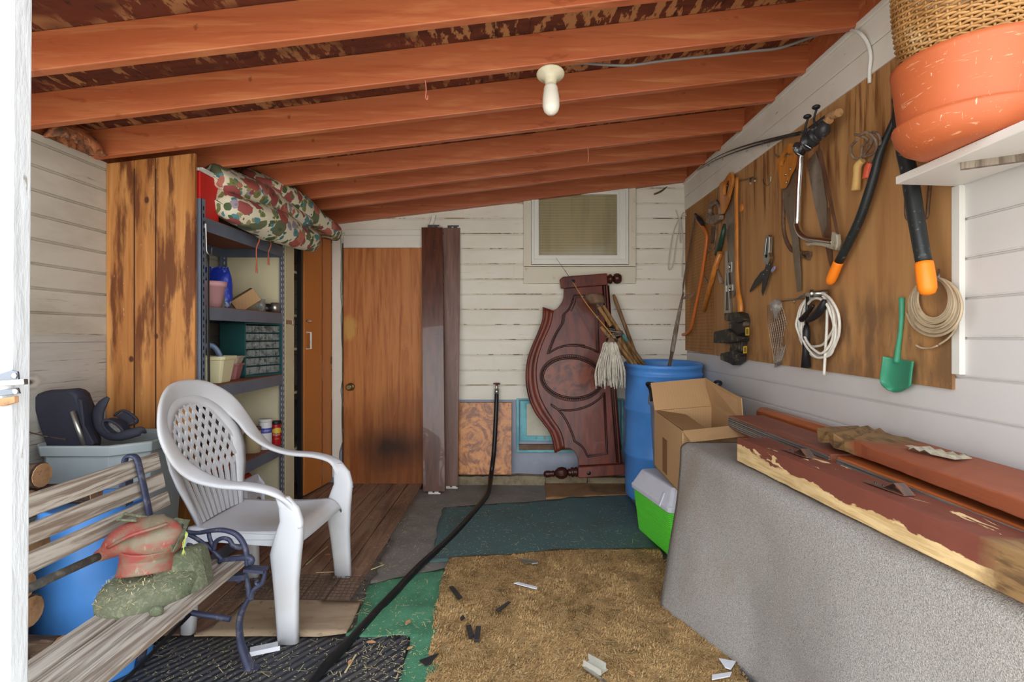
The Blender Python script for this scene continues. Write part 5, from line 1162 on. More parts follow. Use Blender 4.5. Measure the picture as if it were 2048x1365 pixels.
# --- top shelf: red box, papers, cushions
M['redbox']=mat('bright red cloth box',c(196,30,26),.6)
mb=MB(); mb.bb((-1.98,2.852,1.932),(-1.662,3.03,2.165)); tag(mb.build('red_box',M['redbox'],bevel=.003),'flat sided red box on the top shelf beside the floral cushion','box')
mb=MB(); mb.bb((-1.99,2.846,2.167),(-1.665,3.05,2.18)); mb.bb((-1.90,2.87,2.18),(-1.66,3.16,2.19)); tag(mb.build('paper_stack',M['clean_white']),'thin white folder lying on top of the red box','papers')
def floral(name,seed):
    m=bpy.data.materials.new(name); m.use_nodes=True; nt=m.node_tree; N=nt.nodes; L=nt.links; b=N['Principled BSDF']; b.inputs['Roughness'].default_value=.8
    tc=N.new('ShaderNodeTexCoord'); cur=None
    nz=N.new('ShaderNodeTexNoise'); nz.inputs['Scale'].default_value=14; nz.inputs['Detail'].default_value=2; L.new(tc.outputs['Object'],nz.inputs['Vector'])
    def warp(a):
        m1=N.new('ShaderNodeVectorMath'); m1.operation='SCALE'; m1.inputs['Scale'].default_value=a; L.new(nz.outputs['Color'],m1.inputs[0])
        m2=N.new('ShaderNodeVectorMath'); m2.operation='ADD'; L.new(tc.outputs['Object'],m2.inputs[0]); L.new(m1.outputs[0],m2.inputs[1]); return m2.outputs[0]
    base=N.new('ShaderNodeRGB'); base.outputs[0].default_value=(*c(212,204,178),1); cur=base.outputs[0]
    for (sc_,th,cols,of,wp) in((24,.44,[(86,104,58),(112,122,70),(62,116,120),(150,140,96)],1.3,.06),(17,.48,[(84,132,140),(150,140,150),(74,92,56),(120,124,72)],4.1,.05),(10,.55,[(164,84,74),(178,108,90),(150,76,72),(98,104,76)],7.7,.06)):
        v=N.new('ShaderNodeTexVoronoi'); v.inputs['Scale'].default_value=sc_
        mp=N.new('ShaderNodeMapping'); mp.inputs['Location'].default_value=(of+seed,of*.7,0); L.new(warp(wp),mp.inputs['Vector']); L.new(mp.outputs[0],v.inputs['Vector'])
        sp=N.new('ShaderNodeSeparateColor'); L.new(v.outputs['Color'],sp.inputs[0])
        rp=N.new('ShaderNodeValToRGB'); rp.color_ramp.interpolation='CONSTANT'; rp.color_ramp.elements.remove(rp.color_ramp.elements[1])
        for i,cc_ in enumerate(cols):
            e=rp.color_ramp.elements[0] if i==0 else rp.color_ramp.elements.new(i/len(cols)); e.color=(*c(*cc_),1)
            e.position=i/len(cols)
        L.new(sp.outputs[0],rp.inputs[0])
        lt=N.new('ShaderNodeMath'); lt.operation='LESS_THAN'; lt.inputs[1].default_value=th; L.new(v.outputs['Distance'],lt.inputs[0])
        g=N.new('ShaderNodeMath'); g.operation='GREATER_THAN'; g.inputs[1].default_value=.42; L.new(sp.outputs[1],g.inputs[0])
        q=N.new('ShaderNodeMath'); q.operation='MULTIPLY'; L.new(lt.outputs[0],q.inputs[0]); L.new(g.outputs[0],q.inputs[1])
        # darker flower hearts
        hr=N.new('ShaderNodeMapRange'); hr.inputs[1].default_value=.0; hr.inputs[2].default_value=.22; hr.inputs[3].default_value=.35; hr.inputs[4].default_value=1; L.new(v.outputs['Distance'],hr.inputs[0])
        mu=N.new('ShaderNodeMix'); mu.data_type='RGBA'; mu.blend_type='MULTIPLY'; mu.inputs[0].default_value=1; L.new(rp.outputs[0],mu.inputs[6]); L.new(hr.outputs[0],mu.inputs[7])
        mx=N.new('ShaderNodeMix'); mx.data_type='RGBA'; L.new(q.outputs[0],mx.inputs[0]); L.new(cur,mx.inputs[6]); L.new(mu.outputs[2],mx.inputs[7]); cur=mx.outputs[2]
    L.new(cur,b.inputs['Base Color']); return m
M['floral']=floral('floral print cloth',0); M['floral2']=floral('floral print cloth on the rear cushion',3.3)
def lobe(mb,path,wid,thk,wd,n=26,m=20):
    """soft cushion lobe: path centre line, half width along wd, half thickness"""
    P=cat(path,8); N_=len(P); secs=[]
    for i,p in enumerate(P):
        t=i/(N_-1); e=max(0.0,1-abs(2*t-1)**6); e=e**.5
        T=(P[min(i+1,N_-1)]-P[max(i-1,0)]).normalized(); u=V(wd); u=(u-T*u.dot(T)).normalized(); v=T.cross(u)
        s=[]
        for k in range(m):
            a=2*PI*k/m; ca,sa=math.cos(a),math.sin(a)
            sq=lambda x,e_=.75: math.copysign(abs(x)**e_,x)
            w_=wid*e; h_=thk*e*(1+.10*math.sin(t*9+k))*(1-.15*abs(math.sin(t*PI*2.2))) 
            s.append(p+u*sq(ca)*w_+v*sq(sa)*h_+V((NZ.noise(V((t*5,k*.3,1))),NZ.noise(V((t*5,k*.3,7))),NZ.noise(V((t*5,k*.3,3)))))*.012)
        secs.append(s)
    mb.loft(secs)
fc=thing('floral_cushion','thick floral chair cushion folded double, bulging off the top shelf over the white items','cushion',(-1.62,3.4,1.935))
mb=MB(); lobe(mb,[(-1.655,2.99,2.045),(-1.585,3.25,2.02),(-1.53,3.6,2.0),(-1.50,3.97,1.99)],.13,.105,(1,0,-.6)); mb.build('lower_fold',M['floral'],fc)
mb=MB(); lobe(mb,[(-1.68,2.98,2.185),(-1.62,3.2,2.18),(-1.57,3.5,2.165),(-1.515,3.92,2.10)],.115,.075,(1,0,-.7)); mb.build('upper_fold',M['floral'],fc)
M['tie']=mat('coral fabric tie',c(196,104,76),.7); M['ytie']=mat('yellow fabric tie',c(220,180,92),.7)
for y,L_,k in((3.34,.24,0),(3.50,.17,1)):
    mb=MB(); q=V((-1.60,y,1.95)); mb.tube(cat([q,q+V((.015,.01,-.06)),q+V((.008,-.015,-.12)),q+V((.012,-.02,-L_))],4),.0055,6,flat=.5)
    for d in(-.012,.008): mb.tube([q+V((.01,-.018,-L_+.05)),q+V((.012,-.02+d,-L_-.03))],.003,5)
    mb.build('tie',M['tie'],fc)
fc2=thing('floral_cushion','second floral cushion squeezed behind the first, pressed up between the rafters','cushion',(-1.55,3.8,1.98))
mb=MB(); lobe(mb,[(-1.70,3.33,2.255),(-1.60,3.5,2.25),(-1.51,3.85,2.20),(-1.44,4.33,2.09)],.11,.085,(1,0,-.6)); mb.build('cushion_body',M['floral2'],fc2)
mb=MB(); q=V((-1.545,3.62,2.23)); mb.tube(cat([q,q+V((.03,.03,.0)),q+V((.055,.06,-.05)),q+V((.03,.04,-.10))],4),.010,6,flat=.4); mb.tube(cat([q+V((.02,.03,.0)),q+V((.03,.10,-.005))],3),.009,6,flat=.4); mb.build('tie',M['ytie'],fc2)
# --- shelf 2 contents (z 1.455)
z2=1.456
M['foil']=mat('blue foil bag',c(40,64,180),.25,.1,layers=[dict(c=c(190,196,214),sc=(16,16,9),lo=.57,hi=.62,s=.9)],bump=[dict(sc=30,s=.6,h=.01)])
mb=MB(); mb.grid(lambda u,v: V((-1.86+.10*math.cos(2*PI*u)*(1-.25*abs(2*v-1)**3)+.01*NZ.noise(V((u*6,v*5,0))),3.36+.055*math.sin(2*PI*u)*(math.sin(PI*min(.96,max(.04,v)))**.5),z2+.265*v+.004*math.sin(u*40)*(v>.9))),20,12,cu=True)
tag(mb.build('snack_bag',M['foil'],sub=1),'shiny blue and silver bag behind the pink pot on the shelf','bag')
def pot(name,ce,rt,rb,h,m,lab,band=.03,n=32,cat_='flower pot',sx_=1):
    mb=MB(); mb.lathe([(0,0),(rb,0),(lerp(rb,rt,.8),h-band),(rt*1.0,h-band),(rt*1.04,h),(rt*.94,h),(rb*.9,.02),(0,.02)],ce,None,n,sx=sx_); return tag(mb.build(name,m),lab,cat_)
M['pinkp']=mat('dusty pink plastic',c(206,156,158),.5); 
pot('flower_pot',(-1.735,3.07,z2),.085,.058,.145,M['pinkp'],'dusty pink plastic flower pot on the shelf below the cushions')
M['leafp']=mat('green clear plastic',c(120,150,120),.3,layers=[dict(c=c(70,90,60),sc=12,lo=.5,hi=.7)])
mb=MB(); mb.grid(lambda u,v: V((-1.80+.035*math.cos(2*PI*u)*(1-.3*v)+.01*NZ.noise(V((u*5,v*4,2))),3.28+.035*math.sin(2*PI*u)*(1-.3*v),z2+.15*v)),12,6,cu=True); tag(mb.build('plastic_bag',M['leafp']),'crumpled greenish plastic bag behind the pink pot','bag')
mb=MB(); mb.box((-1.80,3.60,z2+.075),(.16,.11,.09),Euler((.15,-.62,.5)).to_matrix()); tag(mb.build('cardboard_carton',M['card'],bevel=.002),'small cardboard carton lying tilted on the second shelf','carton')
for i,(x,y,r,h,m,l) in enumerate(((-1.72,3.66,.028,.085,'glass','small glass jar with screws beside the tilted carton'),(-1.73,3.755,.034,.06,'dark_steel','squat dark tin behind the glass jar on the second shelf'),(-1.69,3.80,.03,.07,'galv','silver tin at the far right end of the second shelf'))):
    mb=MB(); mb.lathe([(0,0),(r,0),(r,h*.78),(r*.9,h*.82),(r*.9,h),(0,h)],(x,y,z2),None,18); o=mb.build('jar' if i==0 else 'tin',M[m]); tag(o,l,'jar' if i==0 else 'tin')
# --- shelf 3: drawer cabinet and pots
z3=1.021
M['cabgreen']=mat('dark teal enamel cabinet',c(40,88,88),.45)
M['drawer']=mat('smoky clear plastic drawer',c(150,158,156),.2,alpha=.75,layers=[dict(c=c(82,84,80),sc=26,lo=.45,hi=.62,s=.85),dict(c=c(206,204,196),sc=40,lo=.62,hi=.7,s=.6)])
cA=V((-1.752,3.50,z3)); fv=V((.098,.338,0)).normalized(); bv=V((-fv.y,fv.x,0)); W_=.352; Hh=.36; Dp=.20
cab=thing('drawer_cabinet','dark teal parts cabinet with rows of small clear drawers','drawer cabinet',cA+fv*W_/2+bv*Dp/2)
Q=Matrix((fv,bv,V((0,0,1)))).transposed()
cb=lambda u,v,w: cA+Q@V((u,v,w))
mb=MB()
for a,b_ in(((0,0,0),(.012,Dp,Hh)),((W_-.012,0,0),(W_,Dp,Hh)),((0,0,0),(W_,Dp,.012)),((0,0,Hh-.012),(W_,Dp,Hh)),((0,Dp-.004,0),(W_,Dp,Hh))):
    a=V(a);b_=V(b_); ce=(a+b_)/2; mb.box(cA+Q@ce,b_-a,Q)
rows=[]; zz=Hh-.014
cells=[]
for r in range(4):
    h=.052
    for k in range(5): cells.append((.014+k*.065,zz-h,.061,h-.005))
    zz-=h+.002
for r in range(2):
    h=.056
    for (u0,uw) in((.014,.125),(.143,.064),(.211,.127)): cells.append((u0,zz-h,uw,h-.005))
    zz-=h+.002
for r in range(1,7):
    z_=Hh-.014-(r*.054 if r<=4 else 4*.054+(r-4)*.058); mb.box(cb(W_/2,Dp/2,z_),(W_-.02,Dp-.01,.003),Q)
mb.build('cabinet_shell',M['cabgreen'],cab,bevel=.001)
for (u,w0,uw,h) in cells:
    mb=MB(); mb.box(cb(u+uw/2,Dp/2+.0,w0+h/2),(uw-.004,Dp-.02,h-.003),Q); d_=mb.build('drawer',M['drawer'],cab,bevel=.001)
    mb=MB(); mb.box(cb(u+uw/2,.005,w0+h*.25),(uw*.5,.010,.006),Q); mb.build('pull_tab',M['drawer'],d_)
M['creamp']=mat('cream plastic planter',c(226,220,178),.45)
def planter(name,ce,L_,Wd,h,m,lab,yaw):
    Rm=rz(yaw); mb=MB()
    def sec(z,l,w_): return [V(ce)+Rm@V((x*l/2,y*w_/2,z)) for x,y in((-1,-.8),(-.9,-1),(.9,-1),(1,-.8),(1,.8),(.9,1),(-.9,1),(-1,.8))]
    mb.loft([sec(0,L_*.72,Wd*.72),sec(h*.86,L_*.93,Wd*.93),sec(h*.86,L_*1.0,Wd*1.0),sec(h,L_*1.03,Wd*1.03),sec(h,L_*.93,Wd*.93),sec(.02,L_*.68,Wd*.68)],sm=False); return tag(mb.build(name,m,bevel=.004),lab,'planter')
planter('planter',(-1.765,3.155,z3),.20,.20,.155,M['creamp'],'cream plastic planter holding a blue handled tool, on the middle shelf',.1)
M['mauve']=mat('mauve plastic',c(170,112,112),.5)
planter('planter',(-1.80,3.375,z3),.17,.15,.10,M['mauve'],'mauve plastic planter, lower of two nested behind the cream one',.2)
M['beige']=mat('beige plastic',c(200,184,160),.5)
planter('planter',(-1.80,3.375,z3+.085),.18,.16,.06,M['beige'],'beige plastic planter tray nested in the mauve planter',.2)
mb=MB(); mb.tube(cat([V((-1.83,3.10,1.14)),V((-1.81,3.12,1.22)),V((-1.76,3.14,1.235)),V((-1.725,3.16,1.17)),V((-1.73,3.17,1.08))],5),[.014,.02,.02,.016],9,flat=.7); tag(mb.build('trowel_handle',mat('blue grey handle',c(120,140,170),.4)),'blue grey looped tool handle sticking out of the cream planter','handle')
# --- shelf 4: tins and boxes
z4=.521
M['cantin']=mat('white label tin',c(222,220,222),.4,layers=[dict(c=c(60,72,170),k='spot',ce=(0,0,.128),rad=(9,9,.017),lo=1.2,hi=1.0,wob=.2,wsc=9),dict(c=c(190,40,46),sc=(30,30,22),lo=.56,hi=.6,s=.9,mask=dict(k='spot',ce=(0,0,.06),rad=(9,9,.045),lo=1.1,hi=.9,wsc=5))])
M['redtin']=mat('red coffee tin',c(176,30,30),.4,layers=[dict(c=c(226,186,60),k='spot',ce=(.03,-.03,.105),rad=(.05,.05,.022),lo=1.1,hi=1.0,wob=.3,wsc=16),dict(c=c(90,16,16),sc=(30,30,40),lo=.6,hi=.66,s=.8)])
M['cutwood_']=mat('cream label tin',c(206,190,150),.6,layers=[dict(c=c(96,66,44),k='spot',ce=(0,0,.165),rad=(9,9,.02),lo=1.2,hi=1.0,wob=.1,wsc=9)])
def tin(name,ce,r,h,m,ml,lab):
    t=thing(name,lab,'tin',ce); mb=MB(); mb.lathe([(0,0),(r,0),(r,h),(0,h)],ce,None,26); mb.build('can_body',m,t,bevel=.002)
    mb=MB(); mb.lathe([(0,h),(r*1.04,h),(r*1.06,h+.004),(r*1.06,h+.016),(r*.98,h+.02),(0,h+.018)],ce,None,26); mb.build('can_lid',ml,t); return t
pcn=tin('paint_can',(-1.705,3.69,z4),.041,.185,M['cantin'],M['clean_white'],'white can with blue and red print on the fourth shelf')
ctn=tin('coffee_tin',(-1.692,3.818,z4),.036,.15,M['redtin'],M['black_plastic'],'red and yellow coffee tin with a black lid on the fourth shelf')
def label_text(txt,ce,r,z,h,ang,m,par,wide=1.0):
    cu=bpy.data.curves.new('lettering','FONT'); cu.body=txt; cu.size=h; cu.align_x='CENTER'
    ob=bpy.data.objects.new('lettering_tmp',cu); C.objects.link(ob); bpy.context.view_layer.update()
    me=bpy.data.meshes.new_from_object(ob.evaluated_get(bpy.context.evaluated_depsgraph_get()))
    vs=[v.co.copy() for v in me.vertices]; fs=[tuple(p.vertices) for p in me.polygons]
    bpy.data.objects.remove(ob); bpy.data.curves.remove(cu); bpy.data.meshes.remove(me)
    mb=MB(); mb.add([V((ce[0]+(r+.0006)*math.cos(ang+v.x*wide/r),ce[1]+(r+.0006)*math.sin(ang+v.x*wide/r),ce[2]+z+v.y)) for v in vs],fs)
    mb.build('lettering',m,par,fixn=False)
label_text('CEMENT',(-1.705,3.69,z4),.041,.122,.016,-.95,M['clean_white'],pcn,.9)
label_text('Folgers',(-1.692,3.818,z4),.036,.072,.018,-.95,M['clean_white'],ctn,.9)
label_text('COFFEE',(-1.692,3.818,z4),.036,.045,.010,-.95,M['ytie'],ctn,.9)
mb=MB(); mb.lathe([(0,0),(.05,0),(.05,.15),(.052,.155),(.052,.165),(0,.165)],(-1.74,3.585,z4),None,22); tag(mb.build('brown_tin',M['cutwood_']),'cream sided round tin with a brown lid left of the white printed can','tin')
mb=MB(); mb.bb((-2.02,3.25,z4),(-1.80,3.52,z4+.13)); tag(mb.build('wood_crate',M['card2'],bevel=.003),'brown open carton left of the white printed can','carton')
mb=MB(); mb.lathe([(0,0),(.13,0),(.14,.02),(.14,.03),(.10,.034),(0,.034)],(-1.87,3.42,z4+.131),None,30); tag(mb.build('pie_tin',M['clean_white']),'round white lid lying on the brown carton','lid')
mb=MB(); mb.bb((-1.98,2.93,z4),(-1.67,3.30,z4+.115)); tag(mb.build('orange_carton',M['orangeplank'],bevel=.003),'orange brown wooden box at the near end of the fourth shelf','box')
# --- shelf 5: toolbox
tb_=thing('tool_box','red and white portable case standing on the lowest shelf behind the chair','case',(-1.78,3.42,.101))
mb=MB(); mb.prism([(-1.90,3.25,.101),(-1.66,3.25,.101),(-1.66,3.25,.33),(-1.72,3.25,.405),(-1.84,3.25,.405),(-1.90,3.25,.33)],(0,.26,0)); mb.build('case_body',mat('red case',c(172,44,42),.4),tb_,bevel=.008)
mb=MB(); mb.prism([(-1.655,3.30,.12),(-1.652,3.54,.12),(-1.652,3.54,.33),(-1.70,3.54,.39),(-1.71,3.30,.39),(-1.655,3.30,.33)],(.015,0,0)); mb.build('case_front',M['coolw'],tb_,bevel=.006)
mb=MB(); mb.lathe([(0,0),(.018,0),(.018,.01),(.008,.012),(0,.012)],(-1.636,3.44,.25),ry(PI/2),16); mb.build('dial',M['steel'],tb_)
# --- second store behind the narrow gap
for z in(.42,.86,1.20,1.46,1.80):
    mb=MB(); mb.bb((XL+.004,3.92,z-.02),(-1.715,D-.004,z)); struct(mb,'trim_12',M['cream'],'plank shelf seen through the gap beside the orange closet door')
def blob(name,ce,sz,m,lab,cat_,bev=.01):
    mb=MB(); mb.bb(V(ce)-V((sz[0]/2,sz[1]/2,0)),V(ce)+V((sz[0]/2,sz[1]/2,sz[2]))); return tag(mb.build(name,m,bevel=bev),lab,cat_)
mb=MB(); mb.lathe([(0,0),(.055,0),(.055,.10),(.05,.11),(0,.11)],(-1.79,4.13,1.80),None,20); tag(mb.build('red_can',M['redbox']),'red can high up in the gap beside the orange door','can')
for k in range(3):
    mb=MB(); mb.lathe([(0,0),(.034,0),(.034,.10),(.015,.13),(.015,.16),(0,.16)],(-1.78,4.06+.075*k,1.46),None,16); tag(mb.build('dark_bottle',M['black_plastic']),'dark bottle on the upper shelf in the gap, %s'%('nearest of three','middle of three','farthest of three')[k],'bottle','dark bottles in the gap')
M['denim']=mat('blue denim cloth',c(52,84,140),.8,layers=[dict(c=c(34,56,100),sc=20,lo=.45,hi=.65,s=.7)])
mb=MB(); mb.grid(lambda u,v: V((-1.79+.06*math.cos(2*PI*u)*(1+.2*math.sin(v*9)),4.14+.085*math.sin(2*PI*u)*(1+.15*math.sin(v*7+1)),1.20+.17*v)),14,8,cu=True); tag(mb.build('cloth_bundle',M['denim']),'blue cloth bundle on a shelf in the narrow gap','cloth')
blob('carton',(-1.82,4.14,.86),(.18,.18,.22),M['card2'],'brown carton on the shelf in the narrow gap','carton',.002)
blob('black_case',(-1.81,4.15,.42),(.16,.17,.34),M['dark_steel'],'dark grey case on the low shelf in the narrow gap','case')
mb=MB(); mb.prism([(-1.72,4.05,.012),(-1.72,4.2,.012),(-1.74,4.2,.30),(-1.74,4.05,.36)],(-.03,0,0)); tag(mb.build('grey_board',M['cangrey']),'blue grey folded board standing on the floor in the narrow gap','board')
# insulation tuft
M['insul']=mat('dirty orange insulation',c(190,120,80),.95,layers=[dict(c=c(96,76,58),sc=22,lo=.5,hi=.62,s=.8)],bump=[dict(sc=60,s=.9,h=.02)])
mb=MB(); mb.grid(lambda u,v: V((-2.09+.05*math.cos(PI*v)+.02*NZ.noise(V((u*9,v*5,0))), lerp(2.44,2.70,u), 2.195+.09*math.sin(PI*v)*math.sin(PI*u)**.4+.02*NZ.noise(V((u*8,v*8,4))))),24,10); tag(mb.build('insulation_tuft',M['insul'],solid=.01),'tuft of dirty orange insulation on top of the left wall','insulation')
# ------------------------------------------------------------ chair
M['resin']=mat('off white plastic chair',c(206,206,208),.42,layers=[dict(c=c(184,176,164),sc=2.5,lo=.5,hi=.75,s=.6),dict(c=c(150,124,92),sc=(16,16,16),lo=.66,hi=.74,s=.5,mask=dict(sc=2.5,lo=.5,hi=.6)),
   dict(c=c(176,148,110),k='spot',ce=(-.06,.19,.80),rad=(.05,.03,.08),lo=1.3,hi=.9,wob=.6,wsc=16,s=.8),dict(c=c(168,156,136),k='spot',ce=(.12,0,.42),rad=(.22,.2,.05),lo=1.4,hi=.7,wob=.7,wsc=7,s=.6)],bump=[dict(sc=60,s=.05,h=.001)])
cho=V((-1.385,2.592,.013)); Qc=rz(math.radians(-3.2))
ch=thing('resin_chair','white plastic garden armchair with a lattice back, facing the right wall','chair',cho+Qc@V((.23,0,0)))
def cw(x,y,z): return cho+Qc@V((x,y,z))
# seat
def seat(u,v):
    y=lerp(-1,1,u); x=lerp(-.045,.475,v); hw=lerp(.225,.262,v)
    z=.425-.022*math.sin(PI*min(1,v*1.15))*(1-y*y*.6)+.012*(abs(y)**4)
    if v>.86: e=(v-.86)/.14; z-=.05*e*e; x-=.012*e
    if abs(y)>.93: z-=.03*(abs(y)-.93)/.07
    return cw(x,y*hw,z)
mb=MB(); mb.grid(seat,28,26); mb.build('seat',M['resin'],ch,solid=.008)
mb=MB()
for s in(-1,1):
    mb.prism([cw(-.04,s*.228,.425),cw(.40,s*.255,.425),cw(.40,s*.255,.375),cw(-.04,s*.228,.385)],Qc@V((0,-s*.006,0)))
mb.prism([cw(-.045,-.225,.42),cw(-.045,.225,.42),cw(-.045,.225,.36),cw(-.045,-.225,.36)],Qc@V((.006,0,0)))
mb.build('seat_skirt',M['resin'],ch)
def bx_s(y,z): return -.035-.27*(z-.42)+.45*y*y-.08*max(0,z-.80)
# band: arms and back hoop
half=[((.472,.292,.47),(1,.25,0),.042),((.455,.295,.545),(.9,.3,.2),.034),((.405,.300,.615),(.25,.95,0),.034),((.30,.305,.645),(0,1,0),.036),((.17,.305,.655),(0,1,-.05),.038),((.055,.303,.688),(.05,1,-.2),.043),((-.03,.302,.755),(.25,.92,-.2),.048),((-.095,.288,.85),(.3,.9,-.1),.048),((-.145,.238,.935),(.2,.65,.60),.048),((-.185,.15,.998),(.05,.30,.9),.046),((-.203,.06,1.022),(.0,.1,1),.044)]
P=[V(p) for p,_,_ in half]; Wd=[V(w_) for _,w_,_ in half]; Wr=[w_ for _,_,w_ in half]
def mir(v): return V((v.x,-v.y,v.z))
Pf=P+[mir(p) for p in reversed(P)]; Wf=[w_.normalized() for w_ in Wd]+[mir(w_).normalized() for w_ in reversed(Wd)]; Rf=Wr+list(reversed(Wr))
Pc=cat(Pf,5); Wc=cat(Wf,5); Rc=[v.x for v in cat([(r,0,0) for r in Rf],5)]
secs=[]
for i,p in enumerate(Pc):
    T=(Pc[min(i+1,len(Pc)-1)]-Pc[max(i-1,0)]).normalized(); u=Wc[i]-T*Wc[i].dot(T); u.normalize(); v=T.cross(u); s=[]
    for k in range(14):
        a=2*PI*k/14; ca,sa=math.cos(a),math.sin(a); s.append(p+u*Rc[i]*math.copysign(abs(ca)**.7,ca)+v*.0125*math.copysign(abs(sa)**.8,sa))
    secs.append([cw(*q) for q in s])
mb=MB(); mb.loft(secs); mb.build('arm_and_back_hoop',M['resin'],ch)
# inner back rim and lattice
def rim(a,k=1.0):
    ca,sa=math.cos(a),math.sin(a)
    if sa>=0: return (.232*k*ca,.745+.232*k*sa)
    return ((.232-.075*min(1,-sa))*k*ca if abs(ca)>.3 else .157*k*ca/.3 if False else (.232-.08*(-sa))*k*ca, .745+.34*k*sa)
def inside(y,z):
    if z>.745: return (y/.225)**2+((z-.745)/.225)**2<1
    return abs(y)<lerp(.165,.225,max(0,(z-.42)/.325)) and z>.425
def bp(y,z,o=0): return cw(bx_s(y,z)+o,y,z)
mb=MB()
def strip(fy,z0,z1,w0,w1,o):
    n=26; run=[]
    def flush(run):
        if len(run)<2: return
        vs=[];
        for (z,y,w_) in run: vs.append([bp(y-w_,z,o-.004),bp(y+w_,z,o-.004),bp(y+w_,z,o+.004),bp(y-w_,z,o+.004)])
        mb.loft(vs,sm=False)
    for k in range(n*3+1):
        z=lerp(z0,z1,k/(n*3)); y=fy(z)
        if inside(y,z): run.append((z,y,lerp(w0,w1,(z-.42)/.55)))
        else: flush(run); run=[]
    flush(run)
def spread(z): return lerp(.62,1.0,min(1,max(0,(z-.42)/.30)))
for s in(-1,1):
    for k in range(-9,10):
        y0=k*.050
        strip(lambda z,y0=y0,s=s: (y0+s*.62*max(0,z-.62)**1.05 + s*.0)*spread(z),  .425,.985,.0105,.0078,.0 if s>0 else .003)
mb.build('back_lattice',M['resin'],ch)
mb=MB(); ring_o=[];ring_i=[]
n=48
for k in range(n+1):
    a=lerp(-.03*PI,1.03*PI,k/n); ca,sa=math.cos(a),math.sin(a); ring_o.append((.285*ca,.742+.262*sa)); ring_i.append((.212*ca,.745+.205*sa))
L1=[(.285-.0,.70),(.262,.62),(.215,.52),(.18,.43)]; L2=[(.212,.70),(.20,.62),(.172,.52),(.15,.43)]
secs=[]
pth_o=[(y,z) for y,z in reversed(L1)]+ring_o+[(-y,z) for y,z in L1]; pth_i=[(y,z) for y,z in reversed(L2)]+ring_i+[(-y,z) for y,z in L2]
for (yo,zo),(yi,zi) in zip(pth_o,pth_i): secs.append([bp(yo,zo,-.006),bp(yo,zo,.006),bp(lerp(yo,yi,.5),lerp(zo,zi,.5),.010),bp(yi,zi,.006),bp(yi,zi,-.006)])
mb.loft(secs); mb.build('back_rim',M['resin'],ch)
# legs
def leg(pts,lab=None):
    secs=[]
    for (x,y,z,wx,wy) in pts:
        s=[]
        for k in range(16):
            a=2*PI*k/16; ca,sa=math.cos(a),math.sin(a); s.append(cw(x+wx*math.copysign(abs(ca)**.6,ca),y+wy*math.copysign(abs(sa)**.6,sa),z))
        secs.append(s)
    mb=MB(); mb.loft(secs); mb.build('leg',M['resin'],ch)
for s in(-1,1):
    leg([(.455,s*.308,0,.044,.022),(.448,s*.303,.12,.047,.024),(.44,s*.296,.25,.054,.026),(.435,s*.288,.36,.066,.028),(.445,s*.286,.42,.062,.026),(.462,s*.291,.50,.050,.021),(.452,s*.295,.56,.043,.018),(.425,s*.299,.605,.030,.012)])
    leg([(-.01,s*.262,0,.028,.024),(-.01,s*.25,.15,.03,.026),(-.015,s*.235,.32,.034,.028),(-.025,s*.225,.41,.036,.028)])
# ------------------------------------------------------------ bench
M['slat']=mat('weathered grey oak slat',c(182,172,158),.75,layers=[dict(c=c(112,94,78),sc=(34,1.6,34),lo=.44,hi=.56,s=.85,dist=1.3),dict(c=c(186,178,168),sc=(90,3,90),lo=.5,hi=.68,s=.6),dict(c=c(70,58,48),sc=(60,2,60),lo=.62,hi=.68,s=.7),dict(c=c(120,86,56),sc=(3,1.2,3),lo=.55,hi=.72,s=.35)],bump=[dict(sc=(60,2.5,60),s=.5,h=.002)])
M['iron']=mat('flaking blue black cast iron',c(58,62,84),.5,.2,layers=[dict(c=c(112,108,112),sc=26,lo=.54,hi=.66,s=.7),dict(c=c(120,84,60),sc=34,lo=.66,hi=.72,s=.6)],bump=[dict(sc=60,s=.3,h=.002)])
bn=thing('garden_bench','weathered slatted garden bench with black cast iron ends, along the left side','bench',(-1.22,1.5,0))
YE=2.085
def slat(x0,z0,x1,z1,th,ya,yb_,lab):
    d=V((x1-x0,0,z1-z0)); nn=V((-d.z,0,d.x)).normalized()*th
    mb=MB(); a=V((x0,ya,z0));b=V((x1,ya,z1)); 
    secs=[[V((p.x,lerp(ya,yb_,k/8),p.z)) for p in (a,b,b+nn,a+nn)] for k in range(9)]
    mb.loft(secs,sm=False); mb.build(lab,M['slat'],bn,bevel=.004)
for i,(xa,xb) in enumerate(((-1.04,-1.125),(-1.147,-1.232),(-1.254,-1.345))):
    za=.40-.0*i; slat(xb,.402-.012*(i+1)+.012,xa,.402-.012*i+.006,.022,YE+.06-.06*i*.3,.86,'seat_slat')
for (z0,z1,x0,ye) in((.765,.83,-1.425,2.16),(.69,.748,-1.41,2.165),(.615,.672,-1.393,2.17)):
    slat(x0+.012,z0,x0,z1,.022,ye,.86,'back_slat')
def B5(x,y,Y=YE): return W(x*.3418,960+y*.3418,Y)
def shift(p,dy):  return V((p.x,p.y+dy,p.z))
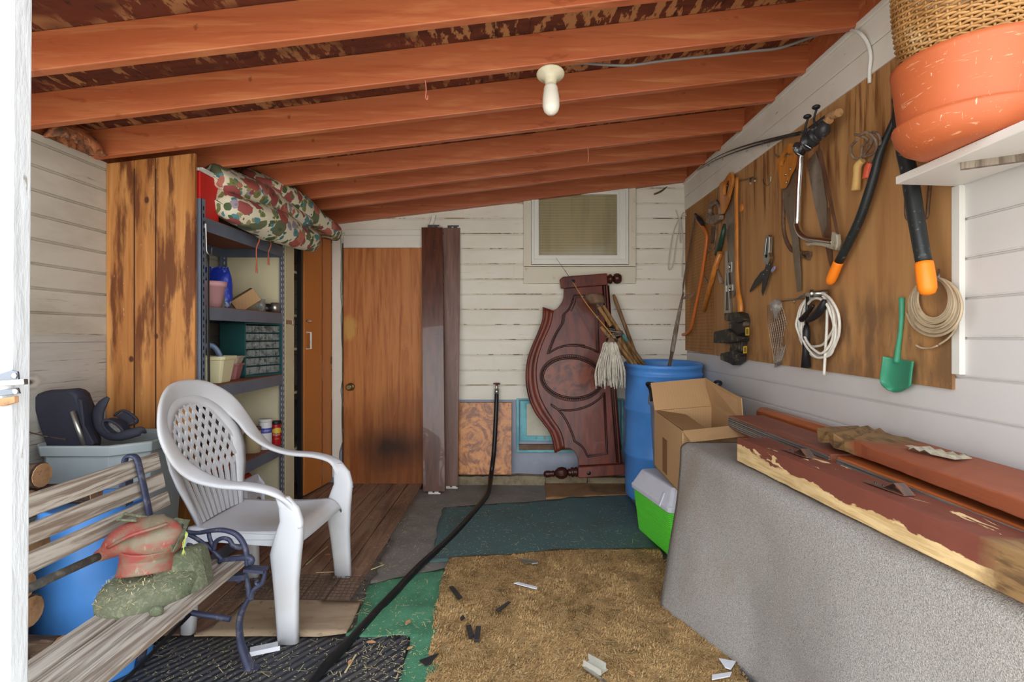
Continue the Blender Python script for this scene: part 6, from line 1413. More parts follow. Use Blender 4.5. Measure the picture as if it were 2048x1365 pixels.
def end_frame(Y,dup=0):
    def q(pts,n=5): 
        P=cat([B5(*p) for p in pts],n); return [V((p.x,Y,p.z)) for p in P]
    mb=MB(); mb.tube(q([(1060,300),(1150,312),(1240,298),(1310,296),(1385,322),(1432,390),(1445,460),(1448,500)]),[.010,.011,.012,.013,.012],8,flat=.8)
    mb.tube(q([(1100,318),(1150,345),(1200,380),(1240,412),(1300,470),(1330,490)]),.008,7); mb.tube(q([(1222,312),(1228,345),(1252,405)]),.008,7)
    mb.tube(q([(1250,410),(1262,365),(1300,343),(1340,352),(1362,385),(1400,398),(1418,390)]),[.009,.008,.009,.011],7)
    mb.tube(q([(1095,380),(1120,385),(1128,410),(1110,430),(1090,420)]),.007,6)
    mb.tube(q([(1280,478),(1340,468),(1400,462),(1440,455),(1470,468),(1462,490)]),[.010,.012,.014,.014],7); mb.build('arm_rest',M['iron'],bn)
    mb=MB(); mb.bar(q([(1440,520),(1555,530)])[0],q([(1440,520),(1555,530)])[-1],.045,.012); mb.tube(q([(1548,530),(1545,570),(1530,610),(1480,650),(1462,700)]),[.009,.008,.009,.014],8)
    mb.tube(q([(1425,560),(1440,575),(1450,620),(1460,690)]),[.010,.009,.012],8); mb.tube(q([(1398,575),(1385,582),(1390,596),(1405,590),(1425,560)]),.007,7)
    mb.tube(q([(1540,575),(1530,600),(1505,615),(1495,600),(1510,590)]),.006,6)
    mb.tube(q([(1460,690),(1420,760),(1402,830),(1402,900),(1412,970),(1440,1050),(1470,1125)]),[.012,.016,.017,.018,.022,.026],10,flat=.7)
    f=q([(1465,1125),(1465,1126)])[0]; mb.bb((f.x-.035,Y-.02,.0),(f.x+.035,Y+.02,.014)); mb.build('leg',M['iron'],bn)
    mb=MB(); mb.tube([V((-1.10,Y,.20)),V((-1.25,Y,.225)),V((-1.40,Y,.20))],.011,8); mb.build('stretcher',M['iron'],bn)
    mb=MB(); mb.tube([V((p[0],Y,p[1])) for p in((-1.30,.40),(-1.36,.30),(-1.42,.15),(-1.455,.0))],[.012,.014,.016,.022],8,flat=.7); mb.build('leg',M['iron'],bn)
    mb=MB(); mb.bar(V((-1.03,Y-.02,.375)),V((-1.35,Y-.02,.355)),.03,.02); mb.build('seat_rail',M['iron'],bn)
    Yb=Y-.075
    mb=MB(); bk=[(-1.455,.80),(-1.45,.838),(-1.43,.848),(-1.408,.838),(-1.395,.79),(-1.375,.70),(-1.355,.60),(-1.34,.50),(-1.33,.38)]
    mb.tube([V((x,Yb,z)) for x,z in [(p.x,p.z) for p in cat([(x,0,z) for x,z in bk],4)]],.016,8,flat=.5); mb.build('back_bar',M['iron'],bn)
    for z in(.765,.695):
        mb=MB(); mb.bb((-1.46,Yb-.02,z-.03),(-1.435,Yb+.02,z)); mb.build('slat_bracket',M['iron'],bn)
end_frame(YE); end_frame(.95)
mb=MB(); mb.tube([V((-1.25,YE-.01,.222)),V((-1.25,.96,.12))],.007,8); mb.build('brace_rod',M['dark_steel'],bn)
# ------------------------------------------------------------ edger / blower on the bench
M['redh']=mat('faded dusty red housing',c(150,72,64),.55,layers=[dict(c=c(122,116,94),sc=(10,10,16),lo=.40,hi=.56,s=.9),dict(c=c(122,122,96),k='spot',ce=(.10,.03,.26),rad=(.09,.3,.12),lo=1.5,hi=.7,wob=.8,wsc=16,s=.85),dict(c=c(150,140,112),sc=(80,80,30),lo=.6,hi=.66,s=.6)])
M['mossy']=mat('grass caked grey green guard',c(104,107,84),.95,layers=[dict(c=c(138,138,112),sc=(60,60,60),dist=1,lo=.5,hi=.62,s=.8),dict(c=c(72,84,58),sc=9,lo=.5,hi=.68,s=.6)],bump=[dict(sc=90,s=.9,h=.006)])
M['shaft']=mat('black dusty shaft',c(66,64,60),.6,layers=[dict(c=c(120,112,96),sc=30,lo=.5,hi=.66,s=.6)])
def T5(x,y,Y): return W(x*.3418,960+y*.3418,Y)
eg=thing('string_trimmer','grass caked red trimmer head with a round guard, lying on the bench seat','trimmer',T5(880,780,1.72))
gc=T5(880,610,1.85); tl=Euler((math.radians(9),math.radians(-7),0)).to_matrix()
mb=MB(); mb.lathe([(0,.05),(.06,.052),(.11,.042),(.145,.022),(.158,.002),(.162,-.034),(.155,-.036),(.148,-.012),(0,.0)],gc,tl,44); mb.build('guard_disc',M['mossy'],eg)
secs=[]
for (x,y,w_,h_,Y) in((940,650,.035,.07,1.80),(1040,590,.036,.085,1.84),(1130,540,.036,.085,1.88),(1215,495,.034,.075,1.93)):
    p=T5(x,y,Y); d=V((.75,.25,.35)).normalized(); sd=V((.42,-.45,-.75)).normalized(); up=d.cross(sd).normalized()
    secs.append([p+sd*h_*a+up*w_*b for a,b in((-1,-.9),(-.7,-1),(.7,-1),(1,-.7),(1,.6),(.75,1),(-.6,1),(-1,.7))])
mb=MB(); mb.loft(secs); mb.build('discharge_chute',M['mossy'],eg)
sp_=[T5(560,455,1.79),T5(620,425,1.80),T5(700,370,1.81),T5(790,350,1.83),T5(890,345,1.85),T5(985,320,1.87),T5(1010,310,1.88)]
mb=MB(); mb.tube(cat(sp_,5),[.018,.028,.054,.078,.090,.080,.058],20,flat=.88); mb.build('motor_housing',M['redh'],eg)
mb=MB(); mb.tube(cat([T5(870,380,1.84),T5(865,450,1.84),T5(860,540,1.83)],5),[.086,.080,.088],20); mb.build('housing_neck',M['redh'],eg)
mb=MB(); a=T5(1000,235,1.88)
mb.prism([T5(990,240,1.84),T5(1065,265,1.88),T5(1050,340,1.80),T5(1010,430,1.80),T5(965,440,1.86),T5(985,330,1.82)],(0,.035,.005)); mb.build('end_cap',M['mossy'],eg,bevel=.008)
mb=MB(); mb.tube([T5(690,235,1.80),T5(730,202,1.84),T5(860,222,1.86),T5(990,238,1.86)],.006,7); mb.tube([T5(690,235,1.80),T5(800,240,1.80)],.005,6); mb.build('edge_bail',M['mossy'],eg)
mb=MB(); mb.tube(cat([T5(640,395,1.76),T5(760,330,1.75),T5(900,285,1.78),T5(975,260,1.81)],4),.012,8,flat=.5); mb.build('housing_rib',M['redh'],eg)
mb=MB(); mb.tube([T5(575,450,1.695),T5(300,575,1.55),T5(-60,745,1.38),V((-1.36,1.0,.58))],.0125,12); mb.build('shaft',M['shaft'],eg)
for (x,y) in((700,745),(915,770)):
    mb=MB(); p=T5(x,y,1.68 if x>800 else 1.76); mb.sph(p,(.022,.016,.016),10,6); mb.build('guard_foot',M['mossy'],eg)
M['line']=mat('yellow green trimmer line',c(190,206,110),.4)
mb=MB()
for dx in(0,8,-7,4): mb.tube(cat([T5(1068+dx,285,1.87),T5(1092-dx,320,1.84),T5(1075+dx,370,1.84),T5(1075-dx*1.5,440,1.85)],5),.0012,5)
mb.build('cutting_line',M['line'],eg)
# dried grass bits on the guard
mb=MB(); rr=random.Random(21)
for k in range(420):
    a=rr.uniform(0,2*PI); r=rr.uniform(.05,.155); z=interp([.06,.11,.145,.158],[.053,.043,.023,.003],r)
    p=gc+tl@V((r*math.cos(a),r*math.sin(a),z+.001)); d=V((rr.uniform(-1,1),rr.uniform(-1,1),rr.uniform(-.3,.5))).normalized()*rr.uniform(.006,.016); s=d.cross(V((0,0,1))).normalized()*.0011
    mb.add([p-s,p+s,p+d+s,p+d-s],[(0,1,2,3)])
M['straw']=mat('dry grass',c(206,190,140),.8)
mb.build('grass_bits',M['straw'],eg,kind='stuff',fixn=False)
# ------------------------------------------------------------ things behind the bench
mb=MB(); mb.lathe([(0,0),(.185,0),(.19,.02),(.195,.4),(.19,.58),(.17,.62),(.172,.65),(.15,.65),(.13,.63),(0,.63)],(-1.645,2.115,0),None,44)
tag(mb.build('blue_barrel',M['bluep']),'squat blue plastic barrel behind the bench among the firewood','barrel')
M['bark']=mat('dark rough bark',c(88,68,52),.95,layers=[dict(c=c(52,40,32),sc=(9,30,30),lo=.45,hi=.62,s=.9),dict(c=c(130,112,92),sc=(14,40,40),lo=.6,hi=.7,s=.7)],bump=[dict(sc=(14,50,50),s=.9,h=.012)])
M['cutwood']=mat('cut log face',c(170,130,92),.8,layers=[dict(c=c(132,92,58),sc=20,lo=.45,hi=.65,s=.8),dict(c=c(110,72,44),sc=60,lo=.58,hi=.68,s=.6)])
rr=random.Random(4)
def log(a,b,r,lab,grp='firewood logs'):
    a=V(a);b=V(b); t=thing('firewood_log',lab,'log',(a+b)/2+V((0,0,-r)),grp)
    n=8; pts=[a.lerp(b,k/n)+V((0,rr.uniform(-1,1),rr.uniform(-1,1)))*r*.06 for k in range(n+1)]
    mb=MB(); mb.tube(pts,[r*rr.uniform(.93,1.05) for _ in range(n+1)],14); mb.build('bark',M['bark'],t)
    d=(b-a).normalized(); mb=MB(); o=d.orthogonal().normalized(); s=d.cross(o)
    ring=[b+d*.002+(o*math.cos(2*PI*k/14)+s*math.sin(2*PI*k/14))*r*.93 for k in range(14)]
    mb.prism(ring,d*.003); mb.build('cut_face',M['cutwood'],t)
    return t
GL='dark barked firewood log in the pile seen behind the bench slats'
for j in range(6):
    for i in range(3):
        r=rr.uniform(.046,.055); y=1.50+i*.125+(.05 if j%2 else 0); z=.062+j*.105
        log((-2.10,y+rr.uniform(-.01,.01),z),((-1.50 if j<3 else -1.58)+rr.uniform(-.05,.02),y+rr.uniform(-.01,.01),z),r,GL)
log((-2.09,1.95,.797),(-1.715,1.955,.79),.046,'firewood log with a pale round cut end, topmost beside the grey bin',None) 
log((-2.09,1.955,.712),(-1.75,1.94,.702),.04,'thin firewood log just below the topmost one with the pale round end',None)
log((-2.09,2.04,.70),(-1.60,2.06,.692),.036,'grey barked log lying between the grey bin and the bench back',None)
log((-2.11,1.96,.89),(-1.93,1.96,.885),.047,'dark log second from the top of the pile by the door post',None)
log((-2.11,1.93,.985),(-1.95,1.93,.98),.05,'short dark log end beside the door post, above the other firewood',None)
mb=MB(); mb.tube(cat([W(25,848,1.93),W(50,862,2.0),W(90,873,2.1),W(135,880,2.2)],4),.0025,5); tag(mb.build('dry_twig',M['bark']),'thin dry twig sticking out from the log by the door post','twig')
# grey bin
M['bingrey']=mat('grey plastic bin',c(158,166,166),.5,layers=[dict(c=c(136,142,140),sc=3,lo=.45,hi=.7,s=.6)])
bi=thing('storage_bin','grey plastic bin holding a rolled black bag, behind the bench and chair','bin',(-1.87,2.52,.0))
def bsec(z,g,ins=0):
    x0,x1,y0,y1=-2.10+g,-1.635-g,2.32+g,2.76-g; k=.06
    return [V(p) for p in((x0+k+ins,y0+ins,z),(x1-k-.05-ins,y0+ins,z),(x1-ins,y0+k+.05+ins,z),(x1-ins,y1-k-ins,z),(x1-k-ins,y1-ins,z),(x0+k+ins,y1-ins,z),(x0+ins,y1-k-ins,z),(x0+ins,y0+k+ins,z))]
mb=MB(); mb.loft([bsec(.0,.05),bsec(.775,.012),bsec(.775,0),bsec(.815,-.004),bsec(.82,0),bsec(.82,.015),bsec(.80,.02),bsec(.03,.06)],sm=False); mb.build('bin_body',M['bingrey'],bi,bevel=.006)
# black folded bag
M['navy']=mat('black nylon cloth',c(36,36,48),.7,layers=[dict(c=c(52,52,66),sc=4,lo=.45,hi=.7,s=.6)],bump=[dict(sc=14,s=.4,h=.01)])
def G4(x,y,Y): return W(x*.2931,700+y*.2931,Y)
t=thing('folded_bag','black nylon bag with a grey tube inside, standing in the grey bin','bag',G4(400,660,2.42))
op=[(208,320),(290,285),(400,280),(480,272),(515,300),(530,340),(555,400),(570,520),(600,640),(590,720),(330,740),(300,640),(260,520),(225,400)]
secs=[]
for dy,s in((0,.93),(.012,1),(.05,1.02),(.085,.96),(.095,.88)):
    cx_,cy_=400,520; secs.append([G4(cx_+(x-cx_)*s,cy_+(y-cy_)*s,2.40)+V((0,dy,0)) for x,y in op])
mb=MB(); mb.loft(secs); mb.build('bag_body',M['navy'],t,bevel=.004)
mb=MB(); mb.prism([G4(525,330,2.385),G4(556,345,2.385),G4(575,520,2.385),G4(640,640,2.385),G4(600,720,2.39),G4(560,560,2.39)],(0,.03,0)); mb.build('bag_flap',M['navy'],t,bevel=.004)
mb=MB(); mb.tube([G4(495,420,2.385),G4(575,660,2.385)],.0105,10); mb.build('tube_pole',M['galv'],t)
# goggles
t=thing('safety_goggles','black goggles with their strap, resting on the rim of the grey bin','goggles',G4(790,610,2.44))
mb=MB()
lc=[(765,545,62,75)]
o=[G4(768+82*math.cos(a)+20*math.sin(a),540+62*math.sin(a)+26*math.cos(a),2.43) for a in [2*PI*k/28 for k in range(28)]]
i_=[G4(765+58*math.cos(a)+16*math.sin(a),538+40*math.sin(a)+22*math.cos(a),2.43) for a in [2*PI*k/28 for k in range(28)]]
mb.ring(o,i_,(0,.05,0)); mb.build('lens_rim',M['navy'],t,bevel=.004)
mb=MB(); mb.prism([G4(765+60*math.cos(a)+16*math.sin(a),538+42*math.sin(a)+22*math.cos(a),2.46) for a in [2*PI*k/28 for k in range(28)]],(0,.003,0)); mb.build('lens',M['glass'],t)
mb=MB(); mb.tube(cat([G4(740,325,2.46),G4(700,370,2.45),G4(668,440,2.45),G4(680,520,2.45),G4(730,580,2.44),G4(800,595,2.42),G4(880,575,2.42),G4(960,555,2.43),G4(985,565,2.45)],5),[.008,.022,.028,.026,.02,.018,.022,.02,.012],10,flat=.45,up=(0,1,0)); mb.build('strap',M['navy'],t)
mb=MB(); mb.tube(cat([G4(780,450,2.5),G4(840,415,2.5),G4(915,455,2.5),G4(935,495,2.5),G4(860,522,2.5)],4),.006,6); mb.prism([G4(790,455,2.5),G4(842,425,2.5),G4(905,455,2.5),G4(920,490,2.5),G4(858,512,2.5)],(0,.003,0)); mb.build('side_shield',M['navy'],t)
# latch on the door post
t=thing('barrel_bolt','steel slide bolt screwed on the white door post','bolt',W(20,800,.79))
yl=.79; M['boltsteel']=mat('dull plated steel',c(120,126,136),.35,.9)
mb=MB(); mb.prism([W(-14,752,yl),W(22,741,yl),W(34,744,yl),W(36,762,yl),W(-14,768,yl)],(0,.004,0)); mb.build('bolt_plate',M['boltsteel'],t,bevel=.0008)
mb=MB(); mb.prism([W(-14,783,yl),W(34,776,yl),W(38,788,yl),W(-14,794,yl)],(0,.004,0)); mb.build('bolt_plate',M['boltsteel'],t,bevel=.0008)
mb=MB(); mb.bar(W(-14,768,yl-.006),W(52,764,yl-.006),.008,.008); mb.build('slide_bolt',M['steel'],t,bevel=.001)
for x,y in((28,752),(30,783)):
    mb=MB(); mb.sph(W(x,y,yl-.002),(.0045,.002,.0045),10,6); mb.build('screw',M['chrome'],t)
mb=MB(); mb.prism([W(-14,800,yl),W(28,793,yl),W(29,806,yl),W(10,812,yl),W(-14,815,yl)],(0,.008,0)); mb.build('wood_block',M['cutwood'],t,bevel=.001)
# ------------------------------------------------------------ mats and litter on the floor
def mat_poly(pts,name,m,lab,z=.0,th=.008,wig=.006,n=7,seed=0,cat_='mat',fn=None,step=.05,amp=.004):
    """a floor mat: outline in photo pixels mapped to the floor, meshed as a gently uneven sheet"""
    rr=random.Random(seed); P=[FL(x,y,z) for x,y in pts]; N_=len(P); out=[]
    for i in range(N_):
        a,b=P[i],P[(i+1)%N_]; k=max(2,int((b-a).length/.06))
        for j in range(k):
            p=a.lerp(b,j/k); out.append(V((p.x+rr.uniform(-wig,wig),p.y+rr.uniform(-wig,wig),0)))
    import bmesh
    b=bmesh.new(); vs=[b.verts.new((p.x,p.y,z)) for p in out]; b.faces.new(vs)
    xs=[p.x for p in out]; ys=[p.y for p in out]
    x=min(xs)+step
    while x<max(xs):
        bmesh.ops.bisect_plane(b,geom=b.verts[:]+b.edges[:]+b.faces[:],plane_co=(x,0,0),plane_no=(1,0,0)); x+=step
    y=min(ys)+step
    while y<max(ys):
        bmesh.ops.bisect_plane(b,geom=b.verts[:]+b.edges[:]+b.faces[:],plane_co=(0,y,0),plane_no=(0,1,0)); y+=step
    b.verts.index_update()
    mb=MB(); vv=[v.co.copy() for v in b.verts]
    top=[]
    for v in vv:
        h=th+amp*NZ.noise(V((v.x*4+seed,v.y*4,0)))+ (fn(v.x,v.y) if fn else 0)
        top.append(V((v.x,v.y,z+max(th*.5,h))))
    n0=len(vv); fs=[tuple(q.index for q in f.verts) for f in b.faces]
    be=[tuple(q.index for q in e.verts) for e in b.edges if e.is_boundary]
    mb.add(vv+top,[tuple(i+n0 for i in f) for f in fs]+[tuple(reversed(f)) for f in fs],True)
    mb.add([],[]); 
    for a_,c_ in be: mb.f.append((a_,c_,c_+n0,a_+n0)); mb.s.append(False)
    b.free()
    o=mb.build(name,m); tag(o,lab,cat_); return o
def sp(sc_,lo,hi,col,s=.8): return dict(c=col,sc=sc_,lo=lo,hi=hi,s=s)
STRAW=c(190,172,138)
M['felt']=mat('dark grey felt carpet',c(140,134,126),.95,layers=[sp(5,.42,.7,c(112,106,98)),sp(160,.5,.66,c(126,118,108),.6),sp(3,.56,.72,c(128,104,82),.5),sp((60,90,60),.70,.73,STRAW,.8)],bump=[dict(sc=220,s=.7,h=.004)])
M['green']=mat('dark blue green carpet',c(84,112,110),.95,layers=[sp(4,.45,.75,c(84,84,72),.6),sp(200,.5,.66,c(56,78,78),.7),sp((70,60,70),.685,.71,STRAW,.85)],bump=[dict(sc=240,s=.7,h=.004)])
M['brown']=mat('brown door mat',c(156,116,78),.95,layers=[sp(5,.42,.7,c(108,76,48)),sp(160,.5,.66,c(176,136,94),.5),sp(3,.55,.7,c(78,66,56),.6)],bump=[dict(sc=200,s=.8,h=.005)])
M['shag']=mat('matted tan shag pile',c(192,156,104),.95,layers=[sp((30,30,30),.42,.6,c(144,110,62),.9),sp(90,.5,.68,c(206,176,126),.75),sp((14,18,14),.54,.68,c(108,86,48),.8),sp(34,.66,.71,c(226,212,182),.6)],bump=[dict(sc=90,s=1,h=.012)])
M['turf']=mat('matted green artificial turf',c(86,146,110),.95,layers=[sp(6,.42,.66,c(58,112,82),.7),sp(180,.5,.66,c(96,166,118),.6),sp((70,60,70),.67,.70,STRAW,.8),sp(4,.60,.72,c(120,124,104),.5)],bump=[dict(sc=200,s=.9,h=.006)])
M['rubber']=mat('ribbed black rubber mat',c(66,66,70),.8,layers=[sp(4,.45,.7,c(82,76,72),.7),sp((90,50,90),.66,.70,STRAW,.85)],bump=[dict(k='wave',sc=(9,9,0),rot=(0,0,.6),s=1,h=.01),dict(sc=120,s=.5,h=.004)])
M['scrap']=mat('scuffed plywood scrap',c(168,144,116),.85,layers=[sp((3,12,3),.45,.7,c(134,110,86),.8),sp(26,.6,.7,c(96,76,58),.7)],bump=[dict(sc=(20,60,20),s=.3,h=.002)])
M['dirt']=mat('gritty dark dirt',c(104,88,72),.95,layers=[sp(22,.42,.62,c(70,58,48),.9),sp(70,.58,.68,STRAW,.8)],bump=[dict(sc=80,s=1,h=.008)])
mat_poly([(834,982),(1000,958),(1090,952),(1280,985),(1330,1130),(900,1160),(742,1172),(790,1050)],'felt_carpet',M['felt'],'dark grey felt carpet under the green carpet, reaching the back wall',0,.006,.012,seed=1,cat_='carpet')
mat_poly([(886,1018),(1140,1000),(1258,990),(1322,1116),(860,1126)],'green_carpet',M['green'],'dark blue green carpet strip across the middle of the floor',.008,.008,.008,seed=2,cat_='carpet',fn=lambda x,y:.014*math.exp(-((x-.45)/.09)**2)*max(0,min(1,(y-3.4)*3)))
mat_poly([(1087,960),(1250,950),(1264,992),(1093,1000)],'door_mat',M['brown'],'brown door mat at the foot of the headboard',.008,.012,.004,seed=3)
mat_poly([(890,1140),(740,1172),(722,1215),(712,1252),(690,1275),(820,1275),(790,1420),(880,1420),(890,1260),(905,1150)],'turf_mat',M['turf'],'crumpled green artificial turf between the rubber mat and the tan rug',.006,.010,.010,seed=4,fn=lambda x,y:.022*max(0,NZ.noise(V((x*7,y*7,2)))))
# dark flap edge folded on the turf
mat_poly([(505,1203),(722,1206),(694,1268),(640,1274),(390,1274)],'plywood_scrap',M['scrap'],'loose scrap of plywood under the front leg of the white chair',.0135,.008,.003,seed=6,cat_='board')
mat_poly([(318,1278),(818,1274),(796,1440),(150,1440)],'rubber_mat',M['rubber'],'black ribbed rubber mat at the bottom, partly under the bench end',.001,.010,.003,seed=7)
# tan shag rug with tufts
pts=[(897,1122),(1120,1104),(1318,1102),(1340,1150),(1420,1260),(1540,1440),(835,1440),(862,1290),(880,1180)]
rug=mat_poly(pts,'shag_rug',M['shag'],'matted tan shag rug filling the floor in front',.016,.014,.008,seed=5,cat_='rug',amp=.01,step=.04)
P=[FL(x,y,.03) for x,y in pts]
def inpoly(x,y):
    r=False; n=len(P); j=n-1
    for i in range(n):
        if (P[i].y>y)!=(P[j].y>y) and x<(P[j].x-P[i].x)*(y-P[i].y)/(P[j].y-P[i].y)+P[i].x: r=not r
        j=i
    return r
rr=random.Random(8); mb=MB(); vs=[];fs=[]
x0,x1=min(p.x for p in P),max(p.x for p in P); y0,y1=min(p.y for p in P),max(p.y for p in P)
cnt=0
while cnt<30000:
    x=rr.uniform(x0-.01,x1+.01); y=rr.uniform(max(y0,1.9),y1+.01)
    if not inpoly(x+rr.uniform(-.012,.012),y+rr.uniform(-.012,.012)): cnt+=.3; continue
    cnt+=1
    sw=NZ.noise(V((x*7,y*5,0)))*3+rr.uniform(-.9,.9); ln=rr.uniform(.012,.026); w_=rr.uniform(.0012,.0026)
    z=.026+.008*NZ.noise(V((x*4+5,y*4,0))); h=rr.uniform(.002,.014)
    dx,dy=math.cos(sw)*ln,math.sin(sw)*ln; px_,py_=-math.sin(sw)*w_,math.cos(sw)*w_
    k=len(vs); vs+=[(x-px_,y-py_,z),(x+px_,y+py_,z),(x+dx*.6+px_,y+dy*.6+py_,z+h),(x+dx*.6-px_,y+dy*.6-py_,z+h),(x+dx,y+dy,z+h*.5)]
    fs+=[(k,k+1,k+2,k+3),(k+3,k+2,k+4)]
mb.v=[V(v) for v in vs]; mb.f=fs; mb.s=[True]*len(fs)
M['pile']=mat('tan pile tufts',c(206,166,110),.95,layers=[sp((32,32,32),.42,.6,c(152,116,68),.8),sp((14,20,14),.54,.68,c(118,92,54),.8),sp(120,.56,.66,c(216,188,142),.8)])
mb.build('pile',M['pile'],rug,kind='stuff',fixn=False)
# wire netting on the boards
M['net']=mat('rusty dark netting',c(84,76,68),.7,.4)
mb=MB(); A=FL(505,1150,.016);B_=FL(738,1158,.016);Cc=FL(716,1204,.016);D_=FL(470,1200,.016)
def nq(u,v): 
    p=A.lerp(B_,u).lerp(D_.lerp(Cc,u),v); return p+V((.006*NZ.noise(V((u*6,v*4,0))),.006*NZ.noise(V((u*6,v*4,5))),.006+.008*abs(NZ.noise(V((u*5,v*3,9))))))
for k in range(27): mb.tube([nq(k/26,j/6) for j in range(7)],.0013,4)
for j in range(9): mb.tube([nq(k/20,j/8) for k in range(21)],.0013,4)
tag(mb.build('wire_netting',M['net'],kind='stuff'),'strip of dark wire netting lying on the floorboards below the chair','netting',None,'stuff')
# fine litter
mb=MB(); rr=random.Random(12); vs=[];fs=[]
regs=[((420,1120),(735,1270),520,.016),((250,1280),(810,1364),520,.014),((860,1005),(1290,1115),900,.022),((720,1160),(880,1364),420,.024),((880,1120),(1400,1364),420,.047),((690,960),(850,1140),320,.016),((790,965),(1080,1020),260,.012),((760,1030),(860,1150),220,.012)]
for (a,b,n_,z) in regs:
    for k in range(n_):
        p=FL(rr.uniform(a[0],b[0]),rr.uniform(a[1],b[1]),z); t=rr.uniform(0,PI); L_=rr.uniform(.002,.007) if k%14 else rr.uniform(.010,.026); w_=rr.uniform(.0006,.0015)
        d=V((math.cos(t),math.sin(t),rr.uniform(-.08,.12)))*L_; s=V((-math.sin(t),math.cos(t),0))*w_; q=p+V((0,0,.002))
        k0=len(vs); vs+=[q-s-d,q+s-d,q+s+d,q-s+d,q-d*.2+V((0,0,.0015))+s,q+d*.3+V((0,0,.0015))-s]; fs+=[(k0,k0+1,k0+2,k0+3)]
mb.v=[V(v) for v in vs]; mb.f=fs; mb.s=[False]*len(fs)
o=mb.build('straw_litter',M['straw'],fixn=False); tag(o,'scattered straw and wood crumbs over the mats and boards','straw',None,'stuff')
# larger bits that can be counted
M['black_shard']=mat('black plastic shard',c(40,42,44),.35); M['white_shard']=mat('white plastic shard',c(222,222,226),.4); M['leaf']=mat('dry leaf',c(196,150,104),.8,layers=[sp(30,.45,.65,c(160,112,74))])
def shard(pts,z,th,m,name,lab,cat_,curl=0):
    P=[FL(x,y,z) for x,y in pts]; ce=sum(P,V())/len(P)
    mb=MB(); mb.prism([p+V((0,0,curl*(p-ce).length)) for p in P],(0,0,th)); tag(mb.build(name,m,bevel=min(.001,th*.3)),lab,cat_)
zr=.046
shard([(898,1176),(907,1175),(925,1197),(916,1201)],zr,.006,M['black_shard'],'plastic_shard','black strip shard on the tan rug, nearest its far left corner','shard')
shard([(991,1222),(1016,1205),(1022,1206),(997,1226)],zr,.005,M['black_shard'],'plastic_shard','thin black shard lying slantwise, third black piece from the left on the rug','shard')
shard([(920,1238),(926,1232),(930,1238),(922,1243)],zr,.005,M['black_shard'],'plastic_shard','tiny black triangle shard above the two black stubs','shard')
shard([(932,1258),(942,1256),(948,1276),(938,1280)],zr,.014,M['black_shard'],'plastic_shard','left of two black plastic stubs side by side on the rug','shard')
shard([(952,1258),(962,1258),(958,1286),(948,1286)],zr,.012,M['black_shard'],'plastic_shard','right of two black plastic stubs side by side on the rug','shard')
shard([(838,1325),(877,1312),(862,1330),(852,1336)],.03,.004,M['black_shard'],'plastic_shard','black triangular shard where turf and tan rug meet','shard',.12)
shard([(1038,1122),(1074,1124),(1076,1130),(1064,1131),(1058,1128),(1050,1131)],zr,.006,M['galv'],'metal_scrap','bent metal scrap near the far edge of the tan rug','scrap',.1)
shard([(1027,1168),(1036,1166),(1075,1176),(1074,1180),(1056,1176)],zr,.004,M['white_shard'],'plastic_shard','long white shard in the middle of the tan rug','shard')
shard([(1438,1320),(1472,1326),(1462,1342),(1450,1338)],zr,.004,M['white_shard'],'plastic_shard','white triangular shard beside the carpet hem','shard',.05)
shard([(1424,1352),(1464,1346),(1460,1355),(1424,1362)],zr,.004,M['white_shard'],'plastic_shard','white strip shard nearest the bottom beside the carpet hem','shard')
t=thing('aluminium_channel','bent piece of shiny metal channel at the bottom of the tan rug','channel',FL(1190,1330,.04))
a=FL(1172,1326,.048);b=FL(1207,1346,.048); M['chan']=mat('scuffed aluminium',c(204,200,186),.4,.35); mb=MB(); mb.bar(a,b,.05,.004); mb.build('channel_web',M['chan'],t)
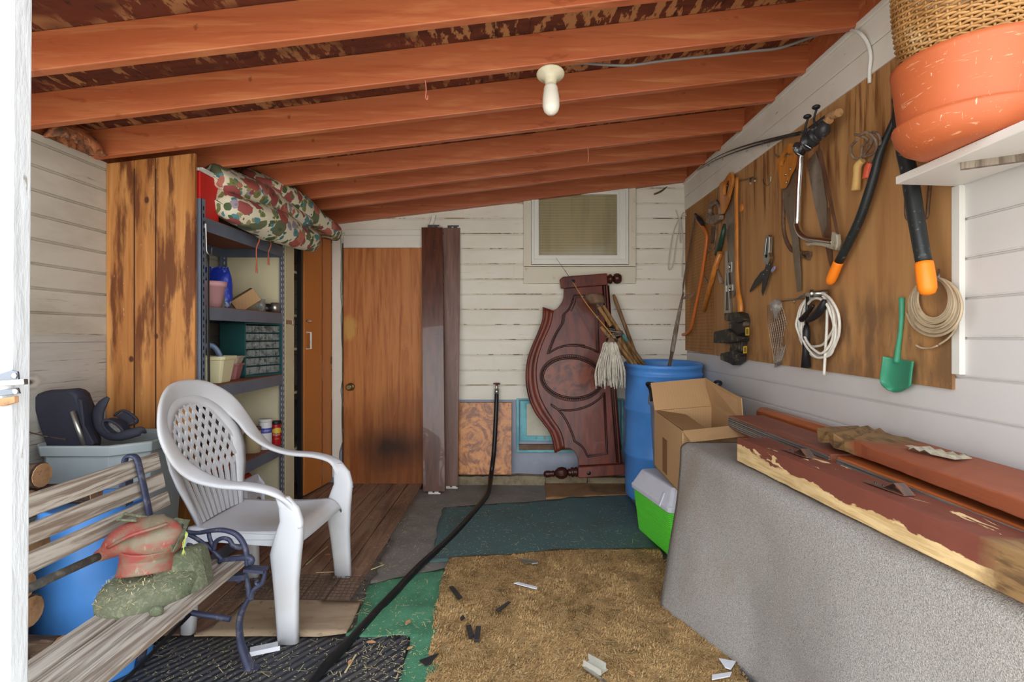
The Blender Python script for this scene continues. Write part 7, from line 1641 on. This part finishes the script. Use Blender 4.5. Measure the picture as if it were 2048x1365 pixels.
for s in(-1,1):
    mb=MB(); o_=V((.012*s,.02*s,.012)); mb.bar(a+o_,b+o_,.004,.022); mb.build('channel_side',M['chan'],t)
mb=MB(); mb.bar(FL(1168,1336,.05),FL(1212,1366,.05),.012,.003); tag(mb.build('metal_strip',M['galv']),'thin metal strip beside the shiny channel','strip')
t=thing('metal_flashing','white metal edge strip lying under the front leg of the bench','flashing',FL(530,1300,.015))
mb=MB(); mb.bar(FL(500,1302,.022),FL(556,1290,.022),.045,.003); mb.build('flat',M['white_shard'],t)
mb=MB(); mb.bar(FL(498,1310,.03),FL(560,1297,.03),.003,.018); mb.build('lip',M['white_shard'],t)
for i,(x,y,z,s,lab) in enumerate(((742,1288,.016,.02,'dry leaf on the rubber mat beside the hose'),(816,1248,.03,.022,'dry leaf on the green turf'),(1341,1258,zr,.014,'orange wood chip on the tan rug near the carpet hem'),(820,1300,.03,.014,'small tan chip on the turf edge at the bottom'),(1262,1350,zr,.018,'tan wood chip at the bottom right of the rug'),(655,1112,.02,.012,'tan wood chip on the boards beside the chair leg'),(700,1328,.016,.016,'curved pale wood shaving on the rubber mat'))):
    p=FL(x,y,z); a0=i*1.3
    mb=MB(); mb.grid(lambda u,v: p+V(((u-.5)*2*s*math.cos(a0)-(v-.5)*s*math.sin(a0)*math.sin(PI*u),(u-.5)*2*s*math.sin(a0)+(v-.5)*s*math.cos(a0)*math.sin(PI*u),.004+.008*(v-.5)**2*4*.5)),6,4); tag(mb.build('wood_chip' if 'chip' in lab or 'shaving' in lab else 'dry_leaf',M['leaf'],solid=.002),lab,'chip' if 'dry leaf' not in lab else 'leaf')
for i,(pq,lab) in enumerate((((612,1130,655,1094),'long pale splinter on the boards between the chair legs'),((632,1146,676,1144),'pale splinter lying level below the far chair leg'),((742,1140,768,1130),'pale splinter on the grey felt left of the hose'),((690,1346,712,1310),'curled pale splinter on the rubber mat left of the hose'))):
    mb=MB(); a=FL(pq[0],pq[1],.018);b=FL(pq[2],pq[3],.018); mb.bar(a,b,.006,.003); tag(mb.build('wood_splinter',M['straw']),lab,'splinter')
